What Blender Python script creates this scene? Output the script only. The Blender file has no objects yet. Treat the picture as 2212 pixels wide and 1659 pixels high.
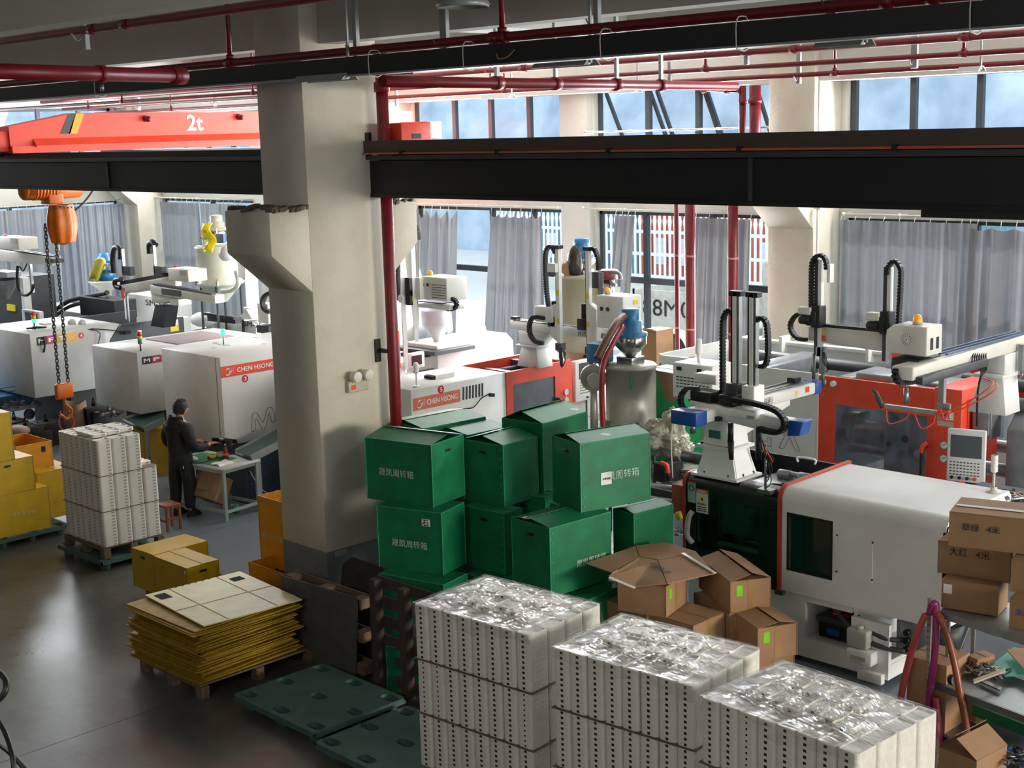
import bpy, bmesh, math, random
from mathutils import Vector as V, Matrix
from math import sin, cos, pi, radians
random.seed(7)
S = bpy.context.scene
COL = S.collection
# ---------------- camera, world, sun, exposure ----------------
CAMH = 5.25
PIT, ROL, YAW, FPX = .18126925, -.02780803, -.79005748, 3005.7
_c, _s = cos(YAW), sin(YAW)
FW = V((_s*cos(PIT), _c*cos(PIT), -sin(PIT)))
_r = V((_c, -_s, 0)); _u = _r.cross(FW)
RT = _r*cos(ROL)+_u*sin(ROL); UP = -_r*sin(ROL)+_u*cos(ROL)
CAM = V((0, 0, CAMH))
cd = bpy.data.cameras.new('camera'); cam = bpy.data.objects.new('camera', cd); COL.objects.link(cam)
m3 = Matrix((RT, UP, -FW)).transposed(); cam.matrix_world = Matrix.Translation(CAM) @ m3.to_4x4()
cd.sensor_width = 36; cd.lens = FPX/2212*36; cd.clip_end = 300
S.camera = cam
w = bpy.data.worlds.new('World'); S.world = w; w.use_nodes = True
bg = w.node_tree.nodes['Background']; bg.inputs[0].default_value = (.80, .90, 1.0, 1); bg.inputs[1].default_value = 1.9
S.view_settings.view_transform = 'Standard'; S.view_settings.look = 'None'
S.view_settings.exposure = 0.0; S.view_settings.gamma = 1; S.view_settings.use_curve_mapping = False
def light(name, kind, loc, to, energy, col, **k):
    l = bpy.data.lights.new(name, kind); l.energy = energy; l.color = col
    for a, b in k.items(): setattr(l, a, b)
    o = bpy.data.objects.new(name, l); COL.objects.link(o); o.location = loc
    o.rotation_euler = (V(to)-V(loc)).to_track_quat('-Z', 'Y').to_euler(); return o
light('sun', 'SUN', (0, 40, 30), (-6, 0, 0), 2.2, (1, .93, .82), angle=.05)
for nm, x, z, sx, sz, e in (('daylight_upper_right', -7.5, 5.35, 6.5, 1.1, 700), ('daylight_upper_mid', -14.2, 5.35, 3.6, 1.1, 700), ('daylight_upper_left', -18.6, 5.35, 4, 1.1, 780),
        ('daylight_lower_mid', -14, 2.6, 3.3, 2.2, 400), ('daylight_lower_left', -18.8, 2.6, 4, 2.2, 480), ('daylight_far_left', -27, 5.35, 6, 1.1, 800), ('daylight_far_right', -1.0, 3.6, 5, 3.4, 520)):
    light(nm, 'AREA', (x, 17.6, z), (x-.5, 10, z-.9), e, (.93, .97, 1), shape='RECTANGLE', size=sx, size_y=sz)
light('daylight_end_wall', 'AREA', (-30.2, 11, 4.8), (-20, 9, 2), 800, (.9, .96, 1), shape='RECTANGLE', size=8, size_y=2)
light('daylight_side_doors', 'AREA', (20, 12.5, 5.0), (-12, 9, 2.4), 4600, (1, .91, .78), shape='RECTANGLE', size=9, size_y=3.5)
light('added_front_fill', 'AREA', (-3.5, -3, 6.3), (-4.5, 8, .8), 190, (1, .96, .9), shape='RECTANGLE', size=5, size_y=2)  # fill light added out of view to brighten fronts of the wrapped loads
# ---------------- geometry helpers ----------------
def P(px, py, x=None, y=None, z=None):
    """world point seen at photograph pixel (px,py) on the plane x=, y= or z="""
    d = RT*((px-1106)/FPX) - UP*((py-829.5)/FPX) + FW
    if z is not None: t = (z-CAMH)/d.z
    elif y is not None: t = y/d.y
    else: t = x/d.x
    return CAM+d*t
_mats = {}
def srgb(h):
    v = [int(h[i:i+2], 16)/255 for i in (0, 2, 4)]
    return tuple((c/12.92 if c <= .04045 else ((c+.055)/1.055)**2.4) for c in v)+(1,)
def M(name, hexc, rough=.5, metal=0, var=.12, scale=6, bump=0, bscale=60, emit=None, es=1, trans=0, alpha=1, coat=0, hex2=None, stretch=None, ior=None):
    if name in _mats: return _mats[name]
    m = bpy.data.materials.new(name); m.use_nodes = True; nt = m.node_tree; b = nt.nodes['Principled BSDF']
    c = srgb(hexc); b.inputs['Roughness'].default_value = rough; b.inputs['Metallic'].default_value = metal
    tc = nt.nodes.new('ShaderNodeTexCoord'); src = tc.outputs['Object']
    if stretch:
        mp = nt.nodes.new('ShaderNodeMapping'); mp.inputs['Scale'].default_value = stretch; nt.links.new(src, mp.inputs[0]); src = mp.outputs[0]
    n = nt.nodes.new('ShaderNodeTexNoise'); n.inputs['Scale'].default_value = scale; n.inputs['Detail'].default_value = 6; nt.links.new(src, n.inputs['Vector'])
    r = nt.nodes.new('ShaderNodeValToRGB'); r.color_ramp.elements[0].position = .3; r.color_ramp.elements[1].position = .7
    r.color_ramp.elements[0].color = tuple(x*(1-var) for x in c[:3])+(1,)
    r.color_ramp.elements[1].color = srgb(hex2) if hex2 else tuple(min(1, x*(1+var*.5)) for x in c[:3])+(1,)
    nt.links.new(n.outputs[0], r.inputs[0]); nt.links.new(r.outputs[0], b.inputs['Base Color'])
    if bump:
        n2 = nt.nodes.new('ShaderNodeTexNoise'); n2.inputs['Scale'].default_value = bscale; n2.inputs['Detail'].default_value = 4; nt.links.new(src, n2.inputs['Vector'])
        bp = nt.nodes.new('ShaderNodeBump'); bp.inputs['Strength'].default_value = bump; bp.inputs['Distance'].default_value = .02
        nt.links.new(n2.outputs[0], bp.inputs['Height']); nt.links.new(bp.outputs[0], b.inputs['Normal'])
    if emit: b.inputs['Emission Color'].default_value = srgb(emit); b.inputs['Emission Strength'].default_value = es
    if trans: b.inputs['Transmission Weight'].default_value = trans
    if ior: b.inputs['IOR'].default_value = ior
    if alpha < 1: b.inputs['Alpha'].default_value = alpha
    if coat: b.inputs['Coat Weight'].default_value = coat
    _mats[name] = m; return m
WL = {}
class MB:
    def __init__(s): s.v = []; s.f = []; s.m = []; s.sm = []
    def add(s, vs, fs, m=0, smooth=False):
        n = len(s.v); s.v += [V(q) for q in vs]; s.f += [tuple(i+n for i in f) for f in fs]; s.m += [m]*len(fs); s.sm += [smooth]*len(fs); return s
    def box(s, x0, x1, y0, y1, z0, z1, m=0):
        if x0 > x1: x0, x1 = x1, x0
        if y0 > y1: y0, y1 = y1, y0
        if z0 > z1: z0, z1 = z1, z0
        vs = [(x, y, z) for z in (z0, z1) for y in (y0, y1) for x in (x0, x1)]
        return s.add(vs, [(0, 2, 3, 1), (4, 5, 7, 6), (0, 1, 5, 4), (2, 6, 7, 3), (0, 4, 6, 2), (1, 3, 7, 5)], m)
    def obox(s, c, ax, ay, az, m=0):
        c, ax, ay, az = V(c), V(ax), V(ay), V(az)
        vs = [c+ax*i+ay*j+az*k for k in (-.5, .5) for j in (-.5, .5) for i in (-.5, .5)]
        return s.add(vs, [(0, 2, 3, 1), (4, 5, 7, 6), (0, 1, 5, 4), (2, 6, 7, 3), (0, 4, 6, 2), (1, 3, 7, 5)], m)
    def bar(s, a, b, w, h, m=0, up=(0, 0, 1)):
        a, b = V(a), V(b); d = b-a; sd = d.cross(V(up)); 
        if sd.length < 1e-6: sd = V((1, 0, 0))
        sd.normalize(); u = sd.cross(d).normalized()
        return s.obox((a+b)/2, d, sd*w, u*h, m)
    def prism(s, poly, ext, m=0, smooth=False):
        n = len(poly); e = V(ext); p = [V(q) for q in poly]
        s.add(p+[q+e for q in p], [tuple(range(n))[::-1], tuple(range(n, 2*n))], m)
        return s.add(p+[q+e for q in p], [(i, (i+1) % n, n+(i+1) % n, n+i) for i in range(n)], m, smooth)
    def cyl(s, a, b, r, n=16, r2=None, m=0, caps=True):
        a, b = V(a), V(b); d = (b-a).normalized(); r2 = r if r2 is None else r2
        x = d.orthogonal().normalized(); y = d.cross(x)
        vs = [a+(x*cos(2*pi*i/n)+y*sin(2*pi*i/n))*r for i in range(n)]+[b+(x*cos(2*pi*i/n)+y*sin(2*pi*i/n))*r2 for i in range(n)]
        s.add(vs, [(i, (i+1) % n, n+(i+1) % n, n+i) for i in range(n)], m, True)
        if caps: s.add(vs, [tuple(range(n))[::-1], tuple(range(n, 2*n))], m)
        return s
    def tube(s, pts, r, n=8, m=0, res=6):
        pts = smooth_path(pts, res) if res > 1 else [V(p) for p in pts]
        rings = []; x = None
        for i, p in enumerate(pts):
            d = (pts[min(i+1, len(pts)-1)]-pts[max(i-1, 0)]).normalized()
            x = d.orthogonal().normalized() if x is None else (x-d*x.dot(d)).normalized()
            y = d.cross(x); rings += [p+(x*cos(2*pi*k/n)+y*sin(2*pi*k/n))*r for k in range(n)]
        L = len(pts)
        fs = [(i*n+k, i*n+(k+1) % n, (i+1)*n+(k+1) % n, (i+1)*n+k) for i in range(L-1) for k in range(n)]
        s.add(rings, fs, m, True); s.add(rings[:n], [tuple(range(n))[::-1]], m); return s.add(rings[-n:], [tuple(range(n))], m)
    def lathe(s, c, prof, n=24, m=0, axis=None):
        c = V(c); vs = []
        for r, z in prof: vs += [c+V((r*cos(2*pi*i/n), r*sin(2*pi*i/n), z)) for i in range(n)]
        L = len(prof)
        return s.add(vs, [(i*n+k, i*n+(k+1) % n, (i+1)*n+(k+1) % n, (i+1)*n+k) for i in range(L-1) for k in range(n)], m, True)
    def grid(s, fn, nu, nv, m=0, smooth=True):
        vs = [fn(i/nu, j/nv) for j in range(nv+1) for i in range(nu+1)]
        return s.add(vs, [(j*(nu+1)+i, j*(nu+1)+i+1, (j+1)*(nu+1)+i+1, (j+1)*(nu+1)+i) for j in range(nv) for i in range(nu)], m, smooth)
    def sphere(s, c, r, n=12, m=0, sc=(1, 1, 1)):
        c = V(c)
        return s.grid(lambda u, v: c+V((r*sc[0]*cos(2*pi*u)*sin(pi*v), r*sc[1]*sin(2*pi*u)*sin(pi*v), -r*sc[2]*cos(pi*v))), n, max(6, n//2), m)
    def build(s, name, mats, parent=None, bevel=0, seg=2, solid=0, label=None):
        if name in SPLIT: return s._split(name, mats, parent, bevel, seg, solid, label)
        mats = mats if isinstance(mats, (list, tuple)) else [mats]
        off = WL.get(parent.name, V((0, 0, 0))) if parent else V((0, 0, 0))
        me = bpy.data.meshes.new(name); me.from_pydata([tuple(v-off) for v in s.v], [], s.f)
        for m in mats: me.materials.append(m)
        me.polygons.foreach_set('material_index', s.m); me.polygons.foreach_set('use_smooth', s.sm); me.update()
        bm = bmesh.new(); bm.from_mesh(me); bmesh.ops.remove_doubles(bm, verts=bm.verts, dist=1e-5); bmesh.ops.recalc_face_normals(bm, faces=bm.faces)
        if bevel:
            ed = [e for e in bm.edges if len(e.link_faces) == 2 and e.calc_face_angle() > .6]
            bmesh.ops.bevel(bm, geom=ed, offset=bevel, segments=seg, affect='EDGES', profile=.5, clamp_overlap=True)
            for f in bm.faces: f.smooth = True
        bm.to_mesh(me); bm.free()
        if bevel: me.shade_auto_smooth(angle=.6) if hasattr(me, 'shade_auto_smooth') else None
        o = bpy.data.objects.new(name, me); COL.objects.link(o)
        if parent: o.parent = parent
        WL[o.name] = off
        if solid:
            md = o.modifiers.new('t', 'SOLIDIFY'); md.thickness = solid
        if label: o['label'] = label
        return o
SPLIT = {'rivet', 'bolt', 'platen', 'stretcher', 'dark_guard', 'shiny_tape', 'linear_rail', 'vent_slot', 'panel_screw', 'panel_key', 'sticker', 'cooling_fin', 'clip', 'corrugation', 'vent', 'gripper', 'white_bundle', 'door_knob', 'box_latch', 'clamp', 'ear', 'roof_bags', 'rear_guard_rail', 'curtain_hook', 'guide_rod', 'barrel_heater', 'platen_bore', 'roof_litter'}
def _split(s, name, mats, parent, bevel, seg, solid, label):
    # one object per connected piece
    key = {}; rep = list(range(len(s.v)))
    def find(i):
        while rep[i] != i: rep[i] = rep[rep[i]]; i = rep[i]
        return i
    for i, v in enumerate(s.v):
        k = (round(v.x, 5), round(v.y, 5), round(v.z, 5))
        if k in key: rep[find(i)] = find(key[k])
        else: key[k] = i
    for f in s.f:
        for i in f[1:]: rep[find(i)] = find(f[0])
    groups = {}
    for n, f in enumerate(s.f): groups.setdefault(find(f[0]), []).append(n)
    o = None; SPLIT.discard(name)
    for fs in groups.values():
        q = MB(); mp = {}
        for n in fs:
            ids = []
            for i in s.f[n]:
                if i not in mp: mp[i] = len(q.v); q.v.append(s.v[i])
                ids.append(mp[i])
            q.f.append(tuple(ids)); q.m.append(s.m[n]); q.sm.append(s.sm[n])
        o = q.build(name, mats, parent, bevel, seg, solid, label)
    SPLIT.add(name); return o
MB._split = _split
def smooth_path(pts, res):
    p = [V(q) for q in pts]
    if len(p) < 3: return p
    out = []
    for i in range(len(p)-1):
        a, b, c, d = p[max(i-1, 0)], p[i], p[i+1], p[min(i+2, len(p)-1)]
        for k in range(res):
            t = k/res; out.append(.5*((2*b)+(-a+c)*t+(2*a-5*b+4*c-d)*t*t+(-a+3*b-3*c+d)*t**3))
    return out+[p[-1]]
def T(name, label, cat, loc, group=None):
    o = bpy.data.objects.new(name, None); COL.objects.link(o); o.location = loc; o.empty_display_size = .1
    o['label'] = label; o['category'] = cat
    if group: o['group'] = group
    WL[o.name] = V(loc); return o
def tag(o, label, cat, group=None):
    o['label'] = label; o['category'] = cat
    if group: o['group'] = group
    return o
def struct(o): o['kind'] = 'structure'; return o
def txt(body, width, org, xd, up, mat, parent=None, name='lettering', mirror=False, height=None, center=False, bold=0):
    c = bpy.data.curves.new('t', 'FONT'); c.body = body; c.extrude = .001; c.offset = bold; c.resolution_u = 3
    o = bpy.data.objects.new('t', c); COL.objects.link(o); dg = bpy.context.evaluated_depsgraph_get(); dg.update()
    me = bpy.data.meshes.new_from_object(o.evaluated_get(dg)); bpy.data.objects.remove(o)
    xs = [v.co.x for v in me.vertices]; ys = [v.co.y for v in me.vertices]
    if not xs: return None
    s = width/(max(xs)-min(xs)); sy = s if height is None else height/(max(ys)-min(ys))
    xd, up = V(xd).normalized(), V(up).normalized(); nn = xd.cross(up); x0, y0 = min(xs), min(ys); W = max(xs)-x0
    off = WL.get(parent.name, V((0, 0, 0))) if parent else V((0, 0, 0)); org = V(org)
    if center: org = org-xd*W*s/2-up*(max(ys)-y0)*sy/2
    for v in me.vertices:
        X = v.co.x-x0
        if mirror: X = W-X
        v.co = org+xd*X*s+up*(v.co.y-y0)*sy+nn*(.002+v.co.z*.5)-off
    me.materials.clear(); me.materials.append(mat)
    me.name = name; o = bpy.data.objects.new(name, me); COL.objects.link(o)
    if parent: o.parent = parent
    WL[o.name] = off; return o
def chainlinks(mb, pts, w, t, side, pitch=.035, res=8, m=0):
    """energy chain: short overlapping links along a path, 'side' = the axis of the width"""
    pp = smooth_path(pts, res); side = V(side).normalized(); L = 0; last = 0
    for i in range(len(pp)-1):
        a, b = pp[i], pp[i+1]; d = b-a; l = d.length
        if l < 1e-6: continue
        dn = d/l
        while last <= L+l:
            q = a+dn*(last-L); nn = dn.cross(side).normalized()
            mb.obox(q, dn*pitch*.8, side*w, nn*t, m); mb.obox(q, dn*pitch*1.05, side*w*.8, nn*t*.7, m); last += pitch
        L += l
def dup(root, loc, rz=None, label=None, group=None):
    r = root.copy(); COL.objects.link(r); r.location = loc
    if rz is not None: r.rotation_euler = (0, 0, rz)
    if label: r['label'] = label
    if group: r['group'] = group
    for ch in root.children:
        c = ch.copy(); COL.objects.link(c); c.parent = r
        for g in ch.children:
            d = g.copy(); COL.objects.link(d); d.parent = c
    return r
# ---------------- materials ----------------
mWALL = M('plaster_white', 'd2cfc6', .85, var=.06, scale=2, bump=.15, bscale=30)
mCEIL = M('ceiling_paint', 'c3c1b8', .9, var=.08, scale=1.5)
mCONC = M('column_plaster', 'cdc6b6', .85, var=.08, scale=3, bump=.2, bscale=25)
mBAND = M('grey_wainscot_paint', '75787a', .6, var=.15, scale=4)
mROUGH = M('broken_concrete', '6d6458', .95, var=.5, scale=20, bump=1, bscale=50)
mBLK = M('black_steel', '14161a', .55, var=.2)
mBLK2 = M('black_plastic', '17171a', .5, var=.2)
mDGR = M('dark_grey_steel', '3d4043', .5, var=.2)
mRED = M('red_pipe_paint', '74101a', .42, var=.25, scale=8)
mGALV = M('galvanised_steel', '9a9d9c', .45, metal=.6, var=.15)
mWHT = M('machine_white', 'e6e6e2', .42, var=.06, scale=3)
mWGR = M('machine_offwhite', 'd9dbd7', .45, var=.08, scale=3)
mOFF = M('machine_cream', 'd3d0c4', .45, var=.06, scale=5)
mMRED = M('machine_red', 'e24c33', .45, var=.12, scale=4)
mORG = M('crane_orange', 'e8452a', .45, var=.1, scale=3)
mHOIST = M('hoist_orange', 'd0691a', .4, var=.2, scale=6)
mSTEEL = M('polished_steel', 'b9bab8', .22, metal=1, var=.1)
mSTEEL2 = M('brushed_steel', '8d8f8e', .4, metal=.9, var=.15)
mGRN = M('green_corrugated_plastic', '07693f', .5, var=.14, scale=5, hex2='0b7a4b')
mGRNL = M('green_plastic_edge', '2e9a6c', .5)
mGPAL = M('green_pallet_plastic', '4b6b66', .55, var=.15, scale=6)
mYEL = M('yellow_corrugated_plastic', 'c9a214', .5, var=.12, scale=6)
mYELT = M('pale_yellow_sheet', 'e4da9c', .42, var=.14, scale=5)
mYSH = M('yellow_sheet_side', 'b08c1c', .6, var=.3, scale=9)
mKR = M('kraft_cardboard', 'a57f5c', .8, var=.12, scale=4)
mKR2 = M('kraft_cardboard_dark', '8d6d52', .8, var=.12, scale=4)
mTAPE = M('packing_tape', 'a9814f', .25, var=.1)
mTAPEW = M('shiny_clear_tape', 'dedbd2', .15, var=.1)
mWOOD = M('pallet_wood', '7d6650', .8, var=.35, scale=4, stretch=(1, 9, 9))
mPLY = M('weathered_plywood', '5c5a56', .85, var=.25, scale=5)
mTUB = M('white_tub_plastic', 'ece7da', .4, var=.05)
mHOLE = M('tub_dark_hole', '2a241f', .8)
mHOLE2 = M('tub_grey_slot', 'b5ae9f', .8)
mSHEET = M('brown_divider_sheet', '6f6253', .8)
mCURT = M('grey_curtain_fabric', '8b8d93', .36, metal=.3, var=.12, scale=3)
_nt = mCURT.node_tree; _p = _nt.nodes['Principled BSDF']; _o = [n for n in _nt.nodes if n.type == 'OUTPUT_MATERIAL'][0]; _tl = _nt.nodes.new('ShaderNodeBsdfTranslucent'); _tl.inputs[0].default_value = (.62, .64, .68, 1); _mx = _nt.nodes.new('ShaderNodeMixShader'); _mx.inputs[0].default_value = .2
_nt.links.new(_p.outputs[0], _mx.inputs[1]); _nt.links.new(_tl.outputs[0], _mx.inputs[2]); _nt.links.new(_mx.outputs[0], _o.inputs[0])
mPAPER = M('white_label_paper', 'e4e2dc', .7, var=.03)
mINK = M('black_ink', '17161a', .7)
mWTX = M('white_lettering', 'e9e9e4', .6, var=.02)
mGTX = M('pale_stencil_lettering', 'b9c9bd', .7, var=.1)
mYTX = M('pale_yellow_lettering', 'd9c681', .7, var=.1)
mBLUE = M('blue_motor_paint', '1e6c96', .4, var=.15)
mNBLUE = M('blue_end_cap', '1c4f9c', .4, var=.1)
mBELT = M('green_conveyor_belt', '3c5a4f', .4, var=.1)
mGLSD = M('dark_tinted_glass', '0b2f28', .06, var=.05, trans=.0, coat=.6)
mLGRN = M('lime_green_sticker', '84d41e', .5)
mYST = M('yellow_warning_sticker', 'e4cc1e', .5)
mBEAC = M('amber_beacon', 'f0a020', .3, emit='f0a020', es=.25)
mCRATE = M('blue_crate_plastic', '1268b0', .5, var=.2)
mNAVY = M('navy_louvre_paint', '22384a', .5, var=.15)
# ---------------- the building ----------------
XL, YW, ZC = -30.7, 18.0, 6.85
fl = bpy.data.materials.new('polished_concrete'); fl.use_nodes = True; nt = fl.node_tree; b = nt.nodes['Principled BSDF']
tc = nt.nodes.new('ShaderNodeTexCoord'); n1 = nt.nodes.new('ShaderNodeTexNoise'); n1.inputs['Scale'].default_value = .7; n1.inputs['Detail'].default_value = 8
n2 = nt.nodes.new('ShaderNodeTexNoise'); n2.inputs['Scale'].default_value = 7; n2.inputs['Detail'].default_value = 8
rp = nt.nodes.new('ShaderNodeValToRGB'); rp.color_ramp.elements[0].position = .3; rp.color_ramp.elements[1].position = .72
rp.color_ramp.elements[0].color = srgb('45443f'); rp.color_ramp.elements[1].color = srgb('74726a')
mx = nt.nodes.new('ShaderNodeMath'); mx.operation = 'MULTIPLY_ADD'; mx.inputs[1].default_value = .3; 
nt.links.new(tc.outputs['Object'], n1.inputs[0]); nt.links.new(tc.outputs['Object'], n2.inputs[0])
nt.links.new(n2.outputs[0], mx.inputs[0]); nt.links.new(n1.outputs[0], mx.inputs[2])
sb = nt.nodes.new('ShaderNodeMath'); sb.operation = 'SUBTRACT'; sb.inputs[1].default_value = .15; nt.links.new(mx.outputs[0], sb.inputs[0])
nt.links.new(sb.outputs[0], rp.inputs[0]); nt.links.new(rp.outputs[0], b.inputs['Base Color'])
rr = nt.nodes.new('ShaderNodeMapRange'); rr.inputs[3].default_value = .2; rr.inputs[4].default_value = .42; nt.links.new(n1.outputs[0], rr.inputs[0]); nt.links.new(rr.outputs[0], b.inputs['Roughness'])
# floor slabs: joints are real gaps between slabs
f = MB()
xs = [-31, -25.5, -20.6, -15.87, -11.14, -6.4, -1.5, 8]; ys = [-8, -2, 4.2, 8.6, 13, 18.2]
mFB = M('grey_blue_floor_paint', '6f7880', .34, var=.12, scale=1.5)
for i in range(len(xs)-1):
    for j in range(len(ys)-1): f.box(xs[i]+.004, xs[i+1]-.004, ys[j]+.004, ys[j+1]-.004, -.2, 0, m=1 if ys[j] > 8 else 0)
struct(f.build('floor', [fl, mFB]))
struct(MB().box(-31, 8, -8, 18.2, -.26, -.2).build('trim_floor_joints', mBLK))
struct(MB().box(-31.2, 8, -8.2, 18.3, ZC, ZC+.2).build('ceiling', mCEIL))
struct(MB().box(-31, 8, -8.2, -8, 0, ZC).build('wall_rear', M('dim_grey_wall', '4c4b48', .9)))
r = MB(); r.box(8, 8.2, -8, 2, 0, ZC); r.box(8, 8.2, 17, 18, 0, ZC); r.box(8, 8.2, 2, 17, 5.6, ZC); struct(r.build('wall_right', mWALL))
UZ0, UZ1, LZ0, LZ1 = 4.55, 5.9, 0.85, 3.83
WX = [(-20.72, -16.73), (-16.0, -12.45), (-11.1, -4.0), (-2.0, 5), (-30.1, -26.2), (-25, -22.2)]
def wallwith(holes, a0, a1, fn):
    """wall built of solid blocks around its window openings; holes = (a0,a1,z0,z1)"""
    cuts = sorted({a0, a1, *[h[0] for h in holes], *[h[1] for h in holes]}); zc = sorted({0, ZC, *[h[2] for h in holes], *[h[3] for h in holes]})
    for i in range(len(cuts)-1):
        for j in range(len(zc)-1):
            ca, cz = (cuts[i]+cuts[i+1])/2, (zc[j]+zc[j+1])/2
            if not any(h[0] < ca < h[1] and h[2] < cz < h[3] for h in holes): fn(cuts[i], cuts[i+1], zc[j], zc[j+1])
wb = MB(); wallwith([(x0, x1, z0, z1) for x0, x1 in WX for z0, z1 in ((UZ0, UZ1), (LZ0, LZ1))], XL, 8, lambda a, b_, c, d: wb.box(a, b_, YW, YW+.24, c, d)); struct(wb.build('wall_back', mWALL))
lb = MB(); LW = [(9.5, 17.2)]
wallwith([(y0, y1, z0, z1) for y0, y1 in LW for z0, z1 in ((UZ0, UZ1+.1), (LZ0, LZ1))], -8, 18.24, lambda a, b_, c, d: lb.box(XL-.24, XL, a, b_, c, d)); struct(lb.build('wall_left', mWALL))
struct(MB().box(XL, 8, YW-.6, YW, 5.8, ZC).build('trim_lintel_beam', mWALL))
struct(MB().box(XL, XL+.5, -8, YW-.6, 6.0, ZC).build('trim_end_beam', mWALL))
# windows: frame bars, sashes, panes
mFR = M('window_frame_aluminium', '3a3f46', .5); mREV = M('window_reveal', 'd9d2c2', .8)
mGL = bpy.data.materials.new('window_glass'); mGL.use_nodes = True; nt = mGL.node_tree; nt.nodes.clear()
o_ = nt.nodes.new('ShaderNodeOutputMaterial'); tr = nt.nodes.new('ShaderNodeBsdfTransparent'); gl = nt.nodes.new('ShaderNodeBsdfGlossy'); gl.inputs['Roughness'].default_value = .05; ms = nt.nodes.new('ShaderNodeMixShader'); ms.inputs[0].default_value = .004
tr.inputs[0].default_value = (.93, .96, .97, 1)
nt.links.new(tr.outputs[0], ms.inputs[1]); nt.links.new(gl.outputs[0], ms.inputs[2]); nt.links.new(ms.outputs[0], o_.inputs[0])
def window(n, x0, x1, z0, z1, mull, trans=(), tilt=(), axis='x'):
    root = bpy.data.objects.new('window_%d' % n, None); COL.objects.link(root); root['kind'] = 'structure'
    Yc = YW+.12
    def bx(mb, a, b_, c, d, t=.03):
        if axis == 'x': mb.box(a, b_, Yc-t, Yc+t, c, d)
        else: mb.box(XL-.12-t, XL-.12+t, a, b_, c, d)
    fr = MB(); bx(fr, x0, x0+.06, z0, z1); bx(fr, x1-.06, x1, z0, z1); bx(fr, x0, x1, z0, z0+.06); bx(fr, x0, x1, z1-.06, z1); fr.build('window_frame', mFR, root)
    edges = [x0]+list(mull)+[x1]
    for x in mull: q = MB(); bx(q, x-.045, x+.045, z0, z1, .04); q.build('mullion', mFR, root)
    for z in trans: q = MB(); bx(q, x0, x1, z-.05, z+.05, .045); q.build('transom', mFR, root)
    zz = [z0]+list(trans)+[z1]
    for i in range(len(edges)-1):
        for j in range(len(zz)-1):
            q = MB(); bx(q, edges[i]+.03, edges[i+1]-.03, zz[j]+.03, zz[j+1]-.03, .004); q.build('pane', mGL, root)
    for x in tilt:   # top-hung sash pushed outwards
        q = MB(); q.bar((x, YW+.14, z1-.1), (x, YW+.75, z0+.15), .05, .05); q.bar((x+.95, YW+.14, z1-.1), (x+.95, YW+.75, z0+.15), .05, .05); q.bar((x, YW+.75, z0+.15), (x+.95, YW+.75, z0+.15), .05, .05); q.build('open_sash', mFR, root)
    return root
window(1, -20.72, -16.73, UZ0, UZ1, (-19.607, -18.63, -17.644)); window(2, -16.0, -12.45, UZ0, UZ1, (-14.911, -13.88), tilt=(-15.85, -14.75, -13.75))
window(3, -11.1, -4.0, UZ0, UZ1, (-11.05, -10.1, -9.106, -8.1, -7.1, -6.1, -5.1)); window(4, -2, 5, UZ0, UZ1, (-1, 0, 1, 2, 3, 4))
window(5, -20.72, -16.73, LZ0, LZ1, (-18.67, -17.6), (2.67,)); window(6, -16.0, -12.45, LZ0, LZ1, (-14.98, -13.6), (2.67,))
window(7, -11.1, -4.0, LZ0, LZ1, (-9.1, -7.1, -5.6), (2.67,)); window(8, -2, 5, LZ0, LZ1, (0, 2), (2.67,))
window(9, -30.1, -26.2, UZ0, UZ1, (-29.04, -28.02, -27.02)); window(10, -25, -22.2, UZ0, UZ1, (-24, -23)); window(11, -30.1, -26.2, LZ0, LZ1, (-28,), (2.67,)); window(12, -25, -22.2, LZ0, LZ1, (-23.6,), (2.67,))
window(13, 9.5, 17.2, UZ0, UZ1+.1, (10.4, 11.4, 12.4, 13.4, 14.4, 15.38, 16.4), axis='y'); window(14, 9.5, 17.2, LZ0, LZ1, (12, 14.5), (2.67,), axis='y')
# columns with corbels
def column(n, x0, x1, y0, y1, cor_lo, cor_hi, band=True):
    q = MB(); q.box(x0, x1, y0, y1, 1.0, ZC)
    for d, y in ((-1, y0), (1, y1)):
        if (d == -1 and cor_lo) or (d == 1 and cor_hi):
            q.prism([(x0, y, 3.70), (x0, y+d*.47, 4.10), (x0, y+d*.47, 4.52), (x0, y, 4.56)], (x1-x0, 0, 0))
    o = struct(q.build('trim_%d' % n, mCONC, bevel=.006, seg=1)); 
    struct(MB().box(x0-.002, x1+.002, y0-.002, y1+.002, 0, 1.0).build('trim_%d' % (n+20), mBAND)); return o
column(1, -11.95, -11.19, 8.33, 9.27, True, True)
column(2, -11.98, -11.2, 17.3, 18.0, True, False); column(3, -21.3, -20.75, 17.3, 18, True, False); column(4, -30.7, -30.0, 17.3, 18, True, False); column(5, -2.6, -1.9, 17.3, 18, True, False)
struct(MB().box(-16.68, -16.05, 17.85, 18.0, 0, ZC).build('trim_6', mWALL))
# crumbled mortar on top of the near column's corbels
q = MB(); rnd = random.Random(3)
for k in range(90):
    d = -1 if k < 60 else 1; y = (8.33-.47*rnd.random()) if d < 0 else (9.27+.47*rnd.random()); x = -11.95+.76*rnd.random() if k % 3 else -11.2-.03*rnd.random(); s_ = .015+.03*rnd.random()
    q.obox((x, y, 4.53+.02*rnd.random()), V((s_*2, s_*.4, 0)), V((-s_*.5, s_*1.6, .01)), V((0, .01, s_)), 0)
struct(q.build('trim_7', mROUGH))
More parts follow.
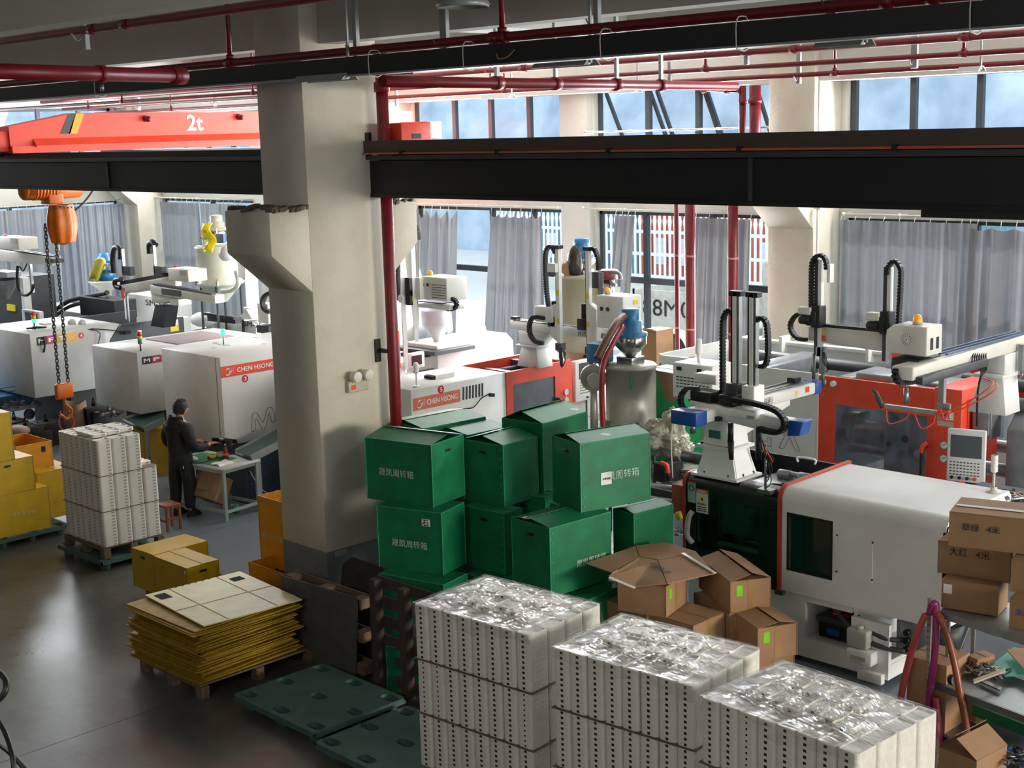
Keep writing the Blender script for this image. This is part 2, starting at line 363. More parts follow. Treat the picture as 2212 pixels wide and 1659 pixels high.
# ceiling beams
struct(MB().box(XL, 8, 8.55, 8.8, 6.12, ZC).build('trim_8', mCEIL)); struct(MB().box(XL, 8, 5.2, 5.45, 6.12, ZC).build('trim_9', mCEIL))
struct(MB().box(-11.95, -11.19, 9.27, 17.4, 6.35, ZC).build('trim_10', mCEIL))
struct(MB().box(XL, 8, 13.2, 13.45, 6.35, ZC).build('trim_11', mCEIL)); struct(MB().box(-21.3, -20.75, 9.27, 17.4, 6.35, ZC).build('trim_12', mCEIL))
# wall pilaster conduit
t = T('cable_conduit', 'thin vertical cable conduit on the window wall beside the far pillar', 'conduit', (-11.1, 17.28, 0)); MB().cyl((-11.1, 17.26, 0), (-11.1, 17.26, 5.8), .018, 8).build('conduit_tube', mOFF, t)
q = MB()
for z in (1.2, 2.6, 4.0): q.box(-11.15, -11.05, 17.235, 17.3, z, z+.03)
q.build('clip', mOFF, t)
# ---------------- outdoors ----------------
mHILL = M('pale_rock_wall', 'a9bed2', .9, var=.25, scale=.6, hex2='cad9e8', bump=.8, bscale=1.2)
mOUT = M('bright_concrete_yard', 'd6d6d2', .9, var=.08, scale=.5)
tag(MB().box(-90, 40, 18.3, 60, -.25, -.12).build('yard_paving', mOUT), 'pale sunlit concrete yard outside the windows', 'yard')['kind'] = 'stuff'
hb = MB(); hb.grid(lambda u, v: V((-95+130*u, 44+1.5*v*v*4+.8*sin(u*37)+.5*sin(u*91+v*9), -.2+14*v)), 90, 16); hb.box(-95, 35, 43.4, 44, -.2, 4.3)
o = tag(hb.build('rock_slope', mHILL), 'pale blue rock slope and retaining wall beyond the yard', 'slope')
tag(MB().box(-99, -98, 0, 44, -.2, 11).build('boundary_wall', mHILL), 'pale blue boundary wall beyond the left end wall', 'wall')
# picket fence
mPK = M('white_picket_paint', 'f2f4f6', .5)
t = T('picket_fence', 'white pointed picket fence outside the middle windows', 'fence', (-29, 34, 0)); pk = None
for i in range(60):
    x = -35+i*.2
    if pk is None:
        pk = MB().prism([(x-.04, 34, 0), (x+.04, 34, 0), (x+.04, 34, 2.1), (x+.07, 34, 2.3), (x, 34, 2.6), (x-.07, 34, 2.3), (x-.04, 34, 2.1)], (0, .03, 0)).build('picket', mPK, t)
    else:
        c = pk.copy(); COL.objects.link(c); c.location = (i*.2, 0, 0)
for z in (.5, 1.2, 1.9): MB().box(-35.2, -23, 34.03, 34.08, z, z+.1).build('rail', mPK, t)
MB().box(-35.2, -23, 33.95, 34.15, -.12, .3).build('plinth', mOUT, t)
# shipping containers
def container(x0, x1, y0, z0, mat, label):
    t = T('shipping_container', label, 'container', ((x0+x1)/2, y0, z0), 'containers stacked beyond the picket fence'); q = MB(); n = int((x1-x0)/.3)
    for i in range(n): q.box(x0+i*.3, x0+i*.3+.16, y0-.04, y0, z0+.15, z0+2.3)
    q.build('corrugation', mat, t); MB().box(x0, x1, y0, y0+2.4, z0, z0+2.45).build('body', mat, t); MB().box(x0, x1, y0-.06, y0-.04, z0+2.3, z0+2.45).build('top_rail', mat, t)
    w_ = MB()
    for i in range(5): w_.box(x0+.6+i*1.1, x0+1.1+i*1.1, y0-.07, y0-.04, z0+.7, z0+1.6)
    w_.build('vent', M('container_vent_white', 'dfe3e6', .6), t)
mCR = M('container_red', 'c8655a', .7); mCB = M('container_teal', '6f9aa6', .7)
container(-37, -31, 37, -.12, mCB, 'faded teal container, bottom left behind the pickets'); container(-37, -31, 37, 2.35, mCR, 'faded red container stacked over the left teal one')
container(-30.8, -24.8, 37, -.12, mCR, 'faded red container standing on the yard behind the middle window'); container(-30.8, -24.8, 37, 2.35, mCR, 'faded red container on top, behind the middle window')
container(-24.6, -18.6, 37, -.12, mCB, 'faded teal container at the right end of the fence')
# parked truck with a mirrored-looking plate number
t = T('parked_truck', 'dusty white flatbed truck parked outside the middle window', 'truck', (-19, 24.5, 0)); mTR = M('truck_paint', 'cfcdc4', .6, var=.2)
q = MB(); q.box(-19.6, -16.4, 23.2, 25.2, .95, 1.1); q.box(-19.6, -16.4, 23.2, 23.26, 1.1, 1.75); q.box(-19.6, -16.4, 25.14, 25.2, 1.1, 1.75); q.box(-19.6, -19.54, 23.2, 25.2, 1.1, 1.75); q.build('cargo_bed', mTR, t)
q = MB(); q.prism([(-16.3, 23.3, .7), (-14.6, 23.3, .7), (-14.6, 23.3, 1.5), (-14.9, 23.3, 2.5), (-16.3, 23.3, 2.5)], (0, 1.8, 0)); q.build('cab', mTR, t, bevel=.08)
for x in (-18.8, -15.4):
    for y in (23.25, 24.95): MB().cyl((x, y, .36), (x, y+.25, .36), .45, 20).build('wheel', mBLK2, t)
q = MB(); q.box(-19.5, -19.1, 23.14, 23.2, .75, .9); q.build('tail_light', M('tail_red', 'e0593c', .5), t)
txt('0M83', 1.3, (-19.3, 23.19, 1.2), (1, 0, 0), (0, 0, 1), mINK, t, mirror=True, height=.36)
for i, (x, z, l) in enumerate([(-21.2, .0, 'lowest'), (-21.3, .25, 'second'), (-21.1, .5, 'third'), (-21.25, .75, 'topmost')]):
    q = MB(); q.sphere((x, 24, z+.15), .5, 14, sc=(1, .7, .3)); tag(q.build('white_sack', mTUB), l+' white sack of the pile outside the left window', 'sack', 'sacks in the yard')
# ---------------- crane runway, girder, hoist ----------------
RX0, RX1, RY = -30.6, 3.0, 9.12
t = T('crane_runway_beam', 'long black steel crane runway beam crossing in front of the windows', 'beam', (-11.5, RY+.15, 4.6))
MB().box(RX0, RX1, RY+.13, RY+.15, 4.64, 4.98).build('web', mBLK, t); MB().box(RX0, RX1, RY, RY+.3, 4.60, 4.64).build('bottom_flange', mBLK, t)
MB().box(RX0, RX1, RY+.01, RY+.129, 4.641, 4.97).build('side_plate', mBLK, t); MB().box(RX0, RX1, RY-.04, RY+.34, 4.98, 5.02).build('top_flange', mDGR, t)
MB().box(RX0, RX1, RY+.12, RY+.2, 5.02, 5.10).build('rail', M('rail_steel', '3a3330', .5, metal=.5), t)
for x in (-21.3, -16.5, -6.5): MB().box(x, x+.03, RY-.01, RY+.009, 4.641, 4.979).build('stiffener', mDGR, t)
MB().box(-5.0, -3.2, RY-.02, RY+.32, 4.55, 4.60).build('splice_plate', mBLK, t)
t = T('conductor_rail', 'brown conductor rail channel running above the black runway beam', 'rail', (-8, RY-.02, 5.1))
MB().box(-11.19, RX1, RY-.06, RY+.0, 5.05, 5.17).build('channel', M('brown_channel', '4a3d35', .5), t)
MB().box(-11.19, RX1, RY-.085, RY-.06, 5.035, 5.052).build('copper_strip', M('conductor_strip', 'c4603c', .4), t)
for i in range(8): MB().box(-10.6+i*1.35, -10.56+i*1.35, RY-.1, RY-.05, 5.02, 5.07).build('hanger_clip', mBLK, t)
t = T('crane_runway_beam', 'second black runway beam along the window wall, seen past the pillar', 'beam', (-11.5, 16.9, 4.6))
MB().box(RX0, RX1, 16.88, 16.94, 4.56, 4.98).build('web', mBLK, t); MB().box(RX0, RX1, 16.78, 17.04, 4.98, 5.02).build('top_flange', mDGR, t); MB().box(RX0, RX1, 16.78, 17.04, 4.52, 4.56).build('bottom_flange', mBLK, t)
GX = -19.6
t = T('crane_girder', 'orange overhead crane girder with black and yellow stripes', 'crane', (GX, 12, 5.2))
q = MB(); prof = [(9.25, 5.18), (16.9, 5.18), (16.9, 5.62), (10.3, 5.66), (9.25, 5.48)]
q.prism([(GX-.16, y, z) for y, z in prof], (.32, 0, 0)); q.build('girder_body', mORG, t)
MB().box(GX-.2, GX+.22, 9.25, 16.9, 5.10, 5.20).build('bottom_flange', mORG, t)
q = MB(); q.prism([(GX+.16, 9.6, 5.30), (GX+.26, 9.6, 5.20), (GX+.26, 9.6, 5.18), (GX+.16, 9.6, 5.18)], (0, 7.2, 0)); q.build('haunch_plate', mORG, t)
yg = lambda px_, py_: P(px_, py_, x=GX+.163)
for (u0, u1, u2, u3), mm in (((130, 152, 165, 149), M('stripe_black', '3b3d3a', .5)), ((148, 167, 183, 164), M('stripe_yellow', 'f0a81a', .5))):
    e = [yg(u0, 290), yg(u1, 290), yg(u2, 257), yg(u3, 257)]; q = MB(); q.prism([V((GX+.161, v_.y, z_)) for v_, z_ in zip(e, (5.36, 5.36, 5.65, 5.65))], (.004, 0, 0)); q.build('stripe', mm, t)
a_, b_ = yg(405, 285), yg(438, 257); txt('2t', b_.y-a_.y, (GX+.163, a_.y, 5.36), (0, 1, 0), (0, 0, 1), mWTX, t, height=.25, bold=.02)
for y in (yg(315, 262).y, yg(516, 262).y):
    q = MB(); q.cyl((GX+.16, y, 5.56), (GX+.24, y, 5.56), .05, 12); q.sphere((GX+.24, y, 5.55), .045, 10); q.build('buffer_lamp', mRED, t)
for y in (8.95, 16.6):
    e = T('crane_end_truck', ('near' if y < 10 else 'far')+' orange end truck carrying the crane girder on its rail', 'crane', (GX, y, 5.1))
    MB().box(GX-.95, GX+(.9 if y > 10 else .12), y, y+.34, 5.12, 5.42).build('truck_box', mORG, e, bevel=.015)
    for dx in (-.75, .0): MB().cyl((GX+dx, y+.09, 5.16), (GX+dx, y+.25, 5.16), .1, 16).build('wheel', mDGR, e)
    MB().box(GX-.3, GX-.18, y-.02, y, 5.2, 5.32).build('cover_plate', mDGR, e)
# orange box seen just right of the pillar
c = P(858, 287, y=9.35)
t = T('crane_motor_box', 'small orange motor box above the runway beam right of the pillar', 'motor', (c.x, 9.35, 5.12))
MB().box(c.x-.22, c.x+.06, 9.3, 9.62, 5.12, 5.34).build('housing', mORG, t, bevel=.008); MB().box(c.x+.06, c.x+.17, 9.26, 9.66, 5.08, 5.34).build('end_plate', mORG, t, bevel=.006)
MB().box(c.x+.17, c.x+.176, 9.4, 9.52, 5.18, 5.23).build('socket', mBLK2, t)
# hoist
hp = P(110, 400, x=GX)
t = T('chain_hoist', 'orange electric chain hoist hanging from the crane girder', 'hoist', (GX, hp.y, 4.7))
hy, hz = hp.y, 4.54
q = MB(); q.cyl((GX, hy-.42, hz+.04), (GX, hy+.42, hz+.04), .17, 20); q.sphere((GX, hy-.42, hz+.04), .17, 16, sc=(1, .5, 1)); q.sphere((GX, hy+.42, hz+.04), .15, 16, sc=(1, .5, 1)); q.build('motor_drum', mHOIST, t)
MB().box(GX-.14, GX+.14, hy-.12, hy+.12, hz-.2, hz+.25).build('gearbox', mHOIST, t, bevel=.02)
q = MB(); 
for k in range(7): q.cyl((GX, hy-.3+k*.05, hz+.04), (GX, hy-.28+k*.05, hz+.04), .18, 18)
q.build('cooling_fin', mHOIST, t)
q = MB(); q.box(GX-.05, GX+.05, hy-.2, hy+.2, hz+.18, 5.1); q.box(GX-.2, GX+.2, hy-.25, hy+.25, 5.02, 5.1); q.build('trolley', mBLK2, t)
txt('2t', .12, (GX+.16, hy-.1, hz), (0, 1, 0), (0, 0, 1), mINK, t)
bz = hz-.22; q = MB(); by = hy+.12
q.grid(lambda u, v: V((GX+(.15+.05*sin(pi*v)+.012*sin(14*pi*u))*cos(2*pi*u), by+(.17+.05*sin(pi*v)+.012*sin(14*pi*u))*sin(2*pi*u), bz-.56*v)), 56, 8); q.grid(lambda u, v: V((GX+(.15)*(1-v)*cos(2*pi*u), by+.17*(1-v)*sin(2*pi*u), bz-.56-.05*v)), 24, 2)
q.build('chain_bag', mHOIST, t)
q = MB(); q.cyl((GX+.17, by-.1, bz-.02), (GX+.17, by+.1, bz-.02), .012, 8)
for k in range(6): q.sphere((GX+.2, by-.14+k*.055, bz-.04), .014, 6)
q.build('bag_rivet', mSTEEL2, t)
def chain_run(x, y, z0, z1, name='load_chain'):
    q = MB(); n = int((z0-z1)/.052)
    for k in range(n):
        z = z0-k*.052; a = (k % 2)*pi/2; dx, dy = .02*cos(a), .02*sin(a)
        q.tube([(x-dx, y-dy, z-.02), (x-dx*.7, y-dy*.7, z-.036), (x+dx*.7, y+dy*.7, z-.036), (x+dx, y+dy, z-.02), (x+dx, y+dy, z+.02), (x+dx*.7, y+dy*.7, z+.034), (x-dx*.7, y-dy*.7, z+.034), (x-dx, y-dy, z+.02), (x-dx, y-dy, z-.02)], .010, 4, res=1)
    return q
zb = P(140, 830, x=GX).z; yb = P(140, 835, x=GX).y
chain_run(GX, yb-.09, bz-.6+.3, zb).build('load_chain', mDGR, t); chain_run(GX, yb+.06, bz-.6+.3, zb).build('load_chain', mDGR, t)
q = MB(); q.box(GX-.05, GX+.05, yb-.16, yb+.12, zb-.22, zb+.02); q.build('hook_block', mHOIST, t, bevel=.03)
q = MB(); q.tube([(GX, yb-.02, zb-.2), (GX, yb-.02, zb-.3), (GX, yb+.08, zb-.42), (GX, yb+.0, zb-.54), (GX, yb-.1, zb-.46)], .025, 8); q.build('hook', mHOIST, t)
q = MB(); q.tube([(GX, yb-.1, zb-.4), (GX, yb-.14, zb-.62), (GX, yb-.02, zb-.74), (GX, yb+.1, zb-.62), (GX, yb+.04, zb-.42)], .012, 6); q.build('sling_ring', mMRED, t)
chain_run(GX, yb-.02, zb-.72, zb-1.05).build('sling_chain', mDGR, t)
t = T('hanging_cable', 'black supply cable looping from the hoist below the runway beam', 'cable', (GX, hy, 4.6))
a, b, c = P(128, 468, x=GX), P(170, 448, x=GX), P(204, 405, x=GX); MB().tube([a+V((0, -.1, .1)), a, b, c, c+V((0, .1, .3))], .014, 6).build('cable', mBLK2, t)
a, b, c = P(462, 405, x=GX+.5), P(478, 416, x=GX+.5), P(494, 405, x=GX+.5); MB().tube([a+V((0, 0, .2)), a, b, c, c+V((0, 0, .2))], .014, 6).build('cable_loop', mBLK2, t)
# ---------------- pipes overhead ----------------
def xpipe(label, y, z, r, x0, x1, risers, couplings, mat=mRED):
    t = T('sprinkler_pipe', label, 'pipe', ((x0+x1)/2, y, z), 'red sprinkler pipes under the ceiling')
    MB().cyl((x0, y, z), (x1, y, z), r, 14, caps=False).build('pipe', mat, t)
    for x in risers:
        q = MB(); q.cyl((x, y, z), (x, y, 6.84), r*.6, 10); q.cyl((x, y, z+r*.8), (x, y, z+r*2), r*.95, 10); q.cyl((x-r*1.6, y, z), (x+r*1.6, y, z), r*1.25, 14); q.build('riser', mat, t)
    for x in couplings: MB().cyl((x-.05, y, z), (x+.05, y, z), r*1.3, 14).build('coupling', mat, t)
def PX(px, py, y): return P(px, py, y=y).x
yA = P(290, 50, z=6.15).y; yB = 8.1; yC = 15.1; 
xpipe('nearest red sprinkler pipe, crossing the top left corner', yA, 6.15, .034, -16, -2, [PX(270, 40, yA)], [PX(200, 62, yA)])
xpipe('red sprinkler pipe just above the black bar, with a tee joint', yB, 5.975, .04, -30, -1, [PX(497, 130, yB), PX(1085, 80, yB), PX(1085, 80, yB)+4.2], [PX(1070, 82, yB), PX(1920, 8, yB), PX(2020, 3, yB)])
xpipe('red sprinkler pipe just below the black bar', yC, 6.13, .042, -30, -1, [PX(1130, 140, yC), PX(1130, 140, yC)-5.5, PX(2085, 70, yC)], [PX(1715, 105, yC)])
xpipe('thin red sprinkler pipe, third below the black bar', 15.6, 5.97, .033, -30, -1, [PX(1524, 150, 15.6), PX(2082, 110, 15.6), PX(640, 200, 15.6), PX(190, 220, 15.6)], [])
xpipe('lowest thin red sprinkler pipe in front of the upper windows', 16.4, 5.86, .033, -30, -1, [PX(1803, 155, 16.4), PX(1090, 195, 16.4), PX(370, 232, 16.4)], [])
xpipe('upper thin red pipe above the left half of the orange girder', P(270, 201, z=5.98).y, 5.98, .028, -27, -13.4, [PX(130, 205, 11), PX(460, 190, 11)], [])
xpipe('lower thin red pipe above the left half of the orange girder', P(270, 219, z=5.86).y, 5.86, .024, -27, -13.4, [PX(95, 225, 10.5), PX(370, 215, 10.5)], [])
# struts holding the pipes
for i, (px_, y, z0, z1, w_, l) in enumerate([(170, yA, 6.0, 6.84, .055, 'galvanised strut hanging at the top left pipe'), (948, yB, 5.87, 6.84, .08, 'wide galvanised strut above the black bar, mid picture'), (757, yB, 5.9, 6.84, .05, 'galvanised strut hanging right beside the near column'), (1278, yB, 5.92, 6.84, .045, 'thin galvanised strut left of the middle of the black bar'), (1783, yB, 5.9, 6.84, .08, 'galvanised strut crossing the right part of the top pipe'),
        (1606, yC, 5.98, 6.84, .06, 'short galvanised strut below the black bar at right'), (1052, yC, 6.0, 6.84, .05, 'short galvanised strut below the black bar, mid picture'), (1970, 15.6, 5.84, 6.84, .08, 'galvanised strut on the thin pipe at right'), (1440, 15.6, 5.85, 6.84, .05, 'galvanised strut on the thin pipe above the open window'), (1720, 16.4, 5.75, 6.84, .06, 'galvanised strut above the far pillar'), (845, 16.4, 5.7, 6.84, .06, 'galvanised strut close to the right of the red standpipe'), (450, 15.6, 5.85, 6.84, .06, 'galvanised strut above the painted 2t of the girder'), (285, 15.6, 5.85, 6.84, .05, 'galvanised strut above the left part of the orange girder')]):
    x = PX(px_, 100, y); t = T('pipe_strut', l, 'strut', (x, y, 6.84)); MB().box(x-w_/2, x+w_/2, y+.05, y+.09, z0, z1).build('channel', mGALV, t); q = MB(); q.tube([(x, y-.06, z0+.13 if y < 15.5 else z0+.1), (x-.0, y, (z0+.13 if y < 15.5 else z0+.1)-.06), (x, y+.06, z0+.13 if y < 15.5 else z0+.1)], .006, 6); q.build('clamp', mGALV, t)
# large red mains running towards the windows
t = T('water_main_pipe', 'thick red water main ending in a bolted cap at the upper left', 'pipe', (-10.2, 5.5, 5.75))
a, b = P(0, 154, z=5.75), P(392, 164, z=5.75); MB().cyl((a.x-.2*(b.x-a.x), a.y-.2*(b.y-a.y), 5.75), b, .056, 20).build('pipe', mRED, t)
d = (b-a).normalized(); MB().cyl(b-d*.12, b+d*.02, .07, 20).build('end_cap', mRED, t)
m_ = a.lerp(b, .52); MB().cyl(m_-d*.03, m_+d*.03, .066, 20).build('coupling', mRED, t); MB().tube([m_+V((0, 0, -.08)), m_+V((0, 0, -.13))], .015, 8).build('drain_plug', mSTEEL2, t)
a, b = P(826, 176, z=5.72), P(1590, 186, z=5.72); d = (b-a).normalized(); L = (b-a).length
t = T('water_main_pipe', 'thick red water main running from the near column to the far standpipes', 'pipe', a.lerp(b, .5))
MB().cyl(a, b, .055, 20).build('pipe', mRED, t)
for px_ in (1060, 1218, 1385, 1508):
    k = P(px_, 180, z=5.72); k = a+d*((k-a).dot(d)); MB().cyl(k-d*.05, k+d*.05, .072, 20).build('coupling', mRED, t); MB().box(k.x-.02, k.x+.02, k.y-.02, k.y+.02, 5.74, 6.84).build('hanger', mGALV, t)
# standpipe beside the near column
t = T('standpipe', 'red standpipe clamped to the right side of the near column', 'pipe', (-11.03, 9.2, 0))
MB().cyl((-11.03, 9.2, 0), (-11.03, 9.2, 6.05), .062, 20).build('pipe', mRED, t)
for z in (5.65, 6.02): MB().cyl((-11.03, 9.2, z), (-11.03, 9.2, z+.1), .08, 20).build('coupling', mRED, t)
for py_ in (312, 757):
    k = P(795 if py_ < 400 else 815, py_, x=-11.18); q = MB(); q.box(-11.188, -11.17, k.y-.03, k.y+.04, k.z-.12, k.z+.12); q.box(-11.18, -11.05, 9.12, 9.16, k.z-.02, k.z+.02); q.box(-11.18, -11.15, k.y, 9.16, k.z-.02, k.z+.02); q.build('bracket', mBLK2, t)
# far standpipes in front of the middle window
for px_, r, z0, z1, l in ((1462, .035, 0, 4.6, 'thinnest red standpipe in front of the middle window'), (1491, .075, 0, 4.6, 'thick red standpipe in front of the middle window, left of the other thick one'), (1583, .075, 0, 4.9, 'thick red standpipe in front of the gathered curtain')):
    k = P(px_, 600, y=16.5); t = T('standpipe', l, 'pipe', (k.x, 16.5, 0)); MB().cyl((k.x, 16.5, z0), (k.x, 16.5, z1), r, 18).build('pipe', mRED, t)
    for z in (3.3, 2.2): MB().cyl((k.x, 16.5, z), (k.x, 16.5, z+.03), r*1.08, 18).build('joint_ring', M('worn_red_white', 'b98078', .6), t)
    MB().cyl((k.x, 16.5, 0), (k.x, 16.5, .05), r*1.8, 18).build('floor_flange', mRED, t)
for px_, r, l in ((1604, .05, 'thinner red riser in front of the upper window near the far pillar'), (1631, .08, 'thick red riser in front of the upper window beside the far pillar')):
    k = P(px_, 250, y=16.3); t = T('standpipe', l, 'pipe', (k.x, 16.3, 4.3)); MB().cyl((k.x, 16.3, 4.3), (k.x, 16.3, 5.75), r, 18).build('pipe', mRED, t); MB().cyl((k.x, 16.3, 5.5), (k.x, 16.3, 5.56), r*1.2, 18).build('coupling', mRED, t)
    MB().box(k.x-.12, k.x+.12, 16.28, 17.0, 4.3, 4.36).build('support', mDGR, t)
k = P(1604, 195, y=16.3); t = T('pipe_valve', 'short red cross pipe with flange joining the far risers', 'pipe', k); a = P(1520, 192, y=16.2); MB().cyl(a, k, .035, 14).build('pipe', mRED, t)
for f_ in (.0, .6, .95): q = a.lerp(k, f_); MB().cyl(q-V((.02, 0, 0)), q+V((.03, 0, 0)), .06, 14).build('flange', mRED, t)
# rod along the upper windows
t = T('curtain_rod', 'thin steel rod in front of the open upper windows', 'rod', (-14, 17.5, 5.1)); a, b = P(1262, 286, y=17.5), P(1655, 275, y=17.5); MB().cyl(a, b, .012, 8).build('rod', mSTEEL2, t)
for f_ in (0, .25, .5, .75, 1): q = a.lerp(b, f_); MB().box(q.x-.01, q.x+.01, 17.5, 17.95, q.z-.02, q.z+.02).build('bracket', mOFF, t)
# black busbar trunking
yK = 8.02; t = T('busbar_trunking', 'long black busbar trunking hanging across the top of the view', 'trunking', (-12, yK, 5.84))
MB().box(-30, 3, yK-.05, yK+.05, 5.765, 5.92).build('trunking', mBLK, t); MB().box(-30, 3, yK-.062, yK+.062, 5.75, 5.765).build('cover_lip', M('pale_lip', '8f9196', .4, metal=.4), t)
for px_ in (210, 808, 1013, 1310, 1603, 2105):
    x = PX(px_, 110, yK); q = MB(); q.tube([(x, yK-.065, 5.745), (x, yK-.065, 5.93), (x+.01, yK, 5.96), (x, yK+.065, 5.93), (x, yK+.065, 5.745), (x, yK-.065, 5.745)], .005, 5, res=3); q.build('wire_tie', mOFF, t)
q = MB(); x = PX(1085, 125, yK); q.tube([(x, yK-.06, 5.84), (x+.03, yK-.07, 5.80), (x+.13, yK-.07, 5.81), (x+.2, yK-.06, 5.86)], .006, 5); q.build('loose_wire', mTAPE, t)
# long narrow lamp reflectors seen from the side
mREF = M('lamp_reflector', 'a8aaa8', .4, metal=.3)
for i, (px0, py0, px1, py1, y, l) in enumerate([(1772, 92, 1876, 98, 8.3, 'long lamp tray under the black trunking at right'), (1165, 137, 1280, 141, 8.4, 'long lamp tray under the black trunking in the middle'), (648, 172, 757, 170, 8.0, 'long lamp tray crossing the near column'), (224, 196, 338, 193, 13.3, 'long lamp tray above the left end of the girder'), (0, 212, 70, 209, 12, 'long lamp tray at the left edge of the view'), (1047, 211, 1107, 210, 15.9, 'small lamp tray in front of the upper left window'), (1323, 199, 1380, 197, 15.9, 'small lamp tray above the first open window'), (2075, 152, 2122, 150, 16, 'small lamp tray in front of the upper right window')]):
    a, b = P(px0, py0, y=y), P(px1, py1, y=y); c = (a+b)/2; t = T('lamp_tray', l, 'lamp', c, 'linear lamps under the ceiling')
    dx = V((1, 0, 0)); L = abs(a.x-b.x)
    q = MB(); q.prism([(c.x-L/2, y-.1, c.z-.02), (c.x-L/2, y-.04, c.z+.04), (c.x-L/2, y+.04, c.z+.04), (c.x-L/2, y+.1, c.z-.02), (c.x-L/2, y+.09, c.z-.02), (c.x-L/2, y+.03, c.z+.03), (c.x-L/2, y-.03, c.z+.03), (c.x-L/2, y-.09, c.z-.02)], (L, 0, 0)); q.build('reflector', mREF, t)
    MB().cyl((c.x-L/2+.03, y, c.z), (c.x+L/2-.03, y, c.z), .014, 8).build('tube', mWTX, t); MB().box(c.x+L/2-.03, c.x+L/2-.01, y-.01, y+.01, c.z, 6.84).build('hanger', mGALV, t)
k = P(1000, 16, z=6.2); t = T('high_bay_lamp', 'round high bay lamp with a metal rim at the top edge', 'lamp', (k.x, k.y, 6.2)); q = MB(); q.lathe(k, [(.20, 0), (.215, .02), (.2, .05), (.09, .2), (.06, .24), (.0, .24)], 28); q.build('shade', mREF, t)
MB().cyl(k+V((0, 0, .24)), (k.x, k.y, 6.84), .03, 10).build('stem', mDGR, t); MB().box(k.x+.1, k.x+.2, k.y-.05, k.y+.05, 6.3, 6.42).build('driver_box', mOFF, t)
# emergency lamp on the near column
k = P(768, 830, x=-11.185); t = T('emergency_light', 'twin head emergency light mounted on the near column', 'lamp', k)
MB().box(-11.188, -11.13, k.y-.13, k.y+.13, k.z-.07, k.z+.05).build('battery_box', M('lamp_box_cream', 'b9b49f', .5), t, bevel=.008)
for d in (-.075, .075): q = MB(); q.cyl((-11.12, k.y+d, k.z+.1), (-11.04, k.y+d, k.z+.1), .055, 18); q.cyl((-11.09, k.y+d, k.z+.03), (-11.09, k.y+d, k.z+.08), .012, 8); q.build('lamp_head', mOFF, t, bevel=.004, seg=1)
MB().box(-11.13, -11.127, k.y-.1, k.y-.04, k.z-.04, k.z+.01).build('sign_patch', mMRED, t); MB().tube([(-11.18, k.y+.13, k.z), (-11.17, k.y+.2, k.z+.04)], .006, 6).build('cable', mINK, t)
k = P(735, 1194, x=-11.186); t = T('column_plate', 'small grey sticker on the dark band of the near column', 'sticker', k); MB().box(-11.187, -11.18, k.y-.07, k.y+.08, k.z-.03, k.z+.03).build('plate', M('grey_sticker', '8f979a', .6), t)
# ---------------- curtains ----------------
def curtain(label, pts_top, zt, zb, gather_top=1, gather_bot=1, n=9, amp=.05, axis='x', yv=17.75, torn=None, droop=.0):
    a, b = pts_top; t = T('curtain', label, 'curtain', ((a+b)/2 if axis == 'x' else XL+.15, yv if axis == 'x' else (a+b)/2, zb), 'grey curtains')
    rnd = random.Random(hash(label) % 1000 if False else len(label)*7); ph = [rnd.random()*6 for _ in range(4)]; c = (a+b)/2; bx = gather_bot if isinstance(gather_bot, tuple) else None
    def fn(u, v):
        g = 1+(gather_bot-1)*v if not bx else 1
        s_ = c+(a+(b-a)*u-c)*g
        if bx: s_ = (a+(b-a)*u)*(1-v)+(bx[0]+(bx[1]-bx[0])*u)*v
        w_ = .85*amp*(.45+.55*v)*(sin(u*n*2*pi+ph[0])+.5*sin(u*n*3.7*pi+ph[1]+v)+.3*sin(u*n*7.1+ph[2]+v*2))
        z = zt+(zb-zt)*v-droop*abs(sin(u*n*pi))*(1-v)**6+.0
        if torn: z = zt+(zb-zt)*v*torn(u)
        s2 = .25*amp*cos(u*n*2*pi+ph[0])*v
        return V((s_+s2, yv+w_, z)) if axis == 'x' else V((XL+.22+w_, s_+s2, z))
    q = MB(); q.grid(fn, 160, 22); q.build('fabric', mCURT, t)
    q = MB(); nh = max(3, int(abs(b-a)/.22))
    for k in range(nh+1): e = fn(min(.999, max(.001, k/nh)), 0); q.cyl((e.x, e.y, e.z-.01), (e.x, (yv+.03) if axis == 'x' else e.y, 3.885 if axis == 'x' else 3.82), .006, 5)
    q.build('curtain_hook', mOFF, t); return t
def rod(label, a, b, z, axis='x', yv=17.78):
    t = T('curtain_rod', label, 'rod', ((a+b)/2, yv, z) if axis == 'x' else (XL+.2, (a+b)/2, z)); f_ = (lambda s, zz=z: V((s, yv, zz))) if axis == 'x' else (lambda s, zz=z: V((XL+.2, s, zz)))
    MB().cyl(f_(a), f_(b), .014, 8).build('rod', mOFF, t); q = MB(); n = max(2, int(abs(b-a)/.9))
    for k in range(n+1):
        s_ = a+(b-a)*k/n; e = f_(s_); q.sphere(e, .03, 8); q.box(e.x-.015, e.x+.015 if axis == 'x' else e.x+.001, e.y-.015, e.y+(.24 if axis == 'x' else .015), e.z-.015, e.z+.015)
    q.build('bracket', mOFF, t)
rod('curtain rod over the wide right window', -11.0, -3.8, 3.9); rod('curtain rod over the middle window', -16.1, -12.3, 3.88); rod('curtain rod over the left of the three windows', -20.8, -16.7, 3.88); rod('curtain rod at the corner window beside the hoist', -30, -26.3, 3.86)
rod('curtain rod along the left end wall', 9.2, 17.25, 3.83, 'y')
xw = lambda px_: P(px_, 480, y=17.75).x
curtain('grey curtain, left half of the wide right window', (xw(1816), xw(2112)), 3.82, 1.0, n=8); curtain('grey curtain bunched with pale creases, right half of the wide window', (xw(2095), -5.5), 3.78, .9, n=11, amp=.08, droop=.05)
